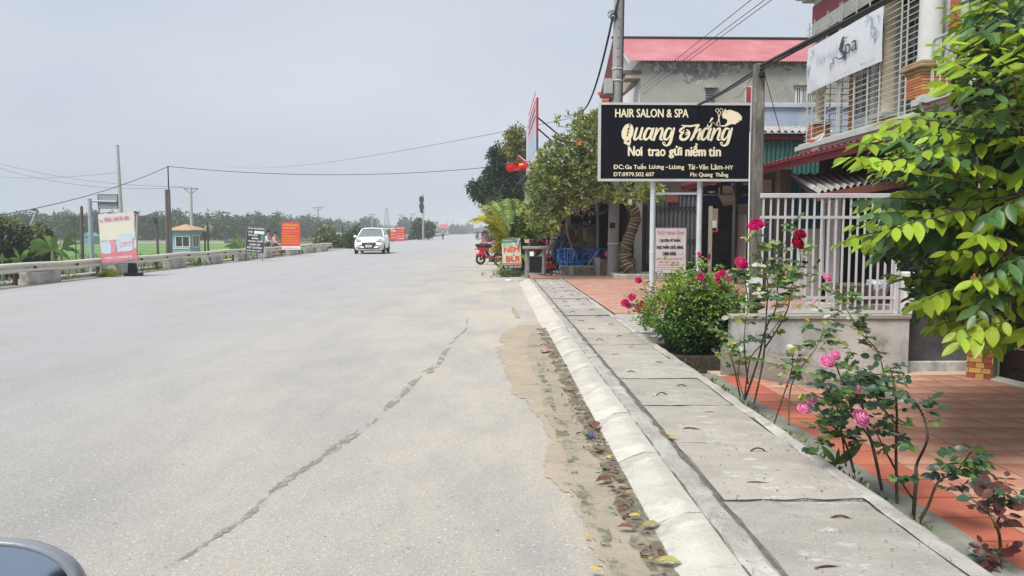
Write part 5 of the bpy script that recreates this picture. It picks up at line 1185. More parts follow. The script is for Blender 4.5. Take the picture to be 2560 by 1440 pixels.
for k in range(3): m2 = MB(); w_ = (x1-x0)/3; m2.bx(x0+.05+k*w_, x0+w_-.04+k*w_, YR-.034, YR-.031, z0+.04, z1-.06); m2.build('pane', GLASSD, fo)
m2 = MB()
for k in range(9): xx = x0+(x1-x0)*(k+.5)/9; m2.bx(xx-.01, xx+.01, YR-.06, YR-.04, z0, z1)
struct(m2.build('window_bars', WHITEP, fo), kind='stuff'); MB().bx(x0-.08, x1+.1, YR-.14, YR-.031, z1+.01, z1+.09).build('window_hood', CONC, t)
# orange tiled house behind the concrete pole
t = thing('orange_tile_house', 'tan house with a steep orange tiled roof behind the concrete pole', 'house', (0, 0, 0)); Yo = 40
a = at(1508, 258, Yo); b = at(1566, 206, Yo); MB().bx(a.x, b.x+3, Yo, Yo+6, 0, a.z+.1).build('wall', mat('tan_render', (.42, .36, .27), None, 2, .9), t)
OT = mat('orange_tiles', (.55, .14, .06), (.46, .11, .05), 5, .7)
m2 = MB()
for i in range(10):
    q0, q1 = i/10, (i+1)/10; m2.add([(a.x+.05, Yo+3*q0-.3, a.z+(b.z-a.z)*q0+.05), (b.x+3, Yo+3*q0-.3, a.z+(b.z-a.z)*q0+.05), (b.x+3, Yo+3*q1-.3, a.z+(b.z-a.z)*q1), (a.x+.05, Yo+3*q1-.3, a.z+(b.z-a.z)*q1), (a.x+.05, Yo+3*q0-.3, a.z+(b.z-a.z)*q0-.1), (b.x+3, Yo+3*q0-.3, a.z+(b.z-a.z)*q0-.1)], [(0,1,2,3), (4,5,1,0)])
m2.build('roof', OT, t); MB().lathe([(.28, 0), (.3, .5), (.2, .62), (0, .66)], (a.x+.2, Yo, b.z-1.0), 10).build('ridge_ornament', OT, t)

# ------------------------------------------------------------------ shop row under the lean-to (faces the camera)
YS = 20.6; t = thing('shop_row', 'dark row of shop fronts under the red fascia with corrugated gate', 'shop', (0, 0, 0))
X = lambda px, Y=YS: at(px, 580, Y).x
Z = lambda py, Y=YS: at(1700, py, Y).z
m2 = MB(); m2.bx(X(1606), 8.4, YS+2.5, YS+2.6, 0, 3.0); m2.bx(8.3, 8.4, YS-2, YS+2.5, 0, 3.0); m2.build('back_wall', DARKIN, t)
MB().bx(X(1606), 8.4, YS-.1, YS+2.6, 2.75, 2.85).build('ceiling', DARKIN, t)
COLG = mat('grey_white_column', (.42, .43, .40), (.33, .34, .32), 3, .85, wear=((.22, .22, .2), 4, .58, .72)); bevel(MB().bx(X(1586), X(1603), YS-.15, YS+.1, 0, 2.75).build('column', COLG, t), .01)
MB().tube([(X(1607), YS-.12, 0), (X(1607), YS-.12, 2.6)], .03, 8).build('drain_pipe', BLKS, t)
MB().corr((X(1611), YS, Z(488)), (X(1748), YS, Z(488)), (X(1748), YS, .35), (X(1611), YS, .35), 13, .03).build('corrugated_gate', mat('dark_galvanised_sheet', (.13, .135, .15), (.075, .08, .09), 3, .5, metal=.2, stretch=(1, 1, .3)), t)
for z in (Z(518), Z(600)): MB().bx(X(1611), X(1748), YS-.06, YS-.032, z-.02, z+.02).build('gate_rail', BLKS, t)
MB().bx(X(1611), X(1750), YS-.05, YS+.05, Z(486), 2.75).build('header', mat('dark_header', (.05, .045, .05), (.09, .05, .05), 3, .9), t)
MB().bx(X(1664), X(1693), YS-.07, YS-.051, Z(506), Z(488)).build('red_roof_scrap', mat('dull_red_sheet', (.22, .05, .05), None, 9, .8), t)
MB().bx(X(1750), X(1757), YS-.9, YS-.8, 0, 2.4).build('post', mat('light_post', (.40, .38, .33), None, 5, .8), t)
po = MB().bx(X(1766), X(1786), YS-.3, YS-.28, Z(580), Z(522)).build('poster', mat('tan_poster', (.34, .27, .17), (.22, .17, .11), 9, .8), t)
for k in range(3): MB().bx(X(1768), X(1783), YS-.305, YS-.301, Z(560)-k*.09, Z(552)-k*.09).build('poster_text', WHT_T, po)
MB().bx(X(1768), X(1786), YS-.305, YS-.301, Z(578), Z(570)).build('poster_foot', ORG, po)
MB().bx(X(1806), X(1838), YS-1.2, YS-.85, 0, 2.4).build('timber_panel', mat('dark_weathered_wood', (.11, .095, .085), (.05, .042, .038), 5, .9, stretch=(1, 1, .12), bump=.5, bscale=20), t)
Yd = 17.0
rs = MB().bx(X(1840, Yd), X(1882, Yd), Yd, Yd+.06, Z(536, Yd), Z(512, Yd)).build('shutter_box', mat('tan_shutter', (.33, .29, .22), (.29, .25, .19), 6, .7), t)
for k in range(5): MB().bx(X(1840, Yd), X(1882, Yd), Yd-.02, Yd-.001, Z(535, Yd)+k*.042, Z(535, Yd)+k*.042+.032).build('slat', MATS['tan_shutter'], rs)
d = MB().bx(X(1842, Yd), X(1862, Yd), Yd+.02, Yd+.07, 0, Z(537, Yd)).build('door', mat('off_white_door', (.50, .48, .45), (.44, .42, .39), 4, .6), t); MB().bx(X(1863, Yd), X(1866, Yd), Yd-.01, Yd+.05, 0, Z(537, Yd)).build('door_frame', WHITEP, t)
MB().bx(X(1867, Yd), X(1905, Yd), Yd+.03, Yd+.05, 0, Z(537, Yd)).build('dark_glass', GLASSD, t)
MB().bx(X(1838, Yd), X(1841, Yd), Yd-.04, Yd+.04, 0, 2.3).build('black_post', BLKS, t)
MB().bx(X(1840, Yd), 5.6, Yd+.08, Yd+.2, 2.05, 2.6).build('lintel', DARKIN, t)
# blue folding canopy with a cream middle
Yb = 18.4; t = thing('blue_canopy', 'navy blue shop canopy with a cream middle panel under the red fascia', 'canopy', (0, 0, 0)); NB = mat('navy_canvas', (.012, .03, .13), (.018, .04, .16), 4, .6); CB = mat('cream_canvas', (.60, .52, .42), (.54, .46, .37), 4, .7)
Zb = lambda py: Z(py, Yb)
for (p0, p1, m, ) in ((1758, 1794, NB), (1834, 1878, NB)):
    MB().add([(X(p0, Yb), Yb, Zb(487)), (X(p1, Yb), Yb, Zb(487)), (X(p1, Yb), Yb+.3, Zb(456)), (X(p0, Yb), Yb+.3, Zb(470 if p0 < 1800 else 456))], [(0,1,2,3)]).build('upper_panel', m, t)
m2 = MB(); m2.add([(X(1758, Yb), Yb, Zb(489)), (X(1794, Yb), Yb, Zb(489)), (X(1802, Yb), Yb-.12, Zb(515)), (X(1764, Yb), Yb-.12, Zb(516))], [(0,1,2,3)]); m2.build('valance', NB, t); m2 = MB(); m2.add([(X(1834, Yb), Yb, Zb(489)), (X(1878, Yb), Yb, Zb(489)), (X(1878, Yb), Yb-.12, Zb(509)), (X(1838, Yb), Yb-.12, Zb(512))], [(0,1,2,3)]); m2.build('valance', NB, t)
MB().add([(X(1794, Yb), Yb-.01, Zb(489)), (X(1832, Yb), Yb-.01, Zb(489)), (X(1832, Yb), Yb-.05, Zb(503)), (X(1839, Yb), Yb-.13, Zb(511)), (X(1802, Yb), Yb-.13, Zb(515)), (X(1794, Yb), Yb-.05, Zb(508))], [(0,1,2,3,4,5)]).build('cream_valance', CB, t)
m2 = MB(); m2.bx(X(1806, Yb), X(1831, Yb), Yb+.02, Yb+.05, Zb(483), Zb(464)); m2.bx(X(1795, Yb), X(1799, Yb), Yb+.02, Yb+.05, Zb(484), Zb(468)); m2.build('cream_panel', CB, t)
MB().bx(X(1758, Yb), X(1880, Yb), Yb-.02, Yb+.03, Zb(489), Zb(485)).build('canopy_bar', STEELG, t)
MB().sph((X(1775, Yb), Yb-.1, Zb(480)), (.09, .05, .025)).build('lamp', WHITEP, t)

# ------------------------------------------------------------------ yard behind the railing
t = thing('yard_house_front', 'blue corrugated and rendered house front in the yard behind the railing', 'house front', (0, 0, 0)); Yy = 14.0
Xy = lambda px, Y=Yy: at(px, 580, Y).x
Zy = lambda py, Y=Yy: at(2000, py, Y).z
BLC = mat('teal_blue_sheet', (.02, .16, .23), (.015, .12, .18), 3, .45, stretch=(1, 1, .1), wear=((.05, .24, .30), 7, .6, .7))
MB().corr((Xy(1974), Yy, Zy(440)), (Xy(2062), Yy, Zy(440)), (Xy(2062), Yy, Zy(680)), (Xy(1974), Yy, Zy(680)), 12, .02).build('corrugated_wall', BLC, t)
MB().bx(Xy(1945), Xy(1973), Yy-.05, Yy+.2, .07, 2.4).build('post', mat('grey_brown_post', (.17, .155, .14), (.11, .10, .09), 3, .9, stretch=(1, 1, .3)), t)
MB().bx(Xy(1902), Xy(1941), Yy+.3, Yy+.34, Zy(478), Zy(446)).build('tan_panel', mat('tan_board', (.46, .38, .29), (.41, .33, .25), 3, .8), t)
MB().bx(Xy(1900), Xy(1975), Yy+.42, Yy+.5, .07, 2.5).build('back_wall', mat('yard_back_wall', (.24, .23, .22), (.16, .155, .15), 2, .9), t)
MB().bx(Xy(1903), Xy(1940), Yy+.36, Yy+.41, .07, Zy(545)).build('shutter', STEELG, t); MB().bx(Xy(1912), Xy(1926), Yy+.28, Yy+.36, .07, Zy(560)).build('dark_door', BLKS, t)
PLA = mat('pale_plaster', (.50, .485, .455), (.41, .395, .37), 2.2, .9, wear=((.30, .29, .27), 3, .58, .72))
Yp = 12.6; MB().bx(Xy(2014, Yp), Xy(2058, Yp), Yp, Yp+.35, .07, Zy(572, Yp)).build('plaster_pier', PLA, t)
MB().bx(Xy(1945, Yp), Xy(2062, Yp), Yp+.36, Yp+.5, .07, Zy(680, Yp)).build('low_wall', PLA, t)
MB().bx(Xy(2059, Yp), Xy(2082, 12), 12.0, 12.2, .07, Zy(690, 12)).build('gate_step', PLA, t)
MB().bx(Xy(2062), 8, Yy+.1, Yy+.2, .07, 2.6).build('dark_wall', mat('dark_teal_wall', (.03, .042, .045), (.02, .028, .03), 2, .6), t)
Yg = 11.6; gx0, gx1 = Xy(2056, Yg), Xy(2095, Yg); t = thing('white_gate', 'white barred metal gate behind the railing beside the plaster pier', 'gate', (gx0, Yg, .07))
gw, gz0, gz1 = gx1-gx0, Zy(688, Yg)-.07, Zy(500, Yg)-.07
bevel(MB().bx(gw*.80, gw+.02, -.06, .06, 0, gz1+.15).build('post', GATEM, t), .006)
m2 = MB(); m2.bx(0, .03, -.02, .02, gz0, gz1); m2.bx(.031, gw*.79, -.02, .02, gz1-.04, gz1); m2.bx(.031, gw*.79, -.02, .02, gz0, gz0+.04); m2.build('gate_frame', GATEM, t)
for k in range(5): m2 = MB(); x = .06 + k*(gw*.79-.08)/5; m2.bx(x, x+.014, -.012, .012, gz0+.041, gz1-.041); m2.build('bar', GATEM, t)
# fibro-cement awning with rusty beam
t = thing('yard_awning', 'low grey fibro-cement awning with a rusty red front beam', 'awning', (0, 0, 0))
A = at(1973, 436, 13.6); B = at(2048, 480, 10.2); Cc = at(2330, 428, 8.8); D = at(2330, 426, 12.4)
MB().corr(A, D, Cc, B, 16, .022, per=7, rows=3).build('roof_sheet', FIBRO, t)
MB().bar(B + V((.0, .03, -.075)), Cc + V((.0, .03, -.075)), .05, .10).build('front_beam', mat('rust_red_beam', (.15, .045, .03), (.09, .035, .028), 7, .8), t)
MB().bar(A + V((.1, 0, -.06)), B + V((.03, .1, -.07)), .05, .07).build('side_rafter', BLKS, t)
MB().bx(5.2, 5.3, 9.2, 9.3, .07, 1.95).build('post', RUST, t)
t = thing('yard_planter', 'low curved rendered planter wall behind the right end of the railing', 'planter', (at(2180, 700, 9.6).x, 9.6, .07))
m2 = MB(); vs = []; fs = []; n_ = 18
for i in range(n_+1):
    a_ = PI + PI*i/n_; 
    for (r_, z) in ((.66, 0), (.66, .26), (.58, .27), (.58, .05)): vs.append((r_*1.25*math.cos(a_)+.1, r_*.7*math.sin(a_)+.3, z))
    if i: b = 4*i; fs += [(b-4+k, b-3+k, b+k+1, b+k) for k in range(3)]
m2.add(vs, fs, 0, False); m2.build('wall', PLA, t)
MB().add([(.1 + .72*math.cos(PI+PI*i/12)*1.0, .3+.4*math.sin(PI+PI*i/12), .2) for i in range(13)], [tuple(range(13))]).build('soil', SOIL, t)
q = at(2130, 715, 9.3); t = thing('bonsai_pot', 'shallow brown glazed pot on the curved planter behind the railing', 'pot', (q.x, 9.3, q.z-.14)); MB().lathe([(.0, 0), (.17, 0), (.24, .14), (.26, .16), (.24, .17), (.2, .14), (0, .13)], n=18).build('pot', mat('brown_glaze', (.12, .095, .085), (.09, .07, .06), 5, .4), t)
q = at(2195, 710, 9.2); t = thing('patterned_pot', 'small white and blue patterned pot right of the brown pot', 'pot', (q.x, 9.2, q.z-.15)); MB().lathe([(.0, 0), (.09, 0), (.14, .12), (.13, .2), (.11, .2), (0, .16)], n=14).build('pot', mat('blue_white_glaze', (.40, .42, .45), (.08, .11, .24), 30, .3, ramp=(.45, .5)), t)

# ------------------------------------------------------------------ brick pier, green jamb and dark door at the right edge
a = gp(2415, 943, CZ); b = gp(2482, 950, CZ); c = gp(2513, 946, CZ); print('pier', a, b, c)
t = thing('brick_pier', 'yellow and red brick-faced pier with a pale green side by the dark door', 'pier', (0, 0, CZ))
d = (b-a); L = d.length; d.normalize(); ang = math.atan2(d.y, d.x)
a0 = V((a.x, a.y, 0)); nin = V((-d.y, d.x, 0))
cx = [a0, V((b.x, b.y, 0)), V((c.x, c.y+.12, 0)), a0 + nin*.4 + V((.3, 0, 0))]
MB().add([(p.x, p.y, -.1) for p in cx] + [(p.x, p.y, 2.7) for p in cx], [(0,1,5,4), (1,2,6,5), (2,3,7,6), (3,0,4,7), (4,5,6,7)], 0).build('core', mat('pale_green_render', (.34, .42, .27), (.29, .36, .23), 3, .85, wear=((.20, .24, .16), 5, .62, .75)), t)
YBR = mat('yellow_brick', (.62, .37, .12), (.54, .30, .09), 12, .8, objrand=.16); RBR = mat('dark_red_brick', (.34, .105, .05), (.27, .08, .04), 12, .8, objrand=.2)
hb = .052
for r in range(26):
    x = 0 if r % 2 == 0 else -.055; k = 0
    while x < L - .002:
        x1 = x + (.075 if (k == 0 or x + .11 > L-.075) else .11); xa, xb = max(0, x), min(L, x1)
        if xb - xa > .015:
            end = k == 0 or xb > L - .02; mm = RBR if (end and rnd.random() < .75) else YBR
            q = MB(); q.box((0, 0, 0), (xb-xa-.005, .016, hb-.006)); ob = q.build('brick', mm, t, a0 + d*((xa+xb)/2) - nin*.009 + V((0, 0, r*hb + hb/2))); ob.rotation_euler = (0, 0, ang)
        x = x1; k += 1
e = gp(2680, 985, CZ); t = thing('dark_door', 'dark brown house door beside the green side of the brick pier', 'door', (c.x, c.y+.1, CZ)); d2 = V((e.x-c.x, e.y-c.y, 0)); 
ang2 = math.atan2(d2.y, d2.x); t.rotation_euler = (0, 0, ang2); DKD = mat('dark_brown_door', (.030, .017, .018), (.02, .012, .013), 6, .45, stretch=(1, 1, .2))
MB().bx(.01, .95, 0, .05, 0, 2.1).build('door_leaf', DKD, t)
for (z0, z1) in ((.12, .75), (.9, 1.95)): bevel(MB().bx(.14, .80, -.02, -.001, z0, z1).build('door_panel', DKD, t), .015)
MB().bx(.18, .42, -.032, -.021, .30, .315).build('scratch_strip', mat('grey_strip', (.22, .17, .18), None, 9, .5), t); MB().tube([(.08, -.03, 1.0), (.08, -.06, 1.0), (.08, -.06, .88)], .012, 6).build('handle', CHROME, t)
bevel(MB().bx(-.05, 1.4, -.22, -.06, -.06, .018).build('threshold', mat('white_threshold', (.50, .50, .46), (.40, .40, .36), 6, .9), t), .01)
m2 = MB(); m2.bx(.96, 2.6, 0, .2, 0, 2.7); m2.bx(-.05, .959, 0, .2, 2.11, 2.7); m2.build('house_wall', MATS['pale_green_render'], t)

# ------------------------------------------------------------------ near wooden/concrete pole with cables
PY = 7.58; a = at(1898, 160, PY); t = thing('square_pole', 'weathered grey square concrete pole at the left end of the white railing', 'pole', (at(1886, 700, PY).x, PY, CZ)); zt = a.z-CZ; dx = a.x - t.location.x
m2 = MB(); w = .054
vs = []; fs = []; nn = 14
for i in range(nn+1):
    q = i/nn; cx_ = dx*q; ww = w*(1.02-.12*q)
    for sx_, sy_ in ((-1,-1), (1,-1), (1,1), (-1,1)): vs.append((cx_+ww*sx_+rnd.uniform(-.002, .002), ww*sy_+rnd.uniform(-.002, .002), -.2+(zt+.2)*q))
    if i: b = 4*i; fs += [(b-4+k, b-4+(k+1) % 4, b+(k+1) % 4, b+k) for k in range(4)]
fs.append(tuple(range(4*nn, 4*nn+4))); m2.add(vs, fs)
bevel(m2.build('shaft', mat('weathered_pole', (.20, .185, .16), (.085, .078, .068), 5, .95, bump=.7, bscale=40, stretch=(1.5, 1.5, .35), wear=[((.34, .32, .28), 2.5, .52, .68), ((.05, .047, .042), 3.0, .58, .72)]), t), .006)
m2 = MB(); m2.tube([(-.075, -.03, .1), (-.075 + dx*.35, -.03, .35*zt)], .018, 8); m2.tube([(-.075 + dx*.35, -.03, .35*zt+.001), (dx-.085, -.03, zt*.78)], .007, 6); m2.build('conduit', WHITEP, t)
MB().lathe([(.02, 0), (.035, .02), (.02, .05)], (dx, -.06, zt-.12), 8, R=Euler((PI/2, 0, 0)).to_matrix()).build('insulator', BLACKP, t)
MB().bar((-.07, -.065, .92), (.05, -.065, .92), .02, .06).build('meter_tag', WHITEP, t)
top = V((a.x, PY-.075, a.z-.03))
for k, (o, r_) in enumerate(((V((0, 0, 0)), .017), (V((.0, .03, -.035)), .013))):
    wire(top + o + (at(2262, -24+k*6, 5.2) - top - o)*3.6, top + o, .0, r_, ['thick black cable from the square pole toward the upper right', 'thinner black cable lying along the thick cable to the upper right'][k], n=10)
    wire(top + o, at(1743 - k*3, 262 + k*4, 13.27), .03, r_*.8, ['black cable sloping from the square pole down behind the salon sign', 'second cable sloping down behind the salon sign, just below the first'][k], n=10)
wire(at(1912, 185, PY), at(1975, 410, 8.6), .02, .004, 'thin drop wire from the square pole to the awning', n=8); 
wire(at(1880, 190, PY), at(1835, 245, 9.5), .06, .003, 'loose thin wire curling left of the square pole top', n=8)
for k, (x0, y0, x1, y1) in enumerate(((1890, -10, 1598, 222), (1925, -10, 1612, 222), (1942, -10, 1606, 236))):
    wire(at(x0, y0, 11), at(x1, y1, 24.5), .0, .006, ['upper', 'middle', 'lower'][k] + ' thin wire of three crossing the red roof', n=4)

# round concrete utility pole by the tree, with meter box, cable coil
UY = 19.8; b = at(1531, 692, UY); a = at(1547, 0, UY); d = (a-b); bz = .1; p0 = b + d*((bz-b.z)/d.z); p1 = b + d*((9.4-b.z)/d.z)
t = thing('utility_pole', 'round grey concrete utility pole rising behind the salon sign', 'pole', p0)
MB().tube([(0, 0, -.2), p1-p0], [.148, .112], 18).build('shaft', mat('grey_utility_concrete', (.34, .34, .33), (.24, .24, .235), 2.2, .85, bump=.25, stretch=(1, 1, .3), wear=((.18, .18, .175), 2.5, .58, .72)), t)
uax = (p1-p0).normalized()
for k in range(16):
    m2 = MB(); c_ = uax*(5.15+k*.24) + V((-.01, -.128 + .0018*k, 0)); m2.bar(c_ + V((-.028, 0, 0)), c_ + V((.028, 0, 0)), .03, .05 if k % 3 else .09); m2.build('raised_mark', MATS['grey_utility_concrete'], t)
q = at(1533, 549, UY-.15); pl = MB().bx(-.065, .065, -.015, 0, -.055, .055).build('number_plate', mat('blue_plate', (.40, .46, .68), None, 9, .4), t, q-p0); text('TBA 341', -.05, .05, -.03, .03, -.017, NAVY, pl, .02)
q = at(1531, 563, UY-.15); MB().bx(-.07, .07, -.01, .005, -.08, .07).build('faded_notice', BLKS, t, q-p0)
m2 = MB(); c_ = uax*.85; m2.tube([c_ + V((.15*math.cos(i*PI/8), .15*math.sin(i*PI/8), .0)) for i in range(17)], .014, 6, cap=False); m2.build('pale_strap', WHITEP, t)
q = at(1521, 218, UY-.05); bevel(MB().bx(-.11, .10, -.12, .1, -.18, .20).build('meter_box', mat('pale_meter_box', (.40, .42, .39), (.35, .37, .34), 6, .6), t, q-p0), .01)
for z in (5.02, 5.32): m2 = MB(); c_ = uax*z; m2.tube([c_ + V((.14*math.cos(i*PI/8), .14*math.sin(i*PI/8), 0)) for i in range(17)], .012, 6, cap=False); m2.build('steel_band', WHITEP, t)
m2 = MB(); c_ = uax*5.0; m2.tube([c_ + V((.125, -.02, -1)), uax*9.2 + V((.11, -.02, 0))], .022, 6); m2.build('riser_cable', CABLE, t)
m2 = MB(); q = at(1527, 243, UY-.1)-p0; m2.tube([q, q + V((-.02, .02, -.12)), q + V((.05, 0, -.25))], .035, 6); m2.build('cable_tail', CABLE, t)
q = at(1532, 40, UY-.12); t = thing('cable_coil', 'tangled coil of black cable tied high on the utility pole', 'cable coil', q)
for k in range(6):
    MB().torus((rnd.uniform(-.05, .03), rnd.uniform(-.05, .02), rnd.uniform(-.05, .05)), rnd.uniform(.07, .12), .008, Euler((PI/2 + rnd.uniform(-.5, .5), rnd.uniform(-.6, .6), 0)).to_matrix(), 18, 5).build('loop', CABLE, t)
wire(at(1553, -30, UY-.1), at(1536, 38, UY-.15), .0, .03, 'short thick cable from above into the coil on the utility pole', n=6)
wire(at(1532, 42, UY-.15), at(1453, 278, 30), .55, .03, 'black cable sagging from the cable coil to the far concrete pole')
simple_post('concrete_pole', 1450, 268, 1449, 500, 30, .11, .14, POLEC, 'far concrete pole top rising out of the shop tree', 'pole', base=0)
# ------------------------------------------------------------------ corner shop behind the tree
t = thing('corner_shop', 'dark open corner shop under the tree with white side wall to the road', 'shop', (0, 0, 0)); YF = 24.2
WALLW = mat('dirty_white_wall', (.50, .51, .50), (.38, .39, .38), 1.6, .9, wear=((.26, .26, .25), 2, .58, .75)); GREYI = mat('grey_shop_wall', (.20, .205, .21), (.14, .145, .15), 1.5, .9)
MB().bx(1.38, 1.52, YF, 34, 0, 3.55).build('side_wall', WALLW, t)
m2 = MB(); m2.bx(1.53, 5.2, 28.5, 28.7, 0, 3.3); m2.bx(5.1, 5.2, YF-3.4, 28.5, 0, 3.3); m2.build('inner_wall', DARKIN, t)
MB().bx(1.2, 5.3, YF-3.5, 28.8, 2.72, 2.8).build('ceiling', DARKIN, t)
MB().bx(1.55, 2.55, YF+1.2, YF+1.3, 1.15, 2.7).build('grey_partition', GREYI, t)
MB().bx(1.2, 3.6, YF-3.45, YF-3.4, 2.45, 2.72).build('lintel', BLKS, t)
MB().corr((1.0, YF-3.6, 2.85), (1.0, 34, 3.35), (5.3, 34, 4.0), (5.3, YF-3.6, 3.5), 40, .03).build('roof_sheet', mat('black_roof_sheet', (.05, .05, .055), (.035, .035, .04), 3, .7), t)
for x in (at(1490, 600, 21.4).x,):
    MB().bx(x, x+.07, 21.3, 21.4, .1, 2.72).build('post', mat('grey_green_post', (.14, .16, .16), None, 4, .7), t)
t = thing('roof_billboard', 'tall pink and white shop billboard seen edge-on above the shop tree', 'billboard', (0, 0, 0))
XB = 1.22; n0 = atx(1343, 372, XB); n1 = atx(1337, 264, XB); f0 = atx(1317, 425, XB); ya, yb = n0.y, f0.y
MB().bx(XB-.02, XB+.02, ya, yb, 2.95, n1.z).build('panel', mat('white_billboard', (.60, .58, .60), (.56, .54, .57), 1, .6), t)
def strip(z0, z1, m, nm, y0=ya+.05, y1=yb-1.2): q = MB(); q.bx(XB-.026, XB-.021, y0, y1, z0, z1); q.build(nm, m, t)
strip(n0.z+.75, n1.z-.05, mat('pink_white_print', (.60, .44, .48), (.56, .36, .42), 1.2, .6), 'pink_print'); strip(n0.z, n0.z+.749, mat('pale_blue_print2', (.30, .44, .62), (.50, .52, .58), 1.2, .6), 'blue_print')
for k in range(4): strip(n0.z+.95+k*.22, n0.z+1.02+k*.22, RED_T if k > 1 else WHT_T, 'lettering', ya+.5, yb-2.0)
MB().bx(XB-.03, XB+.03, ya-.05, ya-.001, n0.z+.30, n1.z).build('red_edge', mat('crimson_edge', (.42, .02, .06), None, 5, .5), t); MB().bx(XB-.03, XB+.03, ya-.05, ya-.001, n0.z-.05, n0.z+.299).build('blue_edge', mat('blue_edge', (.03, .12, .26), None, 5, .5), t)
for p, q in ((at(1341, 291, ya), at(1412, 350, ya+1.6)), (at(1343, 320, ya), at(1390, 362, ya+1.6))): MB().tube([p, q], .022, 6).build('brace', BLKS, t)
# flags on the shop front
FLG = mat('flag_red', (.66, .02, .018), (.56, .015, .015), 4, .75, trans=.25); STAR = mat('flag_yellow', (.80, .62, .04), None, 6, .7)
FY = 25.4
t = thing('national_flag', 'red flag with a yellow star hanging from an angled pole on the shop', 'flag', at(1335, 402, FY))
p0 = V((0, 0, 0)); p1 = at(1259, 411, FY-.3)-t.location; MB().tube([p0, p1], .015, 6).build('flag_pole', mat('red_flag_pole', (.4, .04, .03), None, 4, .6), t)
P = lambda px, py, d=0: at(px, py, FY-.15+d)-t.location
rows = [[P(1263, 412), P(1275, 411, .06), P(1288, 409, -.05), P(1300, 408, .06), P(1322, 405)], [P(1265, 421, .05), P(1276, 420, -.04), P(1289, 419, .06), P(1300, 417, -.05), P(1322, 414)], [P(1271, 432), P(1281, 429, .06), P(1292, 426, -.05), P(1303, 425, .04), P(1322, 422)]]
m2 = MB(); vs = [v for r in rows for v in r]; m2.add(vs, [(5*j+i, 5*j+i+1, 5*j+i+6, 5*j+i+5) for j in range(2) for i in range(4)], 0, True); o = m2.build('cloth', FLG, t); s_ = o.modifiers.new('sub', 'SUBSURF'); s_.levels = s_.render_levels = 2
MB().add([P(1297, 409, -.12), P(1308, 407.5, -.12), P(1309, 412, -.12), P(1304, 413, -.12), P(1298, 413.5, -.12)], [(0,1,2,3,4)]).build('star', STAR, t)
t = thing('national_flag', 'second smaller red flag drooping just above the star flag', 'flag', at(1330, 412, FY+1)); P = lambda px, py, d=0: at(px, py, FY+1+d)-t.location
MB().tube([P(1320, 408), P(1296, 388)], .015, 6).build('flag_pole', WHITEP, t)
MB().add([P(1293, 389), P(1303, 392, .05), P(1317, 402), P(1315, 406, .05), P(1304, 403, -.04), P(1299, 396)], [(0,1,5), (1,4,5), (1,2,3,4)], 0, True).build('cloth', FLG, t)

# ------------------------------------------------------------------ low honeycomb brick wall, tree planter
LY = 20.2; t = thing('brick_parapet', 'low wall of hollow bricks between rendered posts before the blue chairs', 'low wall', (0, LY, .1)); Xl = lambda px: at(px, 660, LY).x
HBK = mat('hollow_brick', (.40, .33, .25), (.30, .235, .175), 8, .95, objrand=.22, bump=.4)
RND = mat('rough_render', (.42, .38, .31), (.31, .28, .22), 4, .95, bump=.4)
zl = lambda py: at(1450, py, LY).z-.1
def hollow_panel(x0, x1, z0, z1, rows):
    n = max(2, round((x1-x0)/.11)); bw = (x1-x0)/n; bh = (z1-z0)/rows
    q = MB(); w, h, e = bw-.012, bh-.012, .014; hx = w*.17
    # brick end with two square holes: outline frame pieces
    for (a, b, c, d) in ((-w/2, w/2, h/2-e, h/2), (-w/2, w/2, -h/2, -h/2+e), (-w/2, -w/2+e, -h/2+e, h/2-e), (w/2-e, w/2, -h/2+e, h/2-e), (-.006, .006, -h/2+e, h/2-e)): q.bx(a, b, -.06, .06, c, d)
    q.bx(-w/2+e, w/2-e, .02, .05, -h/2+e, h/2-e)
    me = q.mesh('brick', HBK)
    for r in range(rows):
        for i in range(n): link('brick', me, t, (x0+bw*(i+.5), .06+rnd.uniform(-.008, .008), z0+bh*(r+.5)), (0, 0, rnd.uniform(-.04, .04)))
hollow_panel(Xl(1401), Xl(1421), zl(688), zl(670), 3); hollow_panel(Xl(1436), Xl(1486), zl(688), zl(668), 3)
for (p0, p1, q0) in ((1422, 1435, 664),): bevel(MB().bx(Xl(p0), Xl(p1), -.02, .16, 0, zl(q0)).build('post', RND, t), .01)
bevel(MB().bx(Xl(1399), Xl(1486), -.01, .15, zl(669), zl(664)).build('coping', RND, t), .012)
bevel(MB().bx(Xl(1488), Xl(1501), -.06, .2, -.1, zl(644)).build('tall_post', RND, t), .012)
hollow_panel(Xl(1502), Xl(1518), zl(684), zl(648), 4); bevel(MB().bx(Xl(1396), Xl(1520), -.06, .22, -.12, zl(689)).build('footing', RND, t), .015)
t = thing('brick_parapet', 'darker low hollow-brick wall behind the roped tree trunk', 'low wall', (0, LY+.25, .1)); hollow_panel(Xl(1545), Xl(1598), zl(688), zl(646), 5)
TY = 19.3; a = at(1522, 705, TY); b = at(1640, 700, TY); t = thing('tree_planter', 'low concrete kerb box round the foot of the roped tree', 'planter', (0, 0, .07))
m2 = MB(); x0, x1, y0, y1 = 3.0, 4.25, 18.75, 19.85
m2.bx(x0, x1, y0, y0+.12, -.1, .14); m2.bx(x0, x1, y1-.12, y1, -.1, .14); m2.bx(x0, x0+.12, y0+.121, y1-.121, -.1, .139); m2.bx(x1-.12, x1, y0+.121, y1-.121, -.1, .139); bevel(m2.build('kerb_box', CONC, t), .015)
MB().bx(x0+.121, x1-.121, y0+.121, y1-.121, -.1, .08).build('soil', SOIL, t)

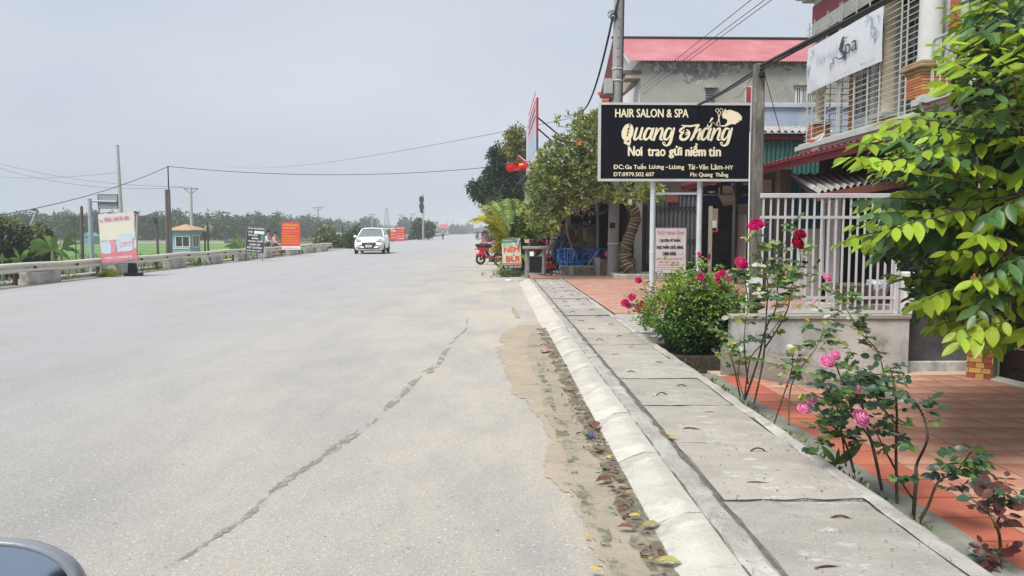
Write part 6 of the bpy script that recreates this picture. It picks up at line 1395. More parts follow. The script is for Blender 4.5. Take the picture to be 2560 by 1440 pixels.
# ------------------------------------------------------------------ concrete table with things on it
t = thing('concrete_table', 'grey concrete table with a thick rough top beside the NEM BÙI sign', 'table', (.93, 20.75, .05)); TG = mat('table_concrete', (.33, .325, .31), (.24, .235, .225), 4, .9, bump=.4)
q = at(1308, 622, 20.8).x-.93; q1 = at(1371, 622, 20.8).x-.93; zt = at(1340, 616, 20.8).z-.05
bevel(MB().bx(q, q1, -.2, .55, zt-.075, zt).build('table_top', TG, t), .02, 2)
for x, y in ((q+.07, -.1), (q+.15, .45), (q1-.15, -.1), (q1-.08, .45)): MB().bx(x-.03, x+.03, y-.03, y+.03, -.05, zt-.076).build('leg', TG, t)
m2 = MB(); m2.bar((q+.1, -.1, .06), (q1-.18, -.1, .06), .05); m2.bar((q+.08, -.07, .06), (q+.15, .42, .06), .05); m2.bar((q1-.15, -.07, .06), (q1-.08, .42, .06), .05); m2.build('foot_rail', TG, t)
tz = zt+.05
q = at(1333, 616, 20.95); t = thing('flower_pot', 'dark maroon plant pot standing on the concrete table', 'pot', (q.x, 20.95, tz)); MB().lathe([(0, 0), (.085, 0), (.11, .17), (.115, .2), (.095, .2), (0, .15)], n=14).build('pot', mat('dark_maroon_pot', (.06, .025, .025), None, 6, .5), t)
q = at(1317, 616, 20.75); t = thing('price_card', 'small pale pink price card on a stick on the concrete table', 'card', (q.x, 20.75, tz)); MB().bx(-.06, .06, -.004, .004, .10, .19).build('card', mat('pale_pink_card', (.66, .45, .45), None, 6, .7), t); MB().tube([(0, .008, 0), (0, .008, .12)], .006, 5).build('stick', TRUNK, t)
m2 = MB(); p = [gp(x, y, .085) for x, y in ((1300, 690), (1330, 682), (1352, 690), (1375, 692), (1388, 684), (1385, 672), (1372, 665))]; m2.tube([V((v.x, v.y, .125)) for v in p], .014, 6); tag(m2.build('black_hose', CABLE), 'black hose looping on the ground around the concrete table legs', 'hose')
m2 = MB(); a = at(1290, 688, 21.2); b = at(1316, 672, 20.7); m2.tube([a, b], .012, 5); m2.tube([a + V((.05, .05, -.02)), b + V((.06, .02, -.06))], .010, 5); tag(m2.build('cable_bundle', CABLE), 'bundle of dark sticks leaning at the foot of the NEM BÙI sign', 'sticks')
for k in range(9):
    t = MB(); t.box((0, 0, 0), (.36+rnd.uniform(-.03, .03), .28, .045)); tag(bevel(t.build('flat_stone', mat('dark_slate', (.12, .125, .135), (.08, .085, .09), 6, .8, objrand=.25), None, (1.16, 21.45, .13+k*.052), rnd.uniform(-.15, .15)), .008), 'dark flat slab, ' + ('lowest', 'second from the bottom', 'third from the bottom', 'fourth from the bottom', 'middle one', 'fourth from the top', 'third from the top', 'second from the top', 'topmost')[k] + ', in the stack behind the concrete table', 'slab', 'stack of dark slabs')

# ------------------------------------------------------------------ blue plastic chairs and stool table
BLU = mat('blue_plastic', (.025, .155, .52), (.02, .125, .45), 4, .35)
def chair(lab, loc, rz, sc=.8):
    t = thing('plastic_chair', lab, 'chair', loc, rz, 'blue plastic furniture'); t.scale = (sc,)*3
    m2 = MB(); vs = []; fs = []
    for j in range(5):
        for i in range(7): u, v = i/6-.5, j/4-.5; vs.append((u*.42, v*.40, .42 - .03*math.cos(u*PI)*math.cos(v*2) ))
    for j in range(4):
        for i in range(6): k = j*7+i; fs.append((k, k+1, k+8, k+7))
    m2.add(vs, fs, 0, True); o = m2.build('seat', BLU, t); s_ = o.modifiers.new('s', 'SOLIDIFY'); s_.thickness = .02
    n_ = 7
    for i in range(n_):
        a = -1.25 + 2.5*i/(n_-1); m2 = MB(); x = .24*math.sin(a); y = .22*math.cos(a); x2 = .27*math.sin(a); y2 = .27*math.cos(a)
        m2.bar((x, y, .42), (x2, y2, .72 + .10*math.cos(a*.8)), .035 if i not in (0, n_-1) else .05, .012); m2.build('back_slat', BLU, t)
    MB().tube([(.275*math.sin(a), .275*math.cos(a), .735+.10*math.cos(a*.8)) for a in [-1.5+3*i/14 for i in range(15)]] , [.02]+[.03]*13+[.02], 6).build('back_rail', BLU, t)
    for s in (-1, 1): MB().tube([(.27*s, .05, .735), (.285*s, -.08, .66), (.27*s, -.18, .62), (.255*s, -.22, .42)], .022, 6).build('armrest', BLU, t)
    for x, y in ((-.2, -.19), (.2, -.19), (-.2, .2), (.2, .2)): MB().bar((x*.95, y*.95, .42), (x*1.2, y*1.25, 0), .05, .03).build('leg', BLU, t)
    return t
fz = .10
q = at(1420, 662, 21.2); chair('blue plastic armchair at the left of the blue group', (q.x-.03, 21.35, fz), -.25)
q = at(1478, 662, 21.2); chair('blue plastic armchair turned sideways right of the blue stool', (q.x, 21.2, fz), -2.2)
q = at(1458, 650, 22); chair('blue plastic armchair half hidden behind the stool', (q.x, 22.1, fz), .1)
q = at(1512, 650, 21.9); chair('blue plastic armchair half hidden behind the utility pole', (q.x-.1, 22.0, fz), .4)
q = at(1427, 662, 20.75); t = thing('plastic_stool', 'light blue square plastic stool-table among the blue armchairs', 'stool', (q.x, 20.85, fz), .05, 'blue plastic furniture'); t.scale = (.8, .8, .72); BL2 = mat('light_blue_plastic', (.05, .24, .60), (.04, .2, .54), 4, .35)
bevel(MB().bx(-.16, .38, -.2, .2, .42, .46).build('seat', BL2, t), .01)
for x, y in ((-.14, -.17), (.36, -.17), (-.14, .17), (.36, .17)): MB().bar((x, y, .42), (x*1.08, y*1.1, 0), .05).build('leg', BL2, t)
m2 = MB(); a = at(1471, 662, 20.3); b = at(1497, 624, 20.3); m2.tube([a, b], .018, 8); tag(m2.build('grey_pipe', STEELG), 'grey pipe leaning over the low brick wall toward the tall post', 'pipe')
q = at(1515, 635, 20.1); tag(MB().sph((0, 0, 0), (.05, .05, .075)).build('pink_bag', mat('pink_bag', (.6, .1, .2), None, 8, .5), None, (q.x, 20.05, q.z)), 'small pink bag hanging by the utility pole above the wall', 'bag')
q = at(1570, 640, 20.0); tag(bevel(MB().bx(-.17, .17, -.12, .12, 0, .22).build('red_crate', mat('dark_red_plastic', (.30, .03, .05), None, 8, .5), None, (q.x, 21.3, .62)), .02), 'dark red crate behind the roped tree trunk', 'crate')
m2 = MB(); m2.bx(3.4, 4.1, 21.1, 21.5, .58, .619); m2.bx(3.45, 3.5, 21.15, 21.2, .1, .579); m2.bx(4.0, 4.05, 21.15, 21.2, .1, .579); tag(m2.build('low_bench', DARKW), 'low dark bench carrying the red crate behind the tree', 'bench')

# ------------------------------------------------------------------ shop goods
RY = 23.4; a = at(1400, 640, RY); b = at(1486, 562, RY)
t = thing('display_rack', 'dark metal display rack hung with snack packets inside the shop', 'rack', (a.x, RY, .1)); w_, h_ = b.x-a.x, b.z-.1
MB().bx(0, w_, .15, .18, 0, h_).build('back', BLKS, t); frame(t, 0, w_, .02, h_-.02, .02, STEELG, -.02, .15)
MB().bx(.0, w_*.44, -.10, .14, h_-.16, h_+.005).build('shelf_box', mat('grey_shelf', (.17, .18, .18), None, 5, .7), t); MB().bx(w_*.5, w_, -.03, .12, h_-.2, h_-.06).build('shelf_bar', mat('grey_shelf', (.17, .18, .18)), t)
cols = [('dark red', (.20, .02, .035)), ('mustard yellow', (.42, .27, .05)), ('brown', (.16, .08, .04)), ('grey', (.22, .22, .24)), ('olive', (.20, .18, .06))]
pm = {}
def packet(cn):
    if cn not in pm:
        q = MB(); w, h = .085, .12; vs = []; fs = []
        for s in (-1, 1):
            for j in range(5):
                for i in range(4): u, v = i/3-.5, j/4-.5; vs.append((u*w*2, s*.035*math.cos(u*PI)*math.cos(v*PI), v*h*2))
        for s in range(2):
            for j in range(4):
                for i in range(3): k = s*20+j*4+i; fs.append((k, k+1, k+5, k+4))
        q.add(vs, fs, 0, True); pm[cn] = q.mesh('snack_packet', mat('foil_'+cn.replace(' ', '_'), dict(cols)[cn], tuple(c*.5+.06 for c in dict(cols)[cn]), 9, .3))
    return pm[cn]
for r, (py, seq) in enumerate(((583, ['grey', 'grey', 'brown', 'grey', 'olive', 'mustard yellow', 'olive', 'brown']), (597, ['dark red', 'dark red', 'dark red', 'brown', 'olive', 'mustard yellow', 'grey', 'mustard yellow']), (612, ['brown', 'dark red', 'grey', 'grey', 'grey', 'olive', 'grey', 'grey']), (626, ['brown', 'grey', 'brown', 'grey', 'brown', 'grey', 'olive', 'brown']))):
    for i, cn in enumerate(seq):
        q = at(1412 + i*10, py, RY-.08); o = link('snack_packet', packet(cn), None, q, (rnd.uniform(-.1, .1), rnd.uniform(-.15, .15), rnd.uniform(-.3, .3)))
        tag(o, cn + ' snack packet, ' + ['first', 'second', 'third', 'fourth', 'fifth', 'sixth', 'seventh', 'last'][i] + ' from the left in the ' + ['top', 'second', 'third', 'bottom'][r] + ' row of the shop rack', 'packet', 'snack packets on the shop rack')
q = at(1423, 560, RY-.1); t = thing('statuette', 'small white robed statuette standing on the display rack', 'statuette', (q.x, RY, h_+.105)); MB().lathe([(.0, 0), (.09, 0), (.095, .06), (.07, .12), (.085, .22), (.06, .30), (.035, .33), (.05, .37), (.05, .42), (.03, .46), (0, .47)], n=14).build('figure', mat('grey_white_plaster', (.45, .45, .46), (.3, .3, .31), 8, .6), t)
q = at(1434, 530, 25); tag(MB().bx(-.1, .1, -.02, .02, -.17, .17).build('picture_frame', BLKS, None, (q.x, 25.3, q.z)), 'dark framed picture on the grey partition above the statuette', 'picture')
q = at(1466, 555, RY-.1); m2 = MB(); 
for k in range(7): m2.sph((rnd.uniform(-.08, .08), rnd.uniform(-.05, .05), .03+rnd.uniform(0, .04)), .045, 8, 6)
tag(m2.build('fruit_bunch', mat('green_banana', (.22, .24, .07), None, 8, .6), None, (q.x, RY, h_+.1)), 'small bunch of green fruit on the right of the display rack', 'fruit')
q = at(1389, 600, 22.8); t = thing('white_sack', 'crumpled translucent white plastic sack hanging left of the rack', 'sack', (q.x, 22.8, q.z)); m2 = MB(); vs = []; fs = []
for j in range(7):
    for i in range(9): a_ = 2*PI*i/8; r_ = (.04 + .15*(j/6)**.8)*(1+.22*math.sin(3*a_+j)); vs.append((r_*math.cos(a_)-.1*(j/6), .6*r_*math.sin(a_), .3-.6*j/6))
for j in range(6):
    for i in range(8): k = j*9+i; fs.append((k, k+1, k+10, k+9))
m2.add(vs, fs, 0, True); m2.build('bag', mat('milky_plastic', (.50, .52, .46), (.36, .38, .33), 6, .4), t)
q = at(1399, 640, 22.4); t = thing('hung_clothes', 'dark blue and white patterned clothes hanging left of the rack', 'clothes', (q.x, 22.4, .1)); m2 = MB(); vs = []; fs = []
for j in range(9):
    for i in range(9): u, v = i/8, j/8; vs.append((-.22+.44*u+.03*math.sin(9*v), .05*math.sin(u*14+v*5), 1.05-.85*v))
    if j:
        for i in range(8): k = j*9+i; fs.append((k-9, k-8, k+1, k))
m2.add(vs, fs, 0, True); m2.build('cloth', mat('blue_patterned_cloth', (.02, .03, .07), (.34, .38, .45), 14, .9, ramp=(.36, .42)), t)
def goods_box(px, py, Yq, d, col, lab, nm='carton', z=None):
    q = at(px, py, Yq); tag(bevel(MB().bx(-d[0]/2, d[0]/2, -.1, .1, 0, d[1]).build(nm, mat('pack_'+lab.split()[0]+lab.split()[1], col, None, 8, .6), None, (q.x, Yq, q.z), rnd.uniform(-.3, .3)), .008), lab, 'box')
goods_box(1384, 612, 22.6, (.26, .12), (.32, .2, .09), 'brown cardboard carton under the white sack'); goods_box(1395, 585, 22.9, (.2, .42), (.45, .22, .20), 'faded pink poster board behind the white sack', 'poster_board')
t = thing('goods_shelf', 'narrow red-barred shelf stacked with jars beside the patterned clothes', 'shelf', (at(1377, 640, 22.6).x, 22.6, .1))
for z in (.1, .42, .74, 1.0): MB().bx(-.16, .16, -.12, .12, z, z+.02).build('shelf_board', mat('dark_red_bars', (.28, .05, .05), None, 5, .6), t)
for x in (-.15, .15): MB().bar((x, -.11, 0), (x, -.11, 1.1), .02).build('upright', MATS['dark_red_bars'], t)
jc = [('red lidded', (.5, .04, .06)), ('cream', (.50, .42, .3)), ('pink lidded', (.55, .1, .25)), ('brown', (.25, .12, .05))]
for k in range(9):
    cn, cc = jc[k % 4]; z = (.12, .44, .76, 1.02)[k % 4]+.1; x = at(1377, 640, 22.6).x + (-.1, 0, .1)[k//3 % 3]; m2 = MB(); m2.lathe([(0, 0), (.04, 0), (.042, .13), (.03, .16), (.0, .165)], n=8)
    o = m2.build('jar', mat('jar_'+cn.replace(' ', '_'), cc, None, 6, .3), None, (x, 22.58, z)); tag(o, cn + ' jar at the ' + ('left', 'middle', 'right')[k//3] + ' of the ' + ('bottom', 'second', 'third', 'top')[k % 4] + ' board of the red-barred shelf', 'jar', 'jars on the red-barred shelf')
q = at(1354, 602, 22.3); t = thing('covered_heap', 'grey tarpaulin-covered heap behind the concrete table', 'heap', (q.x+.02, 22.9, .1)); m2 = MB(); vs = []; fs = []
for j in range(8):
    for i in range(13): a_ = 2*PI*i/12; r_ = .34*math.sin(PI*.5*(1-j/7*.98))**.6*(1+.12*math.sin(5*a_+j)+.08*math.sin(9*a_)); vs.append((r_*math.cos(a_), r_*math.sin(a_)*.8, .75*j/7+.04*math.sin(4*a_+2*j)))
for j in range(7):
    for i in range(12): k = j*13+i; fs.append((k, k+1, k+14, k+13))
m2.add(vs, fs, 0, True); m2.build('tarpaulin', mat('grey_tarpaulin', (.30, .30, .28), (.19, .19, .18), 7, .8), t)
for k, (px, py) in enumerate(((1447, 520), (1474, 530), (1475, 548), (1470, 512))):
    q = at(px, py, 22.4); m2 = MB(); m2.tube([(0, 0, .12), (0, 0, -.02)], .006, 5); m2.lathe([(.012, -.12), (.03, -.1), (.028, -.03), (.008, -.02)], n=8); tag(m2.build('hanging_bulb', mat('dull_white_plastic', (.40, .40, .40), None, 5, .4), None, q), 'pale ' + ['leftmost', 'lower right', 'lowest', 'topmost'][k] + ' object hanging under the shop ceiling', 'hanging item')

# ------------------------------------------------------------------ vehicles
CARW = mat('white_car_paint', (.80, .80, .80), (.77, .77, .77), 1, .25, coat=.8); TYRE = MATS['black_rubber']; RIM = mat('grey_alloy', (.35, .35, .36), (.3, .3, .31), 5, .35, metal=.8)
REDP = mat('red_scooter_paint', (.50, .02, .03), (.44, .015, .025), 3, .25, coat=.6); SILV = mat('silver_paint', (.62, .63, .64), (.56, .57, .58), 4, .3, metal=.4); LENS = mat('clear_headlight_lens', (.62, .65, .68), (.40, .43, .46), 9, .08, spec=.8)
def wheel(t, c, r, w, ax='x', rim_m=RIM, spokes=5, name='wheel', rr=.62):
    R = Euler((0, PI/2, 0)).to_matrix() if ax == 'x' else Euler((PI/2, 0, 0)).to_matrix()
    o = MB().torus((0, 0, 0), r-w*.5, w*.5, R, 28, 8, 0, 1.0).build(name, TYRE, t, c)
    m2 = MB(); m2.torus((0, 0, 0), r-w*.9, w*.16, R, 24, 6); m2.lathe([(.0, -w*.2), (r*.16, -w*.22), (r*.16, w*.22), (0, w*.2)], R=R, n=12)
    for k in range(spokes): a = 2*PI*k/spokes; d = R @ V((math.cos(a), math.sin(a), 0)); m2.bar(d*r*.12, d*(r-w*.9), w*.16 if spokes > 8 else w*.35, w*.12)
    m2.build('rim', rim_m, o); return o
def build_car(loc, rz):
    t = thing('car', 'small white hatchback driving toward the camera on the left lane', 'car', loc, rz)       # front faces local -y
    st_ = [(0, .30, .52, .60, .56, .60), (.03, .24, .62, .70, .70, .62), (.12, .20, .72, .78, .79, .72), (.35, .20, .80, .835, .83, .78), (.75, .22, .90, .84, .835, .78), (1.02, .22, .98, .84, .84, .76), (1.6, .22, .99, .84, .84, .76), (2.6, .22, 1.0, .84, .84, .76), (3.2, .24, 1.02, .83, .82, .74), (3.62, .28, 1.0, .80, .78, .70), (3.74, .36, .92, .74, .70, .62)]
    m2 = MB(); vs = []; fs = []; n = 14
    for (y, zb, zt, wb, wm, wt) in st_:
        pr_ = [(0, zb), (wb*.8, zb), (wb*.96, zb+.06), (wb, zb+.18), (wm+.012, (zb+zt)*.55), (wm, zt-.12), (wt+.03, zt-.03), (wt*.7, zt+.015)]
        ring = [(x, y, z) for x, z in pr_] + [(0, y, zt+.03)] + [(-x, y, z) for x, z in pr_[:0:-1]]
        n = len(ring); vs += ring
    for i in range(len(st_)-1): fs += [(i*n+j, i*n+(j+1) % n, (i+1)*n+(j+1) % n, (i+1)*n+j) for j in range(n)]
    fs += [tuple(range(n)), tuple(range((len(st_)-1)*n, len(st_)*n))[::-1]]
    m2.add(vs, fs, 0, True); o = m2.build('body', CARW, t)
    # greenhouse: dark glass volume, white roof and pillars
    G = [(1.0, .96, .74), (1.75, 1.42, .58), (2.1, 1.47, .585), (2.9, 1.46, .57), (3.25, 1.40, .55), (3.66, 1.0, .66)]
    m2 = MB(); vs = []; fs = []
    for (y, z, w) in G: vs += [(-.77 if y > .99 else -w, min(max(y, 1.0), 3.66), .97), (-w, y, z), (w, y, z), (.77, min(max(y, 1.0), 3.66), .97)]
    for i in range(len(G)-1): b = 4*i; fs += [(b, b+4, b+5, b+1), (b+1, b+5, b+6, b+2), (b+2, b+6, b+7, b+3)]
    m2.add(vs, fs); m2.build('windscreen', mat('car_glass', (.14, .17, .17), (.19, .22, .22), 1.5, .05, spec=.9), t)
    m2 = MB(); vs = []; fs = []
    rf = [(1.72, 1.425, .575), (1.8, 1.455, .59), (2.1, 1.495, .60), (2.9, 1.485, .585), (3.22, 1.43, .57), (3.3, 1.40, .55)]
    for (y, z, w) in rf: vs += [(-w-.01, y, z-.05), (-w*.9, y, z), (0, y, z+.025), (w*.9, y, z), (w+.01, y, z-.05)]
    for i in range(len(rf)-1): b = 5*i; fs += [(b+k, b+k+5, b+k+6, b+k+1) for k in range(4)]
    m2.add(vs, fs, 0, True); m2.build('roof', CARW, t)
    for s in (-1, 1):
        for a, b in (((.75, 1.0, .97), (.585, 1.76, 1.42)), ((.775, 2.25, .98), (.60, 2.3, 1.45)), ((.77, 3.15, .98), (.575, 3.0, 1.44))):
            MB().bar((a[0]*s, a[1], a[2]), (b[0]*s, b[1], b[2]), .06, .05).build('pillar', CARW, t)
        m2 = MB(); m2.sph((.90*s, 1.08, .99), (.10, .06, .075)); m2.bar((.76*s, 1.1, .95), (.84*s, 1.09, .97), .04); m2.build('mirror', CARW, t)
        o = MB().prism([(.40*s, .70), (.70*s, .74), (.76*s, .86), (.66*s, .88), (.46*s, .80)], .00, .16).build('headlight', LENS, t, (0, .055, 0)); bevel(o, .01)
        for k in range(2): MB().lathe([(0, 0), (.045, .0), (.05, .02)], ((.50+.11*k)*s, .05, .78), 10, R=Euler((PI/2, 0, 0)).to_matrix()).build('lamp', STEELG, o)
        fo = bevel(MB().prism([(.46*s, .43), (.70*s, .41), (.72*s, .50), (.50*s, .52)], -.005, .1).build('fog_lamp_recess', BLACKP, t, (0, .03, 0)), .008)
        MB().prism([(.52*s, .455), (.66*s, .445), (.67*s, .475), (.54*s, .485)], -.012, -.006).build('fog_lamp', LENS, fo)
        for y in (.62, 3.05): 
            MB().lathe([(.335, -.02), (.335, .012), (.25, .015)], ((.835)*s, y, .30), 24, R=Euler((0, PI/2*s, 0)).to_matrix()).build('wheel_arch', BLACKP, t)
            wheel(t, (.765*s, y, .285), .285, .17)
        m2 = MB()
        for y0, y1 in ((1.15, 2.2), (2.25, 3.0)): m2.bx(.852*s-.004, .852*s+.004, y0, y1, .62, .64)
        m2.bx(.842*s-.02, .842*s+.02, 1.95, 2.12, .80, .83); m2.build('door_trim', CARW, t)
    g = bevel(MB().prism([(-.40, .66), (.40, .66), (.36, .50), (.26, .36), (-.26, .36), (-.36, .50)], -.02, .06).build('grille', BLACKP, t, (0, .005, 0)), .01)
    for k in range(5): MB().bx(-.34+.02*k, .34-.02*k, -.024, -.021, .62-.055*k, .63-.055*k).build('grille_bar', STEELG, g)
    pl = MB().bx(-.17, .17, -.045, -.026, .385, .52).build('number_plate', WHT_T, t)
    m2 = MB(); m2.bx(-.10, .10, -.0475, -.0455, .465, .495); m2.bx(-.13, .13, -.0475, -.0455, .41, .445); m2.build('plate_print', mat('grey_plate_print', (.25, .25, .25), (.5, .5, .5), 60, .6), pl)
    m2 = MB(); m2.torus((0, -.03, .635), .065, .010, Euler((PI/2, 0, 0)).to_matrix(), 20, 6); m2.bar((-.03, -.03, .60), (-.012, -.03, .67), .014); m2.bar((.012, -.03, .60), (.03, -.03, .67), .014); m2.bar((-.02, -.03, .63), (.02, -.03, .64), .012); m2.build('emblem', CHROME, t)
    m2 = MB(); m2.bx(-.62, .62, -.012, .05, .315, .345); m2.tube([(-.70, .04, .40), (-.55, .0, .33), (.55, .0, .33), (.70, .04, .40)], .018, 6); m2.build('bumper_trim', BLACKP, t)
    MB().bx(-.7, .7, .3, 3.5, .16, .24).build('underbody', BLACKP, t)
    for s in (-.3, .15): MB().bar((s-.25, .985, .985), (s+.2, 1.02, 1.0), .02).build('wiper', BLACKP, t)
    return t
c = gp(936, 632, 0); build_car((c.x+.12, 43.2, 0), .035)

def scooter(t, paint, kind='escooter'):
    """local +x = front, wheels on the ground"""
    if kind == 'escooter':
        for x in (-.48, .52): wheel(t, (x, 0, .205), .205, .085, 'y', BLKS, 6)
        m2 = MB(); m2.tube([(-.1, 0, .30), (.30, 0, .30), (.38, 0, .36), (.37, 0, .62)], .055, 8); m2.bx(-.18, .30, -.13, .13, .24, .33); bevel(m2.build('footboard', paint, t), .02)
        bevel(MB().bx(-.12, .26, -.09, .09, .10, .235).build('battery_box', BLKS, t), .02)
        m2 = MB(); m2.tube([(-.12, 0, .30), (-.24, 0, .50), (-.26, 0, .62)], .06, 8); m2.tube([(-.48, .1, .21), (-.18, .1, .28)], .022, 6); m2.tube([(-.48, -.1, .21), (-.18, -.1, .28)], .022, 6); m2.build('frame', BLKS, t)
        m2 = MB(); m2.tube([(-.46, .09, .25), (-.42, .08, .55)], .03, 8); m2.tube([(-.46, -.09, .25), (-.42, -.08, .55)], .03, 8); m2.build('shock_absorber', paint, t)
        m2 = MB(); vs = []
        m2.tube([(-.66, 0, .30), (-.60, 0, .40), (-.48, 0, .445), (-.34, 0, .40), (-.27, 0, .30)], [.03, .07, .085, .07, .05], 8); m2.build('rear_fender', paint, t)
        MB().tube([(-.62, 0, .63), (-.45, 0, .60), (-.16, 0, .60)], [.05, .10, .09], 10).build('tail_body', paint, t)
        MB().tube([(-.66, 0, .74), (-.5, 0, .71), (-.2, 0, .70), (-.05, 0, .72)], [.06, .10, .11, .06], 10).build('seat', BLKS, t)
        MB().tube([(-.60, .08, .74), (-.70, 0, .78), (-.60, -.08, .74)], .014, 6).build('grab_rail', BLKS, t)
        m2 = MB(); m2.tube([(.54, .06, .21), (.46, .06, .45), (.40, .03, .72)], .024, 6); m2.tube([(.54, -.06, .21), (.46, -.06, .45), (.40, -.03, .72)], .024, 6); m2.build('fork', BLKS, t)
        MB().tube([(.68, 0, .36), (.60, 0, .44), (.48, 0, .455), (.38, 0, .40)], [.03, .065, .07, .05], 8).build('front_fender', paint, t)
        MB().tube([(.42, 0, .62), (.36, 0, .86), (.33, 0, .98)], [.05, .055, .06], 8).build('steering_column', BLKS, t)
        MB().tube([(.22, .34, 1.04), (.30, .18, 1.04), (.33, 0, .98), (.30, -.18, 1.04), (.22, -.34, 1.04)], .016, 6).build('handlebar', BLKS, t)
        MB().sph((.40, 0, .92), (.07, .10, .08)).build('headlight', LENS, t)
        MB().box((.50, 0, .70), (.2, .26, .18)).build('basket', mat('black_wire_basket', (.03, .03, .03), None, 5, .6), t)
        for s in (-1, 1): m2 = MB(); m2.tube([(.29, .2*s, 1.04), (.30, .26*s, 1.14)], .006, 5); m2.sph((.30, .27*s, 1.17), (.015, .05, .035)); m2.build('mirror', BLKS, t)
        MB().tube([(-.05, .1, .2), (-.12, .24, .01)], .012, 5).build('kick_stand', STEELG, t); MB().sph((-.69, 0, .60), (.03, .06, .03)).build('tail_light', RED_T, t)
    else:
        for x in (-.60, .62): wheel(t, (x, 0, .29), .29, .075, 'y', SILV, 18)
        MB().tube([(-.55, 0, .62), (-.25, 0, .50), (.05, 0, .45), (.30, 0, .62), (.38, 0, .85)], [.07, .10, .10, .09, .06], 10).build('frame_cover', paint, t)
        MB().tube([(-.86, 0, .72), (-.6, 0, .70), (-.3, 0, .62)], [.05, .11, .10], 10).build('tail_body', paint, t)
        MB().tube([(-.80, 0, .80), (-.45, 0, .78), (-.12, 0, .74), (.02, 0, .72)], [.07, .12, .12, .07], 10).build('seat', BLKS, t)
        bevel(MB().bx(-.18, .18, -.11, .11, .24, .44).build('engine', STEELG, t), .03)
        MB().tube([(.05, -.12, .26), (-.3, -.15, .24), (-.42, -.17, .28), (-.86, -.18, .40)], [.02, .025, .05, .055], 10).build('exhaust', CHROME, t)
        MB().tube([(-.92, 0, .50), (-.80, 0, .60), (-.58, 0, .63), (-.38, 0, .52)], [.03, .06, .065, .05], 8).build('rear_fender', paint, t)
        for s in (-.1, .1): m2 = MB(); m2.tube([(-.60, s, .29), (-.50, s, .62)], .028, 8); m2.tube([(-.60, s, .29), (-.1, s, .34)], .022, 6); m2.tube([(.62, s*.8, .29), (.50, s*.8, .60), (.40, s*.5, .92)], .026, 8); m2.build('suspension', CHROME, t)
        MB().tube([(.90, 0, .45), (.80, 0, .58), (.62, 0, .62), (.44, 0, .52)], [.03, .06, .065, .05], 8).build('front_fender', paint, t)
        for s in (-1, 1): o = MB().add([(.30, .10*s, .95), (.45, .14*s, .90), (.38, .24*s, .60), (.18, .22*s, .36), (.08, .14*s, .36), (.22, .10*s, .66)], [(0,1,2,5), (5,2,3,4)]).build('leg_shield', paint, t); sd = o.modifiers.new('s', 'SOLIDIFY'); sd.thickness = .02
        MB().sph((.42, 0, .96), (.12, .13, .11)).build('head_cover', paint, t); MB().sph((.50, 0, .95), (.06, .10, .075)).build('headlight', LENS, t)
        MB().tube([(.20, .36, 1.02), (.32, .20, 1.05), (.38, 0, 1.0), (.32, -.20, 1.05), (.20, -.36, 1.02)], .014, 6).build('handlebar', BLKS, t)
        for s in (-1, 1):
            MB().tube([(.22, .33*s, 1.025), (.17, .40*s, 1.01)], .02, 8).build('grip', RUBBER, t)
            m2 = MB(); m2.tube([(.30, .24*s, 1.04), (.30, .30*s, 1.18)], .006, 5); m2.sph((.30, .32*s, 1.21), (.02, .065, .04)); m2.build('mirror', BLKS, t)
        MB().sph((-.90, 0, .72), (.04, .07, .045)).build('tail_light', RED_T, t); MB().bar((-.95, -.08, .5), (-.95, .08, .5), .01, .14).build('number_plate', WHT_T, t)
        MB().tube([(-.1, .12, .2), (-.2, .3, .01)], .014, 5).build('kick_stand', STEELG, t)
    return t
q = gp(1198, 662, 0); t = thing('electric_scooter', 'red electric scooter with black seat parked on the road edge', 'scooter', (q.x+.50, q.y+.15, .004), .38); scooter(t, REDP)
q = gp(1257, 668, 0); t = thing('motorcycle', 'silver motorcycle with spoked wheels half hidden behind the NEM BÙI sign', 'motorcycle', (q.x+.55, q.y+.1, .004), PI-.35+.25); scooter(t, SILV, 'moto')
q = at(1360, 655, 23.0); t = thing('motorcycle', 'dark red motorcycle parked behind the concrete table by the shop', 'motorcycle', (q.x+.30, 23.2, .10), .75); scooter(t, mat('dark_red_paint', (.26, .02, .025), None, 3, .3, coat=.5), 'moto')
q = at(1346, 565, 24); tag(MB().lathe([(.15, 0), (.19, .05), (.17, .14), (.11, .21), (0, .24)], n=14).build('helmet', mat('red_helmet', (.34, .03, .035), None, 4, .3), None, (q.x-.05, 22.9, .84)), 'dark red helmet resting on top of the tarpaulin heap', 'helmet')
q = gp(1203, 601, 0); t = thing('motorcycle', 'pale blue motorcycle parked far off on the right road edge', 'motorcycle', (q.x, q.y, .004), 1.9); scooter(t, mat('pale_blue_paint', (.40, .52, .62), None, 3, .3, coat=.4), 'moto')
q = gp(1192, 588, 0); t = thing('motorcycle', 'distant grey motorcycle approaching near the end of the road', 'motorcycle', (at(1193, 580, 120).x, 120, .004), -PI/2-.2); scooter(t, mat('grey_paint', (.22, .24, .27), None, 3, .3), 'moto')
t = thing('motorcycle', 'pinkish red motorcycle parked just behind the palm fronds', 'motorcycle', (at(1222, 600, 46).x, 46, .004), 2.2); scooter(t, mat('pinkish_red_paint', (.40, .14, .14), None, 3, .3), 'moto')
# dark car far right
q = at(1222, 598, 70); t = thing('far_vehicle', 'dark three-wheeled cargo cart standing far off beside the palm', 'vehicle', (q.x+.1, 70, .004), 0)
bevel(MB().bx(-.75, .75, 0, 1.6, .35, .85).build('cargo_box', BLKS, t), .04); MB().bx(-.7, .7, .05, 1.5, 1.15, 1.25).build('canopy', BLKS, t)
for x in (-.68, .68): MB().bar((x, .1, .85), (x, .1, 1.15), .05).build('canopy_post', BLKS, t); wheel(t, (x, .8, .28), .28, .12)
MB().bx(-.5, .5, -.03, -.002, 1.28, 1.42).build('signboard', DARKW, t)

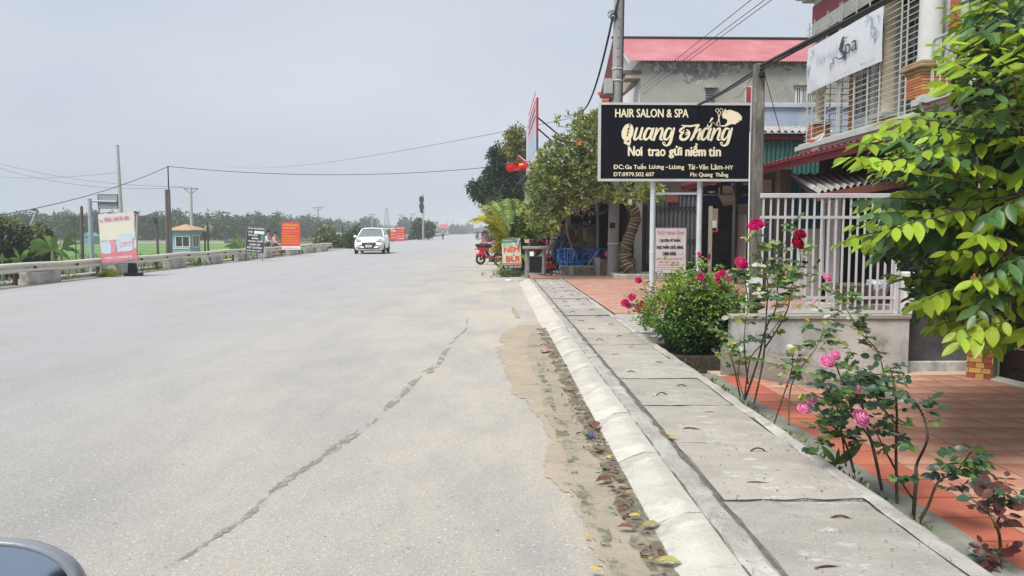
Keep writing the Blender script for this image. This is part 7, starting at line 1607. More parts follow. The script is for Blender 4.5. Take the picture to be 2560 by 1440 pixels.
# the motorcycle the picture is taken from: only its mirror edge is in view at the lower left
t = thing('motorcycle', 'dark round-mirrored motorcycle whose left mirror edges into the lower left corner', 'motorcycle', (-.10, -.18, 0), PI/2); scooter(t, mat('black_paint', (.02, .02, .024), None, 3, .25, coat=.6), 'moto')
for o in [c for c in kids(t) if c.name.startswith('mirror')]: bpy.data.objects.remove(o)
MY = .62; mc = at(-45, 1512, MY)
Rm = Euler((PI/2-.25, 0, .15)).to_matrix(); c_ = mc - V((-.10, -.18, 0)); loc = V((c_.y, -c_.x, c_.z))
Rl = Euler((0, 0, -PI/2)).to_matrix() @ Rm
m2 = MB(); vs = []
def ell(k, z): return [loc + Rl @ V((.078*k*math.cos(2*PI*i/40), .052*k*math.copysign(abs(math.sin(2*PI*i/40))**.9, math.sin(2*PI*i/40)), z)) for i in range(40)]
R_ = [ell(.90, .003), ell(.93, .006), ell(1.0, .002), ell(1.0, -.012), ell(.8, -.035), ell(.3, -.045)]
m2.add([p for r in R_ for p in r], [(i*40+j, i*40+(j+1) % 40, (i+1)*40+(j+1) % 40, (i+1)*40+j) for i in range(5) for j in range(40)], 0, True); m2.add(R_[5], [tuple(range(40))]); mo = m2.build('mirror', mat('grey_housing', (.24, .26, .29), (.20, .22, .25), 6, .35, coat=.3), t)
MB().add(ell(.905, .0025), [tuple(range(40))]).build('mirror_glass', mat('mirror_glass', (.40, .46, .54), (.36, .42, .50), 2, .06, metal=1), mo)
MB().tube([loc + Rl @ V((0, -.03, -.03)), loc + V((-.02, -.03, -.09)), V((.30, .24, 1.04))], .006, 6).build('mirror_stem', BLKS, mo)

# ------------------------------------------------------------------ people
SKIN = mat('skin', (.42, .25, .17), (.38, .22, .15), 6, .55); HAIR = mat('black_hair', (.012, .010, .010), (.02, .017, .015), 20, .6)
def skinned(name, m, parent, J, E_, rad, root=0, sub=2):
    me = bpy.data.meshes.new(name); me.from_pydata([tuple(j) for j in J], E_, []); o = link(name, me, parent); me.materials.append(m)
    import bmesh
    bm = bmesh.new(); bm.from_mesh(me); ly = bm.verts.layers.skin.verify()
    for v, r_ in zip(bm.verts, rad): v[ly].radius = (r_, r_) if not isinstance(r_, tuple) else r_
    bm.verts.ensure_lookup_table(); bm.verts[root][ly].use_root = True; bm.to_mesh(me); bm.free()
    s_ = o.modifiers.new('skin', 'SKIN'); s_.use_smooth_shade = True; ss = o.modifiers.new('sub', 'SUBSURF'); ss.levels = ss.render_levels = sub
    return o
def person(lab, loc, rz, pose, shirt, trousers, mask=False, scale=1.0, group=None):
    t = thing('person', lab, 'person', loc, rz, group); t.scale = (scale,)*3
    # facing local -y ; joints: pelvis, belly, chest, neck, head base, crown, then arms, legs
    if pose == 'stand':
        J = [(0,0,.92), (0,0,1.10), (0,0,1.32), (0,0,1.47), (0,-.02,1.54), (0,-.03,1.66), (-.17,0,1.38), (-.23,.02,1.12), (-.22,-.06,.88), (-.22,-.08,.80), (.17,0,1.38), (.23,.02,1.12), (.22,-.06,.88), (.22,-.08,.80), (-.09,0,.86), (-.10,-.01,.48), (-.10,.03,.08), (-.10,-.10,.03), (.09,0,.86), (.11,.06,.48), (.11,.10,.08), (.11,-.02,.03)]
    else:
        J = [(0,.10,.80), (0,.08,.98), (0,.03,1.20), (0,0,1.34), (0,-.03,1.41), (0,-.04,1.53), (-.17,.02,1.26), (-.25,-.06,1.02), (-.24,-.30,.98), (-.25,-.38,.99), (.17,.02,1.26), (.25,-.06,1.02), (.24,-.30,.98), (.25,-.38,.99), (-.10,.06,.77), (-.17,-.33,.74), (-.16,-.25,.34), (-.16,-.36,.29), (.10,.06,.77), (.17,-.33,.74), (.16,-.25,.34), (.16,-.36,.29)]
    E_ = [(0,1), (1,2), (2,3), (3,4), (4,5), (2,6), (6,7), (7,8), (8,9), (2,10), (10,11), (11,12), (12,13), (0,14), (14,15), (15,16), (16,17), (0,18), (18,19), (19,20), (20,21)]
    rad = [.12, .115, .13, .055, .075, .085, .06, .042, .032, .035, .06, .042, .032, .035, .085, .06, .042, .04, .085, .06, .042, .04]
    skinned('body', SKIN, t, J, E_, rad)
    up = [0, 1, 2, 6, 7, 8, 10, 11, 12]; ix = {k: i for i, k in enumerate(up)}
    skinned('shirt', shirt, t, [J[k] for k in up], [(ix[a], ix[b]) for a, b in E_ if a in ix and b in ix], [rad[k]+.018 for k in up])
    lo = [0, 14, 15, 16, 18, 19, 20]; ix = {k: i for i, k in enumerate(lo)}
    skinned('trousers', trousers, t, [J[k] for k in lo], [(ix[a], ix[b]) for a, b in E_ if a in ix and b in ix], [rad[k]+.02 for k in lo])
    h = V(J[5]); MB().sph(h + V((0, .025, .025)), (.092, .098, .095), 14, 10).build('hair', HAIR, t)
    for s in (-1, 1): MB().sph(h + V((.032*s, -.083, -.035)), .009, 8, 6).build('eye', BLKS, t)
    MB().sph(h + V((0, -.092, -.06)), (.014, .02, .022), 8, 6).build('nose', SKIN, t)
    if mask: MB().sph(h + V((0, -.045, -.085)), (.062, .055, .05), 12, 8).build('face_mask', BLKS, t)
    else: MB().sph(h + V((0, -.078, -.095)), (.022, .008, .007), 8, 6).build('mouth', RED_T, t)
    for k in (17, 21): MB().sph(V(J[k]) + V((0, -.01, .0)), (.045, .11, .04), 10, 6).build('shoe', BLKS, t)
    return t
PKS = mat('pale_pink_shirt', (.62, .42, .37), None, 6, .8); DKT = mat('dark_grey_trousers', (.06, .065, .08), None, 6, .9); NVS = mat('navy_shirt', (.03, .045, .08), None, 6, .85); GRS = mat('light_grey_shirt', (.42, .43, .44), None, 6, .85); RDS = mat('white_shirt', (.62, .60, .58), None, 6, .85)
MX_ = at(700, 620, 43).x; t = thing('motorcycle', 'red motorcycle with two riders behind the guardrail by the red banner', 'motorcycle', (MX_-.15, 43, -.33), -.15); scooter(t, REDP, 'moto')
person('person in pale pink top and black face mask driving the red motorcycle', (MX_-.25, 43.04, -.32), PI/2-.15, 'ride', PKS, DKT, True)
person('person in a white top sitting behind the driver on the red motorcycle', (MX_-.68, 43.1, -.27), PI/2-.15, 'ride', RDS, DKT)
q = at(1107, 594, 125); person('person in a light grey shirt walking by the far guardrail', (q.x, 125, 0), .3, 'stand', GRS, DKT)
q = at(1213, 600, 66); person('person in dark navy clothes standing by the far parked vehicles', (q.x, 66, 0), .8, 'stand', NVS, DKT)
person('person in dark clothes riding the distant grey motorcycle', (at(1193, 580, 120).x, 120.1, .02), .2, 'ride', NVS, DKT)
# ------------------------------------------------------------------ vegetation
def leafm(name, c1, c2, isl=.25, rough=.45, trans=.25, spec=.4, **k): return mat(name, c1, c2, 3, rough, island=isl, trans=trans, spec=spec, detail=2, **k)
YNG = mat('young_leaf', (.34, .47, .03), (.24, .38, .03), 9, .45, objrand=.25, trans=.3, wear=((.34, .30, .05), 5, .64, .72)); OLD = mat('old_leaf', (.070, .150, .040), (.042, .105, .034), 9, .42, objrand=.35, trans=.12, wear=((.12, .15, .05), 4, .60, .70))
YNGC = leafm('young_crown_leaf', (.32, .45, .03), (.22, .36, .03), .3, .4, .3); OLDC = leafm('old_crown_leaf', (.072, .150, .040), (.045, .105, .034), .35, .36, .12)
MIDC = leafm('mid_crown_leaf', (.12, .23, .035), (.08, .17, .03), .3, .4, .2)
TWIG = mat('green_brown_twig', (.10, .075, .045), (.06, .045, .03), 12, .9)

# --- 1. the tree whose branches hang in from the right
CR = [(2350, 40), (2440, -30), (2640, -90), (2720, 0), (2720, 760), (2640, 880), (2560, 850), (2470, 865), (2400, 850), (2330, 815), (2285, 760), (2262, 700), (2215, 640), (2130, 610), (2175, 555), (2170, 505), (2250, 470), (2160, 405), (2190, 355), (2245, 295), (2310, 275), (2400, 310), (2395, 235), (2350, 150)]
tc = V((4.55, 4.75, CZ)); t = thing('leafy_tree', 'broad-leaved tree hanging in from the right with bright young and dark old leaves', 'tree', tc)
MB().tube([(0, 0, -.2), (.05, .02, .6), (-.05, 0, 1.2), (-.02, .05, 2.0), (.1, .1, 3.4)], [.12, .10, .085, .07, .04], 12).build('trunk', TRUNK, t)
limbs = []
for (pz, px, py, Yl) in ((.85, 2330, 760, 4.9), (1.0, 2440, 800, 4.5), (1.2, 2210, 590, 5.2), (1.35, 2300, 520, 4.8), (1.5, 2180, 420, 5.3), (1.7, 2280, 330, 5.0), (1.9, 2420, 250, 4.6), (2.1, 2430, 90, 4.9), (2.4, 2520, 30, 4.6), (1.4, 2480, 480, 4.2), (1.1, 2520, 650, 4.1), (1.8, 2560, 330, 4.1)):
    e = at(px, py, Yl) - tc; s0 = V((0, .03, pz)); pts = [s0.lerp(e, q) + V((0, 0, .22*math.sin(PI*q) - .05*q)) for q in (0, .25, .5, .75, 1)]
    limbs.append(pts); MB().tube(pts, [.035, .026, .018, .012, .006], 7).build('branch', TWIG, t)
allp = [p for L in limbs for p in L[1:]]
lp, ld, ln_, ll, lw, ly_ = [], [], [], [], [], []
TW = MB()
tips = [(p, rnd.uniform(4.0, 5.6)) for p in sample_poly(CR, 300)]
for (px, py) in ((2128, 395), (2150, 360), (2185, 335), (2235, 300), (2300, 285), (2120, 600), (2150, 560), (2190, 520), (2260, 480), (2180, 500), (2370, 210), (2395, 160), (2360, 120), (2420, 60), (2380, 30), (2290, 765), (2340, 815), (2410, 850), (2480, 860), (2250, 690), (2560, 800), (2545, 745), (2460, 480), (2500, 440), (2440, 560), (2480, 300), (2540, 250), (2340, 660), (2300, 600)):
    tips.append(((px, py), rnd.uniform(4.0, 4.8)))
for k, ((px, py), Yl) in enumerate(tips):
    tip = at(px, py, Yl); p = tip - tc
    q = min(allp, key=lambda a: (a-p).length); d = (p - q)
    out = V((p.x*1.0, p.y*.55, (p.z-1.5)*.35)).normalized()
    d = (d.normalized()*.5 + out + V((rnd.uniform(-.35, .35), rnd.uniform(-.45, .3), rnd.uniform(-.35, .1)))).normalized()
    forced = k >= 300
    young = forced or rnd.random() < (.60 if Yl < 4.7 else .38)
    if forced and rnd.random() < .12: young = False
    L = rnd.uniform(.24, .36); b0 = p - d*L*.9
    side = d.cross(V((0, 0, 1))).normalized(); up = side.cross(d)
    TW.tube([q.lerp(b0, .5) if (q-b0).length < .5 else b0 - d*.12, b0, b0 + d*L*.5 + V((0, 0, .01)), p], [.006, .005, .004, .002], 5)
    nl = rnd.randint(7, 10)
    for i in range(nl):
        u = i/(nl-1); s = 1 if i % 2 else -1; c_ = b0 + d*L*(.12+.88*u) + V((0, 0, .01*math.sin(PI*u)))
        if i == nl-1: dl = d + V((0, 0, -.25))
        else: dl = d*.50 + side*s*.85 + V((0, 0, -.30 - rnd.uniform(0, .35))) + V((rnd.gauss(0, .12), rnd.gauss(0, .12), 0))
        lp.append(c_); ld.append(dl.normalized()); n_ = (up*.6 + V((rnd.gauss(-.15, .3), rnd.gauss(-.55, .35), .4)) - side*s*.15); ln_.append(n_)
        z = rnd.uniform(.10, .155)*(1.0 if young else .95)*(.75 + .35*math.sin(PI*(.15+.8*u))); ll.append(z); lw.append(z*rnd.uniform(.40, .48)); ly_.append(young)
struct(TW.build('twigs', TWIG, t), kind='stuff')
N = len(lp); order = sorted(range(N), key=lambda i: (lp[i]+tc).y + rnd.uniform(0, .35) + (0 if -1 < 0 else 0))
lo_v = [i for i in order if 2080 < 1280 + FPX*((lp[i]+tc-V((0,0,H))).dot(_R))/((lp[i]+tc-V((0,0,H))).dot(_F)) < 2560][:300]; S3 = set(lo_v)
lm = {}
def leaf_mesh(m, var):
    if (m.name, var) not in lm:
        n_ = 6; vs = []; fs = []; cur = (.06, .16, .26)[var]
        for i in range(n_+1):
            u = i/n_; w = .46*(math.sin(PI*u**.92))**.8 if 0 < i < n_ else .015; z = -cur*u*u + .02*math.sin(u*7+var)
            vs += [(u, -w*.44, z+.05*w), (u, 0, z-.035*math.sin(PI*u)), (u, w*.44, z+.05*w)]
            if i: b = 3*i; fs += [(b-3, b, b+1, b-2), (b-2, b+1, b+2, b-1)]
        q = MB(); q.add(vs, fs, 0, True); lm[(m.name, var)] = q.mesh('leaf', m)
    return lm[(m.name, var)]
def leaf_obj(m, pos, d, n, L, parent, var=None, wk=1.0):
    d = d.normalized(); s = n.cross(d)
    s = s.normalized() if s.length > 1e-4 else d.orthogonal().normalized(); u = d.cross(s)
    o = link('leaf', leaf_mesh(m, rnd.randrange(3) if var is None else var), parent)
    o.matrix_local = MX.Translation(pos) @ MX((d, s, u)).transposed().to_4x4() @ MX.Diagonal((L, L*wk, L, 1)); return o
for i in lo_v: leaf_obj(YNG if ly_[i] else OLD, lp[i], ld[i], V(ln_[i]), ll[i], t)
rest = [i for i in range(N) if i not in S3]
vs, fs = leaf_arrays(np.array([lp[i][:] for i in rest]), np.array([ld[i][:] for i in rest]), np.array([ln_[i][:] for i in rest]), np.array([ll[i] for i in rest]), np.array([lw[i] for i in rest]), .16)
struct(link('foliage', np_mesh('foliage', vs, fs, [YNGC, OLDC], np.repeat(np.array([0 if ly_[i] else 1 for i in rest]), 6)), t), kind='stuff')
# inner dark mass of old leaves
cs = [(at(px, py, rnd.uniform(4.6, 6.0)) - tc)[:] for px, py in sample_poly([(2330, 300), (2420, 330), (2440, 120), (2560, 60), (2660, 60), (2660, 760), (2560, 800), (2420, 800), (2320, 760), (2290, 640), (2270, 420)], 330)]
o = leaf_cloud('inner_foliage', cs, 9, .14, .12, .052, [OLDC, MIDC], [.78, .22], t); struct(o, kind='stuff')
cs = [(rnd.uniform(-.5, 1.3), rnd.uniform(-1.0, 1.2), 1.5 + rnd.random()*2.2) for _ in range(260)]; struct(leaf_cloud('upper_foliage', cs, 9, .2, .13, .056, [OLDC, MIDC, YNGC], [.6, .2, .2], t), kind='stuff')

# --- 2. clipped shrub and roses along the drain edging
HY = 8.05; c = at(1742, 800, HY); t = thing('shrub', 'dense rounded shrub with small glossy leaves beside the drain slabs', 'shrub', (c.x, HY, -.05))
cs = []; 
for k in range(2600):
    a = V((rnd.gauss(0, 1), rnd.gauss(0, 1), rnd.gauss(0, 1))).normalized(); r_ = rnd.uniform(.62, 1)**.4 * (1 + .10*math.sin(5*a.x+3*a.z) + .08*math.sin(7*a.y+2*a.x))
    p = V((a.x*.53*r_, a.y*.50*r_, .42 + a.z*.44*r_))
    if a.z < -.3: p.x *= .85; p.z += .04
    if rnd.random() < .16 and a.z > -.3: p += a*rnd.uniform(.04, .20)
    cs.append((p, a))
def multi_cloud(name, items, per, sp, ln, wd, parent, rule):
    """items (pos, normal); rule -> material index"""
    mats_, groups = rule
    for gi, sel in groups.items(): pass
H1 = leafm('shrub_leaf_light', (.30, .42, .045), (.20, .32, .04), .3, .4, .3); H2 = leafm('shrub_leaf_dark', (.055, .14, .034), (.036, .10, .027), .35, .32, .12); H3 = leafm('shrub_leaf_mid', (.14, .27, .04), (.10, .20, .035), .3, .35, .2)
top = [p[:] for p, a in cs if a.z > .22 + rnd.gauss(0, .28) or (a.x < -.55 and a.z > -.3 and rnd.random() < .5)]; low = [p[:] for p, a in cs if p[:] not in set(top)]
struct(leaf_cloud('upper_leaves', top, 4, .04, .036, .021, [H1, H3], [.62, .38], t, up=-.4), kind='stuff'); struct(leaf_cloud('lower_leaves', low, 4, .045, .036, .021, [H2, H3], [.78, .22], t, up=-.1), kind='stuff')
m2 = MB()
for k in range(9): a = rnd.uniform(0, 6.28); m2.tube([(.06*math.cos(a), .06*math.sin(a), -.1), (.18*math.cos(a), .18*math.sin(a), .25), (.3*math.cos(a+.3), .3*math.sin(a+.3), .55)], [.012, .009, .004], 6)
m2.build('stems', TWIG, t); MB().sph((0, 0, .40), (.36, .34, .30), 14, 10).build('inner_shade', mat('shrub_shade_core', (.015, .022, .01), (.02, .028, .012), 12, .95, bump=1), t)  # near-black solid core: the shade inside the shrub put in as colour

RG = mat('rose_leaf_green', (.10, .195, .045), (.06, .135, .035), 9, .42, objrand=.35, trans=.2); RD = mat('rose_leaf_dark', (.035, .085, .042), (.022, .06, .035), 9, .36, objrand=.3, trans=.1); RY_ = mat('rose_leaf_yellowish', (.30, .33, .09), (.24, .27, .08), 9, .45, objrand=.25, trans=.25)
RP = mat('rose_leaf_pale', (.42, .46, .34), (.34, .40, .28), 9, .3, objrand=.15); RR_ = mat('rose_leaf_red', (.105, .032, .026), (.07, .024, .022), 9, .4, objrand=.3, trans=.12)
STG = mat('rose_stem_green', (.11, .12, .045), (.075, .07, .035), 12, .7); STB = mat('rose_stem_brown', (.045, .03, .022), (.07, .05, .035), 12, .85)
PET = {'magenta': mat('magenta_petal', (.78, .012, .30), (.66, .006, .16), 20, .55, trans=.25), 'crimson': mat('crimson_petal', (.62, .008, .08), (.42, .005, .06), 20, .55, trans=.2), 'pink': mat('pink_petal', (.92, .40, .62), (.88, .26, .54), 14, .55, trans=.3), 'palepink': mat('pale_pink_petal', (.90, .46, .60), (.86, .32, .50), 14, .55, trans=.3), 'yellow': mat('yellow_petal', (.75, .60, .05), (.7, .5, .04), 14, .5, trans=.3), 'hot': mat('hot_pink_petal', (.80, .06, .26), (.68, .025, .17), 14, .55, trans=.25)}
def rose(t, p, r, col, tilt=None, bud=False, label=None):
    m2 = MB(); R = tilt or Euler((rnd.uniform(.2, .9), rnd.uniform(-.4, .4), rnd.uniform(0, 6))).to_matrix()
    rings = ((3, .20, .80, 0), (4, .40, .72, 0), (5, .62, .60, .12), (6, .84, .42, .35), (6, 1.0, .12, .7)) if not bud else ((3, .28, 1.25, 0), (4, .42, 1.05, .05))
    m2.sph((0, 0, 0), (r*.5, r*.5, r*.5), 8, 6)
    for n_, ro, zt, fl in rings:
        ph = rnd.uniform(0, 6)
        for k in range(n_):
            a0 = ph + 2*PI*k/n_; hw = PI/n_*1.3; vs = []; fs = []; tl = rnd.uniform(-.08, .08)
            for j in range(6):
                v = j/5; rr = ro*(.3 + .7*math.sin(PI*(.08+.62*v))) + fl*.45*max(0, v-.55); z = -.5 + (zt+.5+tl)*math.sin(PI/2*v) - fl*.8*max(0, v-.6)
                for i in range(6):
                    u = i/5-.5; w = hw*(1 - .35*max(0, v-.6)/.4*abs(u)*2); a = a0 + u*2*w; q = rr*(1 + .05*math.sin(7*u+k*2+j)); vs.append(R @ V((q*math.cos(a)*r, q*math.sin(a)*r, (z - .25*abs(u)**2*v)*r)))
            for j in range(5):
                for i in range(5): b = j*6+i; fs.append((b, b+1, b+7, b+6))
            m2.add(vs, fs, 0, True)
    f = m2.build('flower', PET[col], t, p, label=label)
    m2 = MB()
    for k in range(5): a = 2*PI*k/5; m2.add([R @ V((.12*r*math.cos(a-.5), .12*r*math.sin(a-.5), -.5*r)), R @ V((.55*r*math.cos(a), .55*r*math.sin(a), -.35*r)), R @ V((.12*r*math.cos(a+.5), .12*r*math.sin(a+.5), -.5*r))], [(0,1,2)])
    m2.build('sepals', RG, f); return f
def smooth_path(P, n=4):
    o = []
    for i in range(len(P)-1):
        p0, p1, p2, p3 = P[max(i-1, 0)], P[i], P[i+1], P[min(i+2, len(P)-1)]
        for j in range(n):
            s = j/n; o.append(.5*((2*p1)+(p2-p0)*s+(2*p0-5*p1+4*p2-p3)*s*s+(3*p1-p0-3*p2+p3)*s**3))
    return o + [P[-1]]
def rose_bush(lab, base_px, Yb, stems, flowers, clumps=(), leaf=.045, pal=((RG, .6), (RY_, .15), (RD, .25)), z0=-.10, group=None, thick=.007, cap=295, depth=.22):
    b = gp(base_px[0], base_px[1], z0); Y0 = Yb or b.y; b = at(base_px[0], base_px[1], Y0)
    t = thing('rose_bush', lab, 'rose bush', (b.x, Y0, z0), 0, group); cnt = [0]
    def pick():
        x = rnd.random(); s = 0
        for m, w in pal:
            s += w
            if x < s: return m
        return pal[0][0]
    def compound(p, d, L):
        d = d.normalized(); side = d.cross(V((0, 0, 1)))
        side = side.normalized() if side.length > .01 else V((1, 0, 0)); n = side.cross(d)*.3 + V((rnd.gauss(-.15, .5), rnd.gauss(-.75, .5), .55 + rnd.gauss(0, .3))); m = pick(); k5 = rnd.choice((3, 5, 5)); rl = L*1.7
        m2_pts.append([p, p + d*rl*.5, p + d*rl])
        for k in range(k5):
            if k == k5-1: q, dd = p + d*rl*.95, d
            else: s = 1 if k % 2 else -1; q = p + d*rl*(.38 + .36*(k//2)); dd = d*.45 + side*s
            mm = m if rnd.random() < .85 else pick(); dd = dd + V((0, 0, rnd.uniform(-.35, .05))); LL = L*rnd.uniform(.85, 1.3); cnt[0] += 1
            if cnt[0] <= cap: leaf_obj(mm, q, dd, n, LL, t, None, 1.5)
            else: xtra.setdefault(mm.name, (mm, []))[1].append((q, dd, n, LL))
    m2_pts = []; xtra = {}
    for si, (pts, w, brown, lf0, nlf) in enumerate(stems):
        yo = [rnd.uniform(-depth, depth) for _ in pts]; yo[0] = 0 if si == 0 or pts[0][1] > base_px[1]-40 else yo[0]*.4
        P = [at(px, py, Y0 + yy_) - t.location for (px, py), yy_ in zip(pts, yo)]
        SP = smooth_path(P); n_ = len(SP); m2 = MB(); m2.tube(SP, [w*(1-.65*i/(n_-1)) for i in range(n_)], 6)
        if brown:
            for k in range(n_*2):                     # thorns
                i = rnd.randrange(1, n_); c_ = SP[i-1].lerp(SP[i], rnd.random()); dv = V((rnd.gauss(0, 1), rnd.gauss(0, 1), .3)).normalized(); m2.tube([c_, c_ + dv*(w+.006)], [.0022, .0004], 4, cap=False)
        m2.build('stem', STB if brown else STG, t)
        for k in range(nlf):
            u = lf0 + (1-lf0)*(k+rnd.random())/nlf; i = min(n_-2, int(u*(n_-1))); c_ = SP[i].lerp(SP[i+1], rnd.random()); dv = (SP[i+1]-SP[i]).normalized()*.35 + V((rnd.gauss(0, 1), rnd.gauss(0, .8), rnd.uniform(-.2, .5)))
            compound(c_, dv, leaf*rnd.uniform(.75, 1.2))
    for (cx, cy, rx, ry, n_) in clumps:
        for k in range(n_):
            a = rnd.uniform(0, 6.28); r_ = math.sqrt(rnd.random()); c_ = at(cx + rx*r_*math.cos(a), cy + ry*r_*math.sin(a), Y0 + rnd.uniform(-depth, depth)) - t.location
            compound(c_, V((rnd.gauss(0, 1), rnd.gauss(0, .8), rnd.uniform(-.4, .6))), leaf*rnd.uniform(.75, 1.2))
    m2 = MB()
    for P in m2_pts: m2.tube(P, .0013, 4, cap=False)
    if m2_pts: struct(m2.build('leaf_stalks', STG, t), kind='stuff')
    for mm, it in xtra.values():
        vs, fs = leaf_arrays(*[np.array([i[k][:] for i in it]) for k in range(3)], np.array([i[3] for i in it]), np.array([i[3]*.68 for i in it])); struct(link('small_leaves', np_mesh('small_leaves', vs, fs, [mm]), t), kind='stuff')
    for (px, py, rp, col, bud) in flowers:
        Yf = Y0 - .12; p = at(px, py, Yf) - t.location; rose(t, p, rp*1.15*m_px(Yf), col, None if bud else Euler((rnd.uniform(.5, 1.0), rnd.uniform(-.35, .35), rnd.uniform(-.5, .5))).to_matrix(), bud)
    return t
rose_bush('small rose bush with hot pink blooms at the left of the rounded shrub', (1612, 826), 8.7, [([(1612, 826), (1606, 790), (1585, 760)], .006, False, .2, 14), ([(1612, 826), (1622, 780), (1618, 735), (1605, 700)], .006, False, .2, 16), ([(1612, 826), (1620, 800), (1612, 765)], .005, True, .2, 10), ([(1612, 826), (1600, 790), (1570, 740)], .005, False, .2, 10)],
          [(1563, 757, 10, 'hot', False), (1580, 742, 9, 'hot', False), (1598, 768, 10, 'hot', False), (1617, 768, 12, 'hot', False), (1596, 700, 8, 'hot', False), (1604, 757, 6, 'crimson', False), (1572, 764, 7, 'hot', False)], [(1625, 790, 30, 40, 12)], .030, ((RG, .45), (RD, .45), (RY_, .1)), .0, depth=.15)
rose_bush('rose stems with small pink buds rising out of the rounded shrub', (1790, 900), 7.75, [([(1790, 900), (1782, 800), (1770, 720), (1752, 690), (1748, 645)], .005, False, .5, 7), ([(1790, 900), (1810, 800), (1815, 720), (1812, 680)], .005, False, .5, 7), ([(1790, 880), (1740, 800), (1722, 720), (1718, 680)], .005, False, .5, 7), ([(1752, 690), (1768, 665), (1772, 650)], .003, False, .2, 2)],
          [(1749, 640, 8, 'crimson', True), (1772, 645, 8, 'crimson', True), (1751, 692, 9, 'hot', False), (1798, 690, 10, 'magenta', False), (1806, 682, 8, 'hot', False), (1821, 698, 9, 'hot', True), (1797, 703, 7, 'hot', False)], [(1720, 715, 25, 22, 6), (1800, 735, 40, 25, 10)], .042, ((RG, .6), (RY_, .25), (RD, .15)), -.05)
rose_bush('tallest rose bush with magenta and crimson blooms before the white railing', (1862, 1000), 5.65,
          [([(1862, 1000), (1895, 900), (1915, 820), (1940, 770), (1945, 700), (1965, 650)], .0085, True, .45, 16), ([(1885, 1010), (1908, 900), (1915, 800), (1918, 700), (1895, 620), (1890, 580)], .008, False, .45, 22), ([(1850, 990), (1830, 900), (1800, 840), (1770, 800)], .006, False, .3, 8), ([(1912, 870), (1945, 820), (1970, 770), (1978, 720), (2000, 660), (1998, 620)], .0065, True, .45, 16), ([(1870, 960), (1860, 850), (1870, 760), (1862, 700), (1856, 665)], .006, False, .3, 16),
           ([(1862, 1000), (1845, 940), (1850, 880), (1820, 830)], .005, False, .3, 8), ([(1918, 700), (1945, 640), (1970, 590), (1975, 555)], .004, False, .1, 10), ([(1945, 700), (2000, 690), (2030, 680)], .004, False, .1, 8), ([(1862, 990), (1875, 900), (1905, 860), (1950, 800)], .006, True, .7, 3)],
          [(1890, 562, 17, 'magenta', False), (1854, 657, 15, 'hot', False), (2001, 585, 13, 'crimson', False), (1995, 608, 15, 'crimson', False)], [(1930, 690, 70, 85, 44), (1890, 760, 60, 50, 24), (1850, 870, 65, 40, 16), (1985, 700, 40, 45, 12)], .046, ((RG, .38), (RY_, .38), (RP, .14), (RD, .10)), -.08)
rose_bush('slender rose bush with one pink bloom and a yellow bud before the grey wall', (1972, 1062), 4.95,
          [([(1972, 1062), (1975, 980), (1995, 930), (2040, 870), (2060, 820)], .006, False, .3, 6), ([(1935, 1060), (1960, 985), (1978, 930), (1985, 880), (2010, 860)], .005, True, .4, 6), ([(2215, 965), (2195, 880), (2150, 830), (2115, 770), (2085, 730), (2068, 705)], .005, False, .05, 16), ([(2115, 770), (2060, 800), (2025, 805)], .003, False, .1, 4), ([(2085, 770), (2040, 770), (2022, 765)], .003, False, .1, 4)],
          [(2068, 694, 10, 'pink', False), (2020, 802, 7, 'yellow', True), (2035, 755, 6, 'palepink', True)], [(2045, 850, 34, 28, 10), (2130, 800, 60, 40, 16), (1975, 900, 34, 34, 10), (2110, 735, 25, 18, 7), (2160, 870, 40, 40, 9)], .040, ((RG, .5), (RY_, .28), (RP, .08), (RD, .14)), -.08)
rose_bush('rose bush with six clear pink blooms beside the brick-red courtyard', (2205, 1205), 3.72,
          [([(2205, 1225), (2185, 1130), (2165, 1060), (2150, 1000), (2105, 950), (2090, 905)], .0085, True, .45, 15), ([(2243, 1272), (2240, 1130), (2242, 1030), (2235, 960), (2225, 920)], .0085, True, .35, 17), ([(2135, 1180), (2110, 1100), (2060, 1040), (2030, 1000)], .008, True, .3, 12), ([(2240, 1060), (2200, 1010), (2180, 960), (2160, 920)], .006, True, .3, 10), ([(2115, 1165), (2105, 1090), (2090, 1010), (2060, 960)], .006, True, .2, 13), ([(2185, 1110), (2140, 1050), (2090, 1010), (2040, 990)], .006, True, .3, 10), ([(2242, 1180), (2210, 1120), (2180, 1060)], .006, True, .4, 5)],
          [(2068, 904, 17, 'pink', False), (2089, 888, 12, 'pink', False), (2028, 995, 14, 'palepink', False), (2011, 1022, 15, 'pink', False), (2153, 1045, 21, 'pink', False), (2141, 977, 13, 'palepink', True), (1998, 994, 6, 'yellow', True)], [(2110, 960, 65, 48, 20), (2220, 985, 50, 45, 15), (2080, 1080, 55, 50, 15), (2200, 930, 45, 34, 10), (2240, 1080, 24, 60, 6)], .040, ((RG, .42), (RD, .46), (RY_, .12)), -.06)
rose_bush('low bare-stemmed rose bush with a few large leaves on the near right', (2285, 1300), 3.42,
          [([(2283, 1298), (2290, 1200), (2292, 1160), (2318, 1100), (2310, 1045), (2290, 1010), (2270, 990)], .0095, True, .55, 5), ([(2297, 1305), (2320, 1265), (2345, 1205), (2390, 1180), (2420, 1140)], .008, True, .5, 9), ([(2420, 1140), (2428, 1125), (2400, 1150)], .004, False, .1, 4), ([(2285, 1250), (2260, 1215), (2240, 1180)], .005, True, .4, 3)],
          [], [(2400, 1170, 38, 28, 7), (2375, 1215, 40, 15, 4), (2315, 1120, 18, 15, 2)], .045, ((RD, .55), (RG, .45)), -.06, depth=.12)
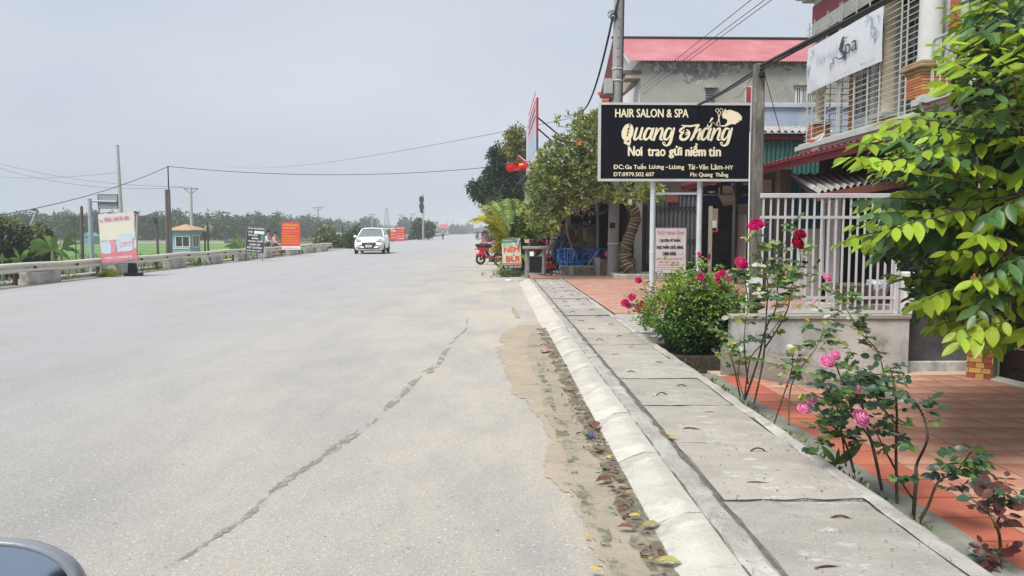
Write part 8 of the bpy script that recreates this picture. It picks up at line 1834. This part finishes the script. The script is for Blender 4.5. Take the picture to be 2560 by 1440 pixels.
rose_bush('young rose shoot with dark reddish leaves nearest the lower right corner', (2502, 1430), 2.98,
          [([(2502, 1440), (2500, 1350), (2488, 1310), (2460, 1270), (2430, 1250)], .008, False, .55, 5), ([(2488, 1315), (2508, 1270), (2512, 1215)], .005, True, .1, 10), ([(2490, 1430), (2482, 1390), (2478, 1380)], .004, True, .1, 4)],
          [], [(2505, 1215, 36, 18, 6), (2475, 1395, 25, 15, 3)], .045, ((RR_, .8), (RD, .2)), -.06, depth=.08)
# ground plants in the strip: low leaves
t = thing('leafy_plant', 'low broad pointed-leaf plant at the foot of the pink rose bush', 'plant', at(2090, 1180, 3.85))
for (dx, dz, L) in ((-.10, .12, .16), (-.14, .02, .14), (.06, .08, .17), (.0, .16, .10), (-.05, -.0, .12)): leaf_obj(RG, V((0, 0, .04)), V((dx, -.05, dz)), V((.2, -.8, .6)), L, t, None, .7)
cs = [(1.80 + rnd.uniform(-.05, .06), rnd.uniform(3, 7.3), -.05) for _ in range(150)]; struct(leaf_cloud('strip_weeds', cs, 6, .06, .04, .016, [leafm('weed_green', (.10, .18, .04), (.07, .13, .03), .35), leafm('weed_dry', (.28, .25, .10), (.2, .18, .08), .3)], [.75, .25], up=-.6), kind='stuff')
WG, WDY = MATS['weed_green'], MATS['weed_dry']

# --- 3. roped tree in front of the shop
TB = V((3.62, 19.3, .08)); t = thing('roped_tree', 'gnarled tree wrapped in rope with a wide olive-green crown over the shop', 'tree', TB); Yt = 19.3
P = lambda px, py, dy=0: at(px, py, Yt+dy) - TB
m2 = MB(); trk = smooth_path([V((0, 0, -.1)), P(1566, 660), P(1563, 630), P(1570, 600), P(1582, 570), P(1590, 540), P(1578, 515), P(1570, 495)]); k_ = len(trk)
m2.tube(trk, [.16 - .05*i/(k_-1) + .012*math.sin(i*2.1) for i in range(k_)], 14); trunk = m2.build('trunk', TRUNK, t); bevel(trunk, .0)
trunk.modifiers.clear()
ROPE = mat('pale_rope', (.42, .35, .20), (.33, .27, .15), 20, .9)
for i in range(3, k_-2, 1):
    c_ = trk[i]; dv = (trk[min(i+1, k_-1)]-trk[i-1]).normalized(); a = dv.orthogonal().normalized(); b = dv.cross(a); r_ = .165 - .05*i/(k_-1)+.012*math.sin(i*2.1); sl_ = rnd.uniform(-.06, .06)
    if rnd.random() < .75: MB().tube([c_ + (a*math.cos(q*PI/8)+b*math.sin(q*PI/8))*(r_+.006) + dv*(sl_*math.sin(q*PI/8)) for q in range(17)], .009, 5, cap=False).build('rope_loop', ROPE, t)
for k in range(3): m2 = MB(); q0 = P(1553+k*6, 655+k*7, -.2); m2.tube([q0, q0 + V((.10, 0, .05)), q0 + V((.18, .02, .02))], .008, 5); m2.build('rope_end', ROPE, t)
m2 = MB(); q0 = P(1575, 505, -.13); m2.bx(q0.x-.05, q0.x+.05, q0.y-.01, q0.y, q0.z-.07, q0.z+.07); m2.build('paper_tag', WHT_T, t)
BRM = mat('grey_branch', (.20, .16, .12), (.12, .095, .07), 8, .95)
lim = [[(1572, 500), (1540, 470), (1480, 430), (1400, 420), (1350, 400)], [(1572, 500), (1520, 480), (1440, 480), (1380, 520), (1340, 530)], [(1570, 500), (1500, 420), (1450, 350), (1460, 300), (1440, 285)], [(1575, 500), (1600, 470), (1640, 470), (1660, 480)], [(1570, 505), (1480, 500), (1420, 540), (1390, 560)], [(1540, 470), (1470, 380), (1400, 350), (1380, 340)], [(1480, 430), (1420, 460), (1340, 470)], [(1500, 420), (1480, 340), (1490, 290)], [(1420, 540), (1418, 580), (1438, 640)]]
for L in lim:
    dy = [0] + [rnd.uniform(-.7, .6) for _ in L[1:]]; SP = smooth_path([P(x, y, d_) for (x, y), d_ in zip(L, dy)]); n_ = len(SP); MB().tube(SP, [.055*(1-.8*i/(n_-1))+.006 for i in range(n_)], 7).build('branch', BRM, t)
m2 = MB()
for k in range(210):
    x, y = sample_poly([(1370, 440), (1500, 440), (1500, 540), (1400, 540), (1340, 560)], 1)[0]; a = P(x, y, rnd.uniform(-1.1, .5)); pts = [a]
    for j in range(4): pts.append(pts[-1] + V((rnd.uniform(-.15, .15), rnd.uniform(-.1, .1), rnd.uniform(-.10, .08))))
    m2.tube(pts, [.009, .008, .007, .005, .003], 5)
struct(m2.build('dry_twigs', BRM, t), kind='stuff')
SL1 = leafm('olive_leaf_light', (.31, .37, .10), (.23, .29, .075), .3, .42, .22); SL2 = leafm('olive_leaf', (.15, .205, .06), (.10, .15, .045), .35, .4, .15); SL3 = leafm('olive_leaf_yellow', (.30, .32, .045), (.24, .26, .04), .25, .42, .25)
CP = [(1312, 545), (1322, 430), (1352, 372), (1385, 345), (1425, 330), (1440, 290), (1475, 275), (1508, 285), (1508, 470), (1640, 455), (1668, 495), (1640, 515), (1570, 500), (1510, 505), (1440, 520), (1405, 545), (1385, 590), (1345, 570), (1325, 575)]
cs = [(P(x, y, rnd.uniform(-1.0, 1.0)))[:] for x, y in sample_poly(CP, 640)]
struct(leaf_cloud('crown', cs, 11, .1, .135, .048, [SL1, SL2, SL3], [.52, .40, .08], t, up=.35, rosette=True), kind='stuff')
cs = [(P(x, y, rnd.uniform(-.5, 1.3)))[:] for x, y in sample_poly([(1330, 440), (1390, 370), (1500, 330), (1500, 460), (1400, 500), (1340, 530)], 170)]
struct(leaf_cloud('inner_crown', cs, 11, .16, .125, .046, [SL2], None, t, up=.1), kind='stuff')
cs = [(P(x, y, -.9))[:] for x, y in ((1461, 512), (1471, 508), (1545, 500), (1556, 505), (1610, 470), (1625, 462), (1640, 478), (1600, 462), (1655, 470), (1390, 560), (1350, 565), (1380, 585), (1395, 300), (1420, 290), (1412, 318), (1395, 470), (1600, 490))]
struct(leaf_cloud('tip_leaves', cs, 12, .1, .15, .052, [SL1, SL3], [.55, .45], t, up=.2, rosette=True), kind='stuff')
q = P(1447, 355, -1.0); m2 = MB(); 
for k in range(6): a = k*1.05; m2.add([q, q + V((.06*math.cos(a-.4), -.02, .06*math.sin(a-.4))), q + V((.10*math.cos(a), -.03, .10*math.sin(a))), q + V((.06*math.cos(a+.4), -.02, .06*math.sin(a+.4)))], [(0,1,2,3)])
m2.build('orange_flower', mat('orange_petal', (.62, .20, .05), None, 9, .6), t)

# --- 4. yellow-green palm
PB = at(1296, 636, 24.2); PB.z = 0; t = thing('areca_palm', 'bushy yellow-green palm clump beside the NEM BÙI sign', 'palm', PB); PG = leafm('palm_leaflet_green', (.22, .33, .04), (.15, .25, .035), .3, .4, .25); PY_ = leafm('palm_leaflet_yellow', (.48, .42, .03), (.38, .35, .03), .25, .4, .3); PD = leafm('palm_leaflet_dark', (.05, .12, .03), (.035, .09, .025), .3, .4, .15)
def frond(t, a, L, lift, m, b0, droop=1.0, wid=.055, n_=30):
    hx, hy = math.cos(a), math.sin(a); ts = [i/12 for i in range(13)]
    P_ = [b0 + V((hx*L*.62*u**1.2, hy*L*.62*u**1.2, L*(lift*u - .62*droop*u**2.4))) for u in ts]; m2 = MB(); m2.tube(P_, [.014*(1-.8*u)+.002 for u in ts], 6, 0)
    for k in range(n_):
        u = .22 + .78*k/n_; i = min(11, int(u*12)); c_ = P_[i].lerp(P_[i+1], u*12-i); d = (P_[i+1]-P_[i]).normalized(); sd = d.cross(V((0, 0, 1))).normalized(); ln = L*.26*math.sin(PI*min(1, .25+u*.72))**.7*rnd.uniform(.85, 1.1)
        for s in (-1, 1):
            dd = (d*.75 + sd*s*.75 + V((0, 0, .25))).normalized(); w = sd.cross(dd)*0 + d*wid*.5; m_ = c_ + dd*ln*.55; e_ = c_ + dd*ln + V((0, 0, -ln*.32)); up_ = V((0, 0, .012))
            m2.add([c_, m_ - w, m_ + up_, m_ + w, e_], [(0,1,2), (0,2,3), (1,4,2), (2,4,3)], 1)
    return m2.build('frond', [STG, m], t)
for k in range(84):
    a = rnd.uniform(0, 6.283); b0 = V((rnd.uniform(-.25, .25), rnd.uniform(-.2, .2), rnd.uniform(.0, .3))); L = rnd.uniform(1.6, 2.75); lift = rnd.uniform(.75, 1.4); left = math.cos(a) < -.2; L *= .62 if left and lift < 1.15 else 1
    frond(t, a, L, lift, PY_ if (left and rnd.random() < .75) or rnd.random() < .14 else (PD if rnd.random() < .3 else PG), b0, rnd.uniform(.6, 1.1))
for a, L, lift, m in ((2.9, 1.3, .55, PY_), (3.3, 1.15, .42, PY_), (3.6, 1.1, .35, PY_), (2.5, 1.6, .8, PY_), (-.2, 2.0, .75, PD), (.2, 2.1, .6, PD), (1.7, 2.7, 1.35, PG), (2.0, 2.7, 1.3, PG), (-1.2, 1.6, .6, PG), (-.9, 1.8, .7, PG), (-2.2, 1.5, .5, PG), (1.2, 2.6, 1.4, PG)): frond(t, a, L, lift, m, V((0, 0, .2)), .9)
m2 = MB()
for k in range(8): a = k*.8; m2.tube([(.12*math.cos(a), .12*math.sin(a), 0), (.2*math.cos(a), .2*math.sin(a), .7)], [.035, .022], 8)
m2.build('canes', STG, t)

# --- 5. trees further along the right side
def blob_tree(name, lab, poly, Yt, dep, n, per, ln, wd, mats_, w, base_px, sp=.3, group=None, cat='tree', base_z=.0, up=.1, trunk=.14):
    b = at(base_px[0], base_px[1], Yt); b.z = base_z; t = thing(name, lab, cat, b, 0, group)
    cs = [(at(x, y, Yt + rnd.uniform(-dep, dep)) - b)[:] for x, y in sample_poly(poly, n)]
    struct(leaf_cloud('crown', cs, per, sp, ln, wd, mats_, w, t, up=up), kind='stuff')
    cx = sum(c[0] for c in cs)/n; cz = sum(c[2] for c in cs)/n
    MB().tube([(0, 0, -.2), (cx*.4, 0, cz*.5), (cx, 0, cz)], [trunk, trunk*.75, trunk*.4], 8).build('trunk', TRUNK, t)
    m2 = MB()
    for c in rnd.sample(cs, min(14, n)): m2.tube([(cx*.5, 0, cz*.55), V(c)*.7 + V((cx, 0, cz))*.3, c], [trunk*.35, trunk*.2, .015], 5)
    m2.build('branches', TRUNK, t); return t
D1 = leafm('dark_tree_leaf', (.022, .062, .030), (.015, .046, .024), .35, .4, .1); D2 = leafm('dark_tree_leaf_light', (.05, .11, .045), (.035, .085, .035), .3, .4, .15); YL = leafm('yellowish_tree_leaf', (.26, .27, .06), (.19, .21, .05), .3, .5, .25); YL2 = leafm('olive_tree_leaf', (.13, .15, .045), (.09, .11, .035), .3, .5, .2)
blob_tree('dark_tree', 'dark green rounded tree behind the palm on the right roadside', [(1175, 470), (1195, 450), (1215, 455), (1222, 415), (1225, 385), (1250, 365), (1275, 372), (1300, 395), (1340, 400), (1340, 520), (1270, 512), (1250, 515), (1215, 508), (1190, 492)], 47, 1.6, 210, 60, .24, .12, [D1, D2], [.75, .25], (1300, 600), .36)
blob_tree('yellowish_tree', 'yellowish airy tree top above the dark tree beside the billboard', [(1252, 345), (1275, 325), (1290, 312), (1308, 318), (1330, 350), (1330, 410), (1290, 405), (1262, 385)], 41, 1.0, 75, 26, .2, .1, [YL, YL2], [.6, .4], (1330, 600), .3)
blob_tree('shrub', 'pale green bush just behind the palm', [(1222, 505), (1250, 480), (1262, 540), (1250, 600), (1228, 590)], 33, .5, 50, 24, .14, .07, [YL2, D2], None, (1242, 625), .2, cat='shrub', trunk=.04)

# --- 6. left side: dense bushes, bananas, weeds
BG = leafm('banana_leaf', (.14, .27, .06), (.10, .21, .05), .15, .4, .3); BSH1 = leafm('bush_dark', (.020, .050, .022), (.014, .036, .018), .35, .45, .1); BSH2 = leafm('bush_mid', (.065, .12, .035), (.045, .09, .03), .35, .45, .15); BSH3 = leafm('bush_yellow', (.24, .25, .045), (.17, .19, .04), .3, .45, .25)
blob_tree('bush', 'large dark bush with yellowish shoots at the left edge behind the guardrail', [(-60, 565), (-10, 560), (20, 566), (50, 572), (82, 590), (92, 640), (80, 680), (-60, 690)], 34, 1.6, 210, 60, .17, .10, [BSH1, BSH2, BSH3], [.66, .2, .14], (10, 660), .3, base_z=GL, cat='bush')
blob_tree('bush', 'second dark bush with a pale green top right of the left-edge bush', [(70, 600), (82, 575), (100, 570), (120, 585), (130, 615), (125, 660), (75, 665)], 36, 1.2, 130, 60, .16, .09, [BSH1, BSH2, BSH3], [.58, .28, .14], (98, 660), .28, base_z=GL, cat='bush')
cs = [at(x, y, 33.5)[:] for x, y in ((5, 590), (15, 582), (25, 575), (35, 558), (30, 590), (60, 588), (70, 592), (18, 600), (40, 562), (12, 575), (85, 568), (95, 575))]; 
o = leaf_cloud('shoots', cs, 30, .22, .17, .09, [BSH3], None, up=-.3); o.parent = None; tag(o, 'yellowish leafy shoots on top of the dark left bushes', 'shoots')
def banana(lab, px, py, Yb, leaves, sc=1.0, stem=.9, base=GL):
    b = at(px, py, Yb); b.z = base; t = thing('banana_plant', lab, 'banana plant', b, 0, 'banana plants')
    top = at(px, py, Yb) - b; MB().tube([(0, 0, -.1), top*.6, top], [.10*sc, .075*sc, .045*sc], 10).build('stem', mat('banana_stem', (.20, .24, .10), (.14, .16, .07), 6, .6), t)
    for (ex, ey, dy) in leaves:
        e = at(ex, ey, Yb + dy) - b; v = e - top; L = v.length; vs = []; fs = []; n_ = 12; side = v.cross(V((0, 0, 1))); side = side.normalized() if side.length > 1e-3 else V((1, 0, 0)); vw = V((0, -1, .2)); side = (side*.45 + vw.cross(v.normalized())*.9).normalized()
        w = .14*L**.5*sc; j0 = rnd.uniform(0, 6)
        for i in range(n_+1):
            u = i/n_; c_ = top + v*u + V((0, 0, .16*L*math.sin(PI*u)*(1 if v.z < L*.8 else .3))); ww = w*max(.05, math.sin(PI*min(1, max(0, (u-.14)/.86))**.75))**.7 if u > .14 else .012
            jit = .86 + .14*math.sin(i*2.4+j0)
            vs += [c_ - side*ww*jit + V((0, 0, .06*ww)), c_ - V((0, 0, .03*w)), c_ + side*ww*(.86+.14*math.sin(i*3.1+j0)) + V((0, 0, .06*ww))]
            if i: q = 3*i; fs += [(q-3, q, q+1, q-2), (q-2, q+1, q+2, q-1)]
        lf_ = MB().add(vs, fs, 0, True).build('leaf', BG, t); MB().tube([vs[3*i+1] + V((0, -.004, .004)) for i in range(n_+1)], [.012*(1-.7*i/n_) for i in range(n_+1)], 5).build('midrib', YL, lf_)
    return t
banana('banana plant with a single upright leaf at the far left edge', 6, 655, 30, [(5, 632, 0), (-15, 645, .3), (22, 652, -.3)], .8)
banana('banana plant with one tall pale leaf left of the big banana clump', 52, 655, 30, [(33, 618, -.1), (70, 622, .3), (20, 648, -.4), (30, 660, .2), (68, 640, -.3)], .9)
banana('largest banana clump in the middle of the left bushes', 131, 628, 31, [(108, 588, .2), (142, 590, -.3), (100, 608, -.2), (76, 606, .3), (70, 620, .2), (66, 632, -.3), (148, 615, .3), (160, 640, -.2), (175, 650, .3), (120, 590, .4), (86, 640, -.4)], 1.15)
banana('banana plant with one raised leaf right of the big clump', 152, 625, 40, [(192, 583, 0), (180, 606, .3), (200, 610, -.3), (150, 600, .4), (175, 622, -.3), (200, 634, .4)], 1.0)
banana('banana plant with a bright upright leaf beside the black menu board', 606, 625, 46, [(592, 582, .0), (575, 612, .3), (560, 618, -.4), (585, 600, .5), (618, 605, .4), (570, 625, .2)], 1.1)
a = at(190, 640, 44); a.z = GL; t = thing('bare_tree', 'thin nearly leafless young tree left of the slim brown post', 'tree', a); tp = at(183, 545, 44)-a; MB().tube([(0, 0, 0), tp*.5 + V((.05, 0, 0)), tp], [.04, .03, .012], 6).build('trunk', TRUNK, t); m2 = MB(); cs = []
for k in range(26): u = rnd.uniform(.35, 1); c_ = tp*u; e = c_ + V((rnd.uniform(-.6, .6), rnd.uniform(-.4, .4), rnd.uniform(.05, .35))); m2.tube([c_, e], [.012, .004], 4); cs.append(e[:])
m2.build('branches', TRUNK, t); struct(leaf_cloud('crown', cs, 5, .15, .12, .05, [BSH2], None, t), kind='stuff')
# verge vegetation
def weeds(name, pts, per, sp, ln, wd, mats_, w=None, up=-.7): return struct(leaf_cloud(name, pts, per, sp, ln, wd, mats_, w, up=up), kind='stuff')
pts = []
for k in range(420):
    y = rnd.uniform(14, 60); pts.append((-11.5 - rnd.random()**1.5*1.6, y, -.05 - rnd.random()*.15))
weeds('trackside_weeds', pts, 8, .16, .16, .035, [WG, WDY, BSH2], [.5, .25, .25])
pts = [(-11.05 + rnd.uniform(-.15, .1), y + rnd.gauss(0, .5), .03) for y in (16.5, 19.6, 24.2, 25.2, 28, 28.6, 29, 35, 39, 44, 47) for _ in range(8)]; weeds('guardrail_weeds', pts, 9, .12, .11, .03, [WG, WDY], [.7, .3])
pts = [(rnd.uniform(-40, -13.8), rnd.uniform(26, 75), GL+.05) for _ in range(900)]; weeds('field_edge_weeds', pts, 8, .3, .35, .06, [WG, leafm('grass_bright', (.17, .32, .05), (.12, .25, .04), .3), BSH2], [.35, .5, .15])
q = gp(272, 692, 0); t = tag(leaf_cloud('grass_tuft', [(q.x + rnd.uniform(-.2, .2), q.y + rnd.uniform(-.1, .1), .03) for _ in range(26)], 14, .06, .17, .012, [leafm('tuft_yellow_green', (.34, .40, .04), (.26, .34, .04), .25)], None, up=-1.4), 'bright yellow-green grass tuft at the road edge below the beer banner', 'grass tuft')
q = gp(1275, 692, 0); o = leaf_cloud('weed_clump', [(q.x + rnd.gauss(0, .2), q.y + rnd.gauss(0, .16), .02 + abs(rnd.gauss(0, .07))) for _ in range(90)], 10, .07, .075, .026, [WG, H2, WDY], [.5, .4, .1], up=-.5); tag(o, 'low weed clump growing at the foot of the NEM BÙI sign', 'weeds')
m2 = MB(); q = gp(1272, 703, 0); m2.sph((0, 0, .02), (.10, .06, .035), 10, 6); tag(m2.build('white_stone', WHITEP, None, q), 'small white stone beside the weed clump by the kerb end', 'stone')
for lab, poly, Yq, base, mats_, w in (('bush', [(775, 605), (800, 590), (850, 592), (905, 598), (905, 622), (850, 622), (780, 612)], 60, (840, 620), [BSH2, WG, WDY], [.4, .4, .2]), ('small tree', [(797, 585), (805, 570), (820, 567), (833, 578), (832, 595), (800, 600)], 62, (815, 610), [BSH2, SL1], [.5, .5]), ('bush', [(868, 590), (880, 575), (900, 573), (908, 600), (900, 618), (870, 615)], 58, (890, 622), [BSH2, WG], None)):
    nm_ = {775: 'straggly green verge bush left of the white car', 797: 'small bright round tree above the verge bush', 868: 'taller leafy bush touching the white car'}[poly[0][0]]
    blob_tree('verge_'+lab.replace(' ', '_'), nm_, poly, Yq, .8, 90 if lab == 'bush' else 50, 22, .26, .10, mats_, w, base, .3, base_z=-.4, cat=lab, trunk=.05)
blob_tree('verge_tree', 'leafy green tree left of the railway signal post', [(1030, 590), (1034, 565), (1048, 548), (1058, 565), (1056, 588)], 122, 1.2, 60, 22, .5, .25, [D2, BSH2], None, (1046, 592), .5, base_z=-.4)
blob_tree('verge_tree', 'leafy green tree right of the railway signal post', [(1060, 590), (1062, 565), (1072, 556), (1082, 568), (1080, 590)], 128, 1.2, 50, 22, .5, .25, [D2, BSH2], None, (1070, 592), .5, base_z=-.4)
blob_tree('far_tree', 'large hazy tree mass right of the plantation behind the car', [(893, 582), (900, 558), (920, 550), (938, 556), (945, 582)], 330, 5, 80, 22, 1.5, .8, [D1, D2], None, (920, 588), 1.6, 'distant trees', base_z=GL, trunk=.5)
blob_tree('far_tree', 'large hazy round tree behind the crimson banner', [(995, 582), (1002, 558), (1018, 551), (1032, 560), (1036, 582)], 340, 5, 80, 22, 1.5, .8, [D1, D2], None, (1015, 588), 1.6, 'distant trees', base_z=GL, trunk=.5)
for (x0, x1, y0, Yq, lab) in ((1118, 1160, 573, 420, 'hazy low distant tree left of the road end'), (1150, 1185, 568, 520, 'hazy rounded distant tree near the road end'), (1180, 1232, 572, 640, 'faintest hazy trees at the very end of the road')):
    blob_tree('far_tree', lab, [(x0, 588), (x0+6, y0+4), ((x0+x1)/2, y0), (x1-6, y0+4), (x1, 588)], Yq, 8, 60, 20, 2.2, 1.2, [D1, D2], None, ((x0+x1)/2, 588), 2.2, 'distant trees', base_z=GL, trunk=.5)
pts = []
for k in range(700):
    y = 130 + rnd.random()**1.6*420; pts.append((edge(RL, y) - 1.5 - rnd.random()*7, y, rnd.uniform(-.3, .9)))
weeds('far_verge', pts, 9, .8, .7, .25, [WG, BSH2, D2], None, -.3)
# plantation of slender trees across the field: one wood
LN = [(-900, 190), (-300, 172), (0, 166), (500, 168), (700, 185), (800, 220), (860, 270), (920, 360), (985, 480)]
pos = []; hts = []; TRK = MB()
for row in range(4):
    for px in np.arange(-420, 985, 9.0 if row < 2 else 11.0):
        for (a, b), (c, d) in zip(LN, LN[1:]):
            if a <= px <= c: Yq = b + (d-b)*(px-a)/(c-a)
        Yq += row*5 + rnd.uniform(-2, 2); p = at(px + rnd.uniform(-3, 3), 580, Yq); pos.append((p.x, p.y)); hts.append((6.6 if row else 5.9)*(rnd.uniform(.72, 1.0) if rnd.random() < .88 else rnd.uniform(1.0, 1.12)))
cs = []; outs = []
for (x, y), h in zip(pos, hts):
    if y < 300: TRK.tube([(x, y, GL-.1), (x + rnd.uniform(-.2, .2), y, GL + h*.55), (x + rnd.uniform(-.2, .2), y, GL + h)], [.075, .06, .02], 5, cap=False)
    for k in range(34):
        u = rnd.random()**.8; z = h*(.22 + .78*u); r_ = 1.5*(1.08-u)**.7 + .12; a = rnd.uniform(0, 6.283); cs.append((x + r_*.4*math.cos(a), y + r_*.4*math.sin(a), GL + z)); outs.append((math.cos(a)*1.2, math.sin(a)*1.2, -.15))
t = thing('tree_plantation', 'hazy belt of slender plantation trees beyond the rice field', 'tree belt', (0, 0, 0)); t['kind'] = 'stuff'
CW = leafm('plantation_leaf', (.060, .095, .050), (.042, .070, .040), .35, .7, .1); CW2 = leafm('plantation_leaf_pale', (.11, .14, .075), (.085, .11, .06), .3, .7, .1)
struct(leaf_cloud('foliage', cs, 3, .35, 1.15, .34, [CW, CW2], [.72, .28], t, up=.1, out=outs), kind='stuff'); struct(TRK.build('trunks', mat('pale_trunk', (.20, .185, .165), (.14, .13, .115), 4, .95), t), kind='stuff')

# ------------------------------------------------------------------ air: one box of pale haze round everything
m = bpy.data.materials.new('haze_air'); m.use_nodes = True; n_ = m.node_tree.nodes; n_.clear(); out = n_.new('ShaderNodeOutputMaterial'); pv_ = n_.new('ShaderNodeVolumePrincipled')
pv_.inputs['Color'].default_value = (.90, .93, .97, 1); pv_.inputs['Density'].default_value = .0011; pv_.inputs['Anisotropy'].default_value = .2; m.node_tree.links.new(pv_.outputs[0], out.inputs['Volume'])
struct(MB().bx(-2600, 2600, -500, 3100, GL-4.2, 22).build('haze', m), kind='stuff')
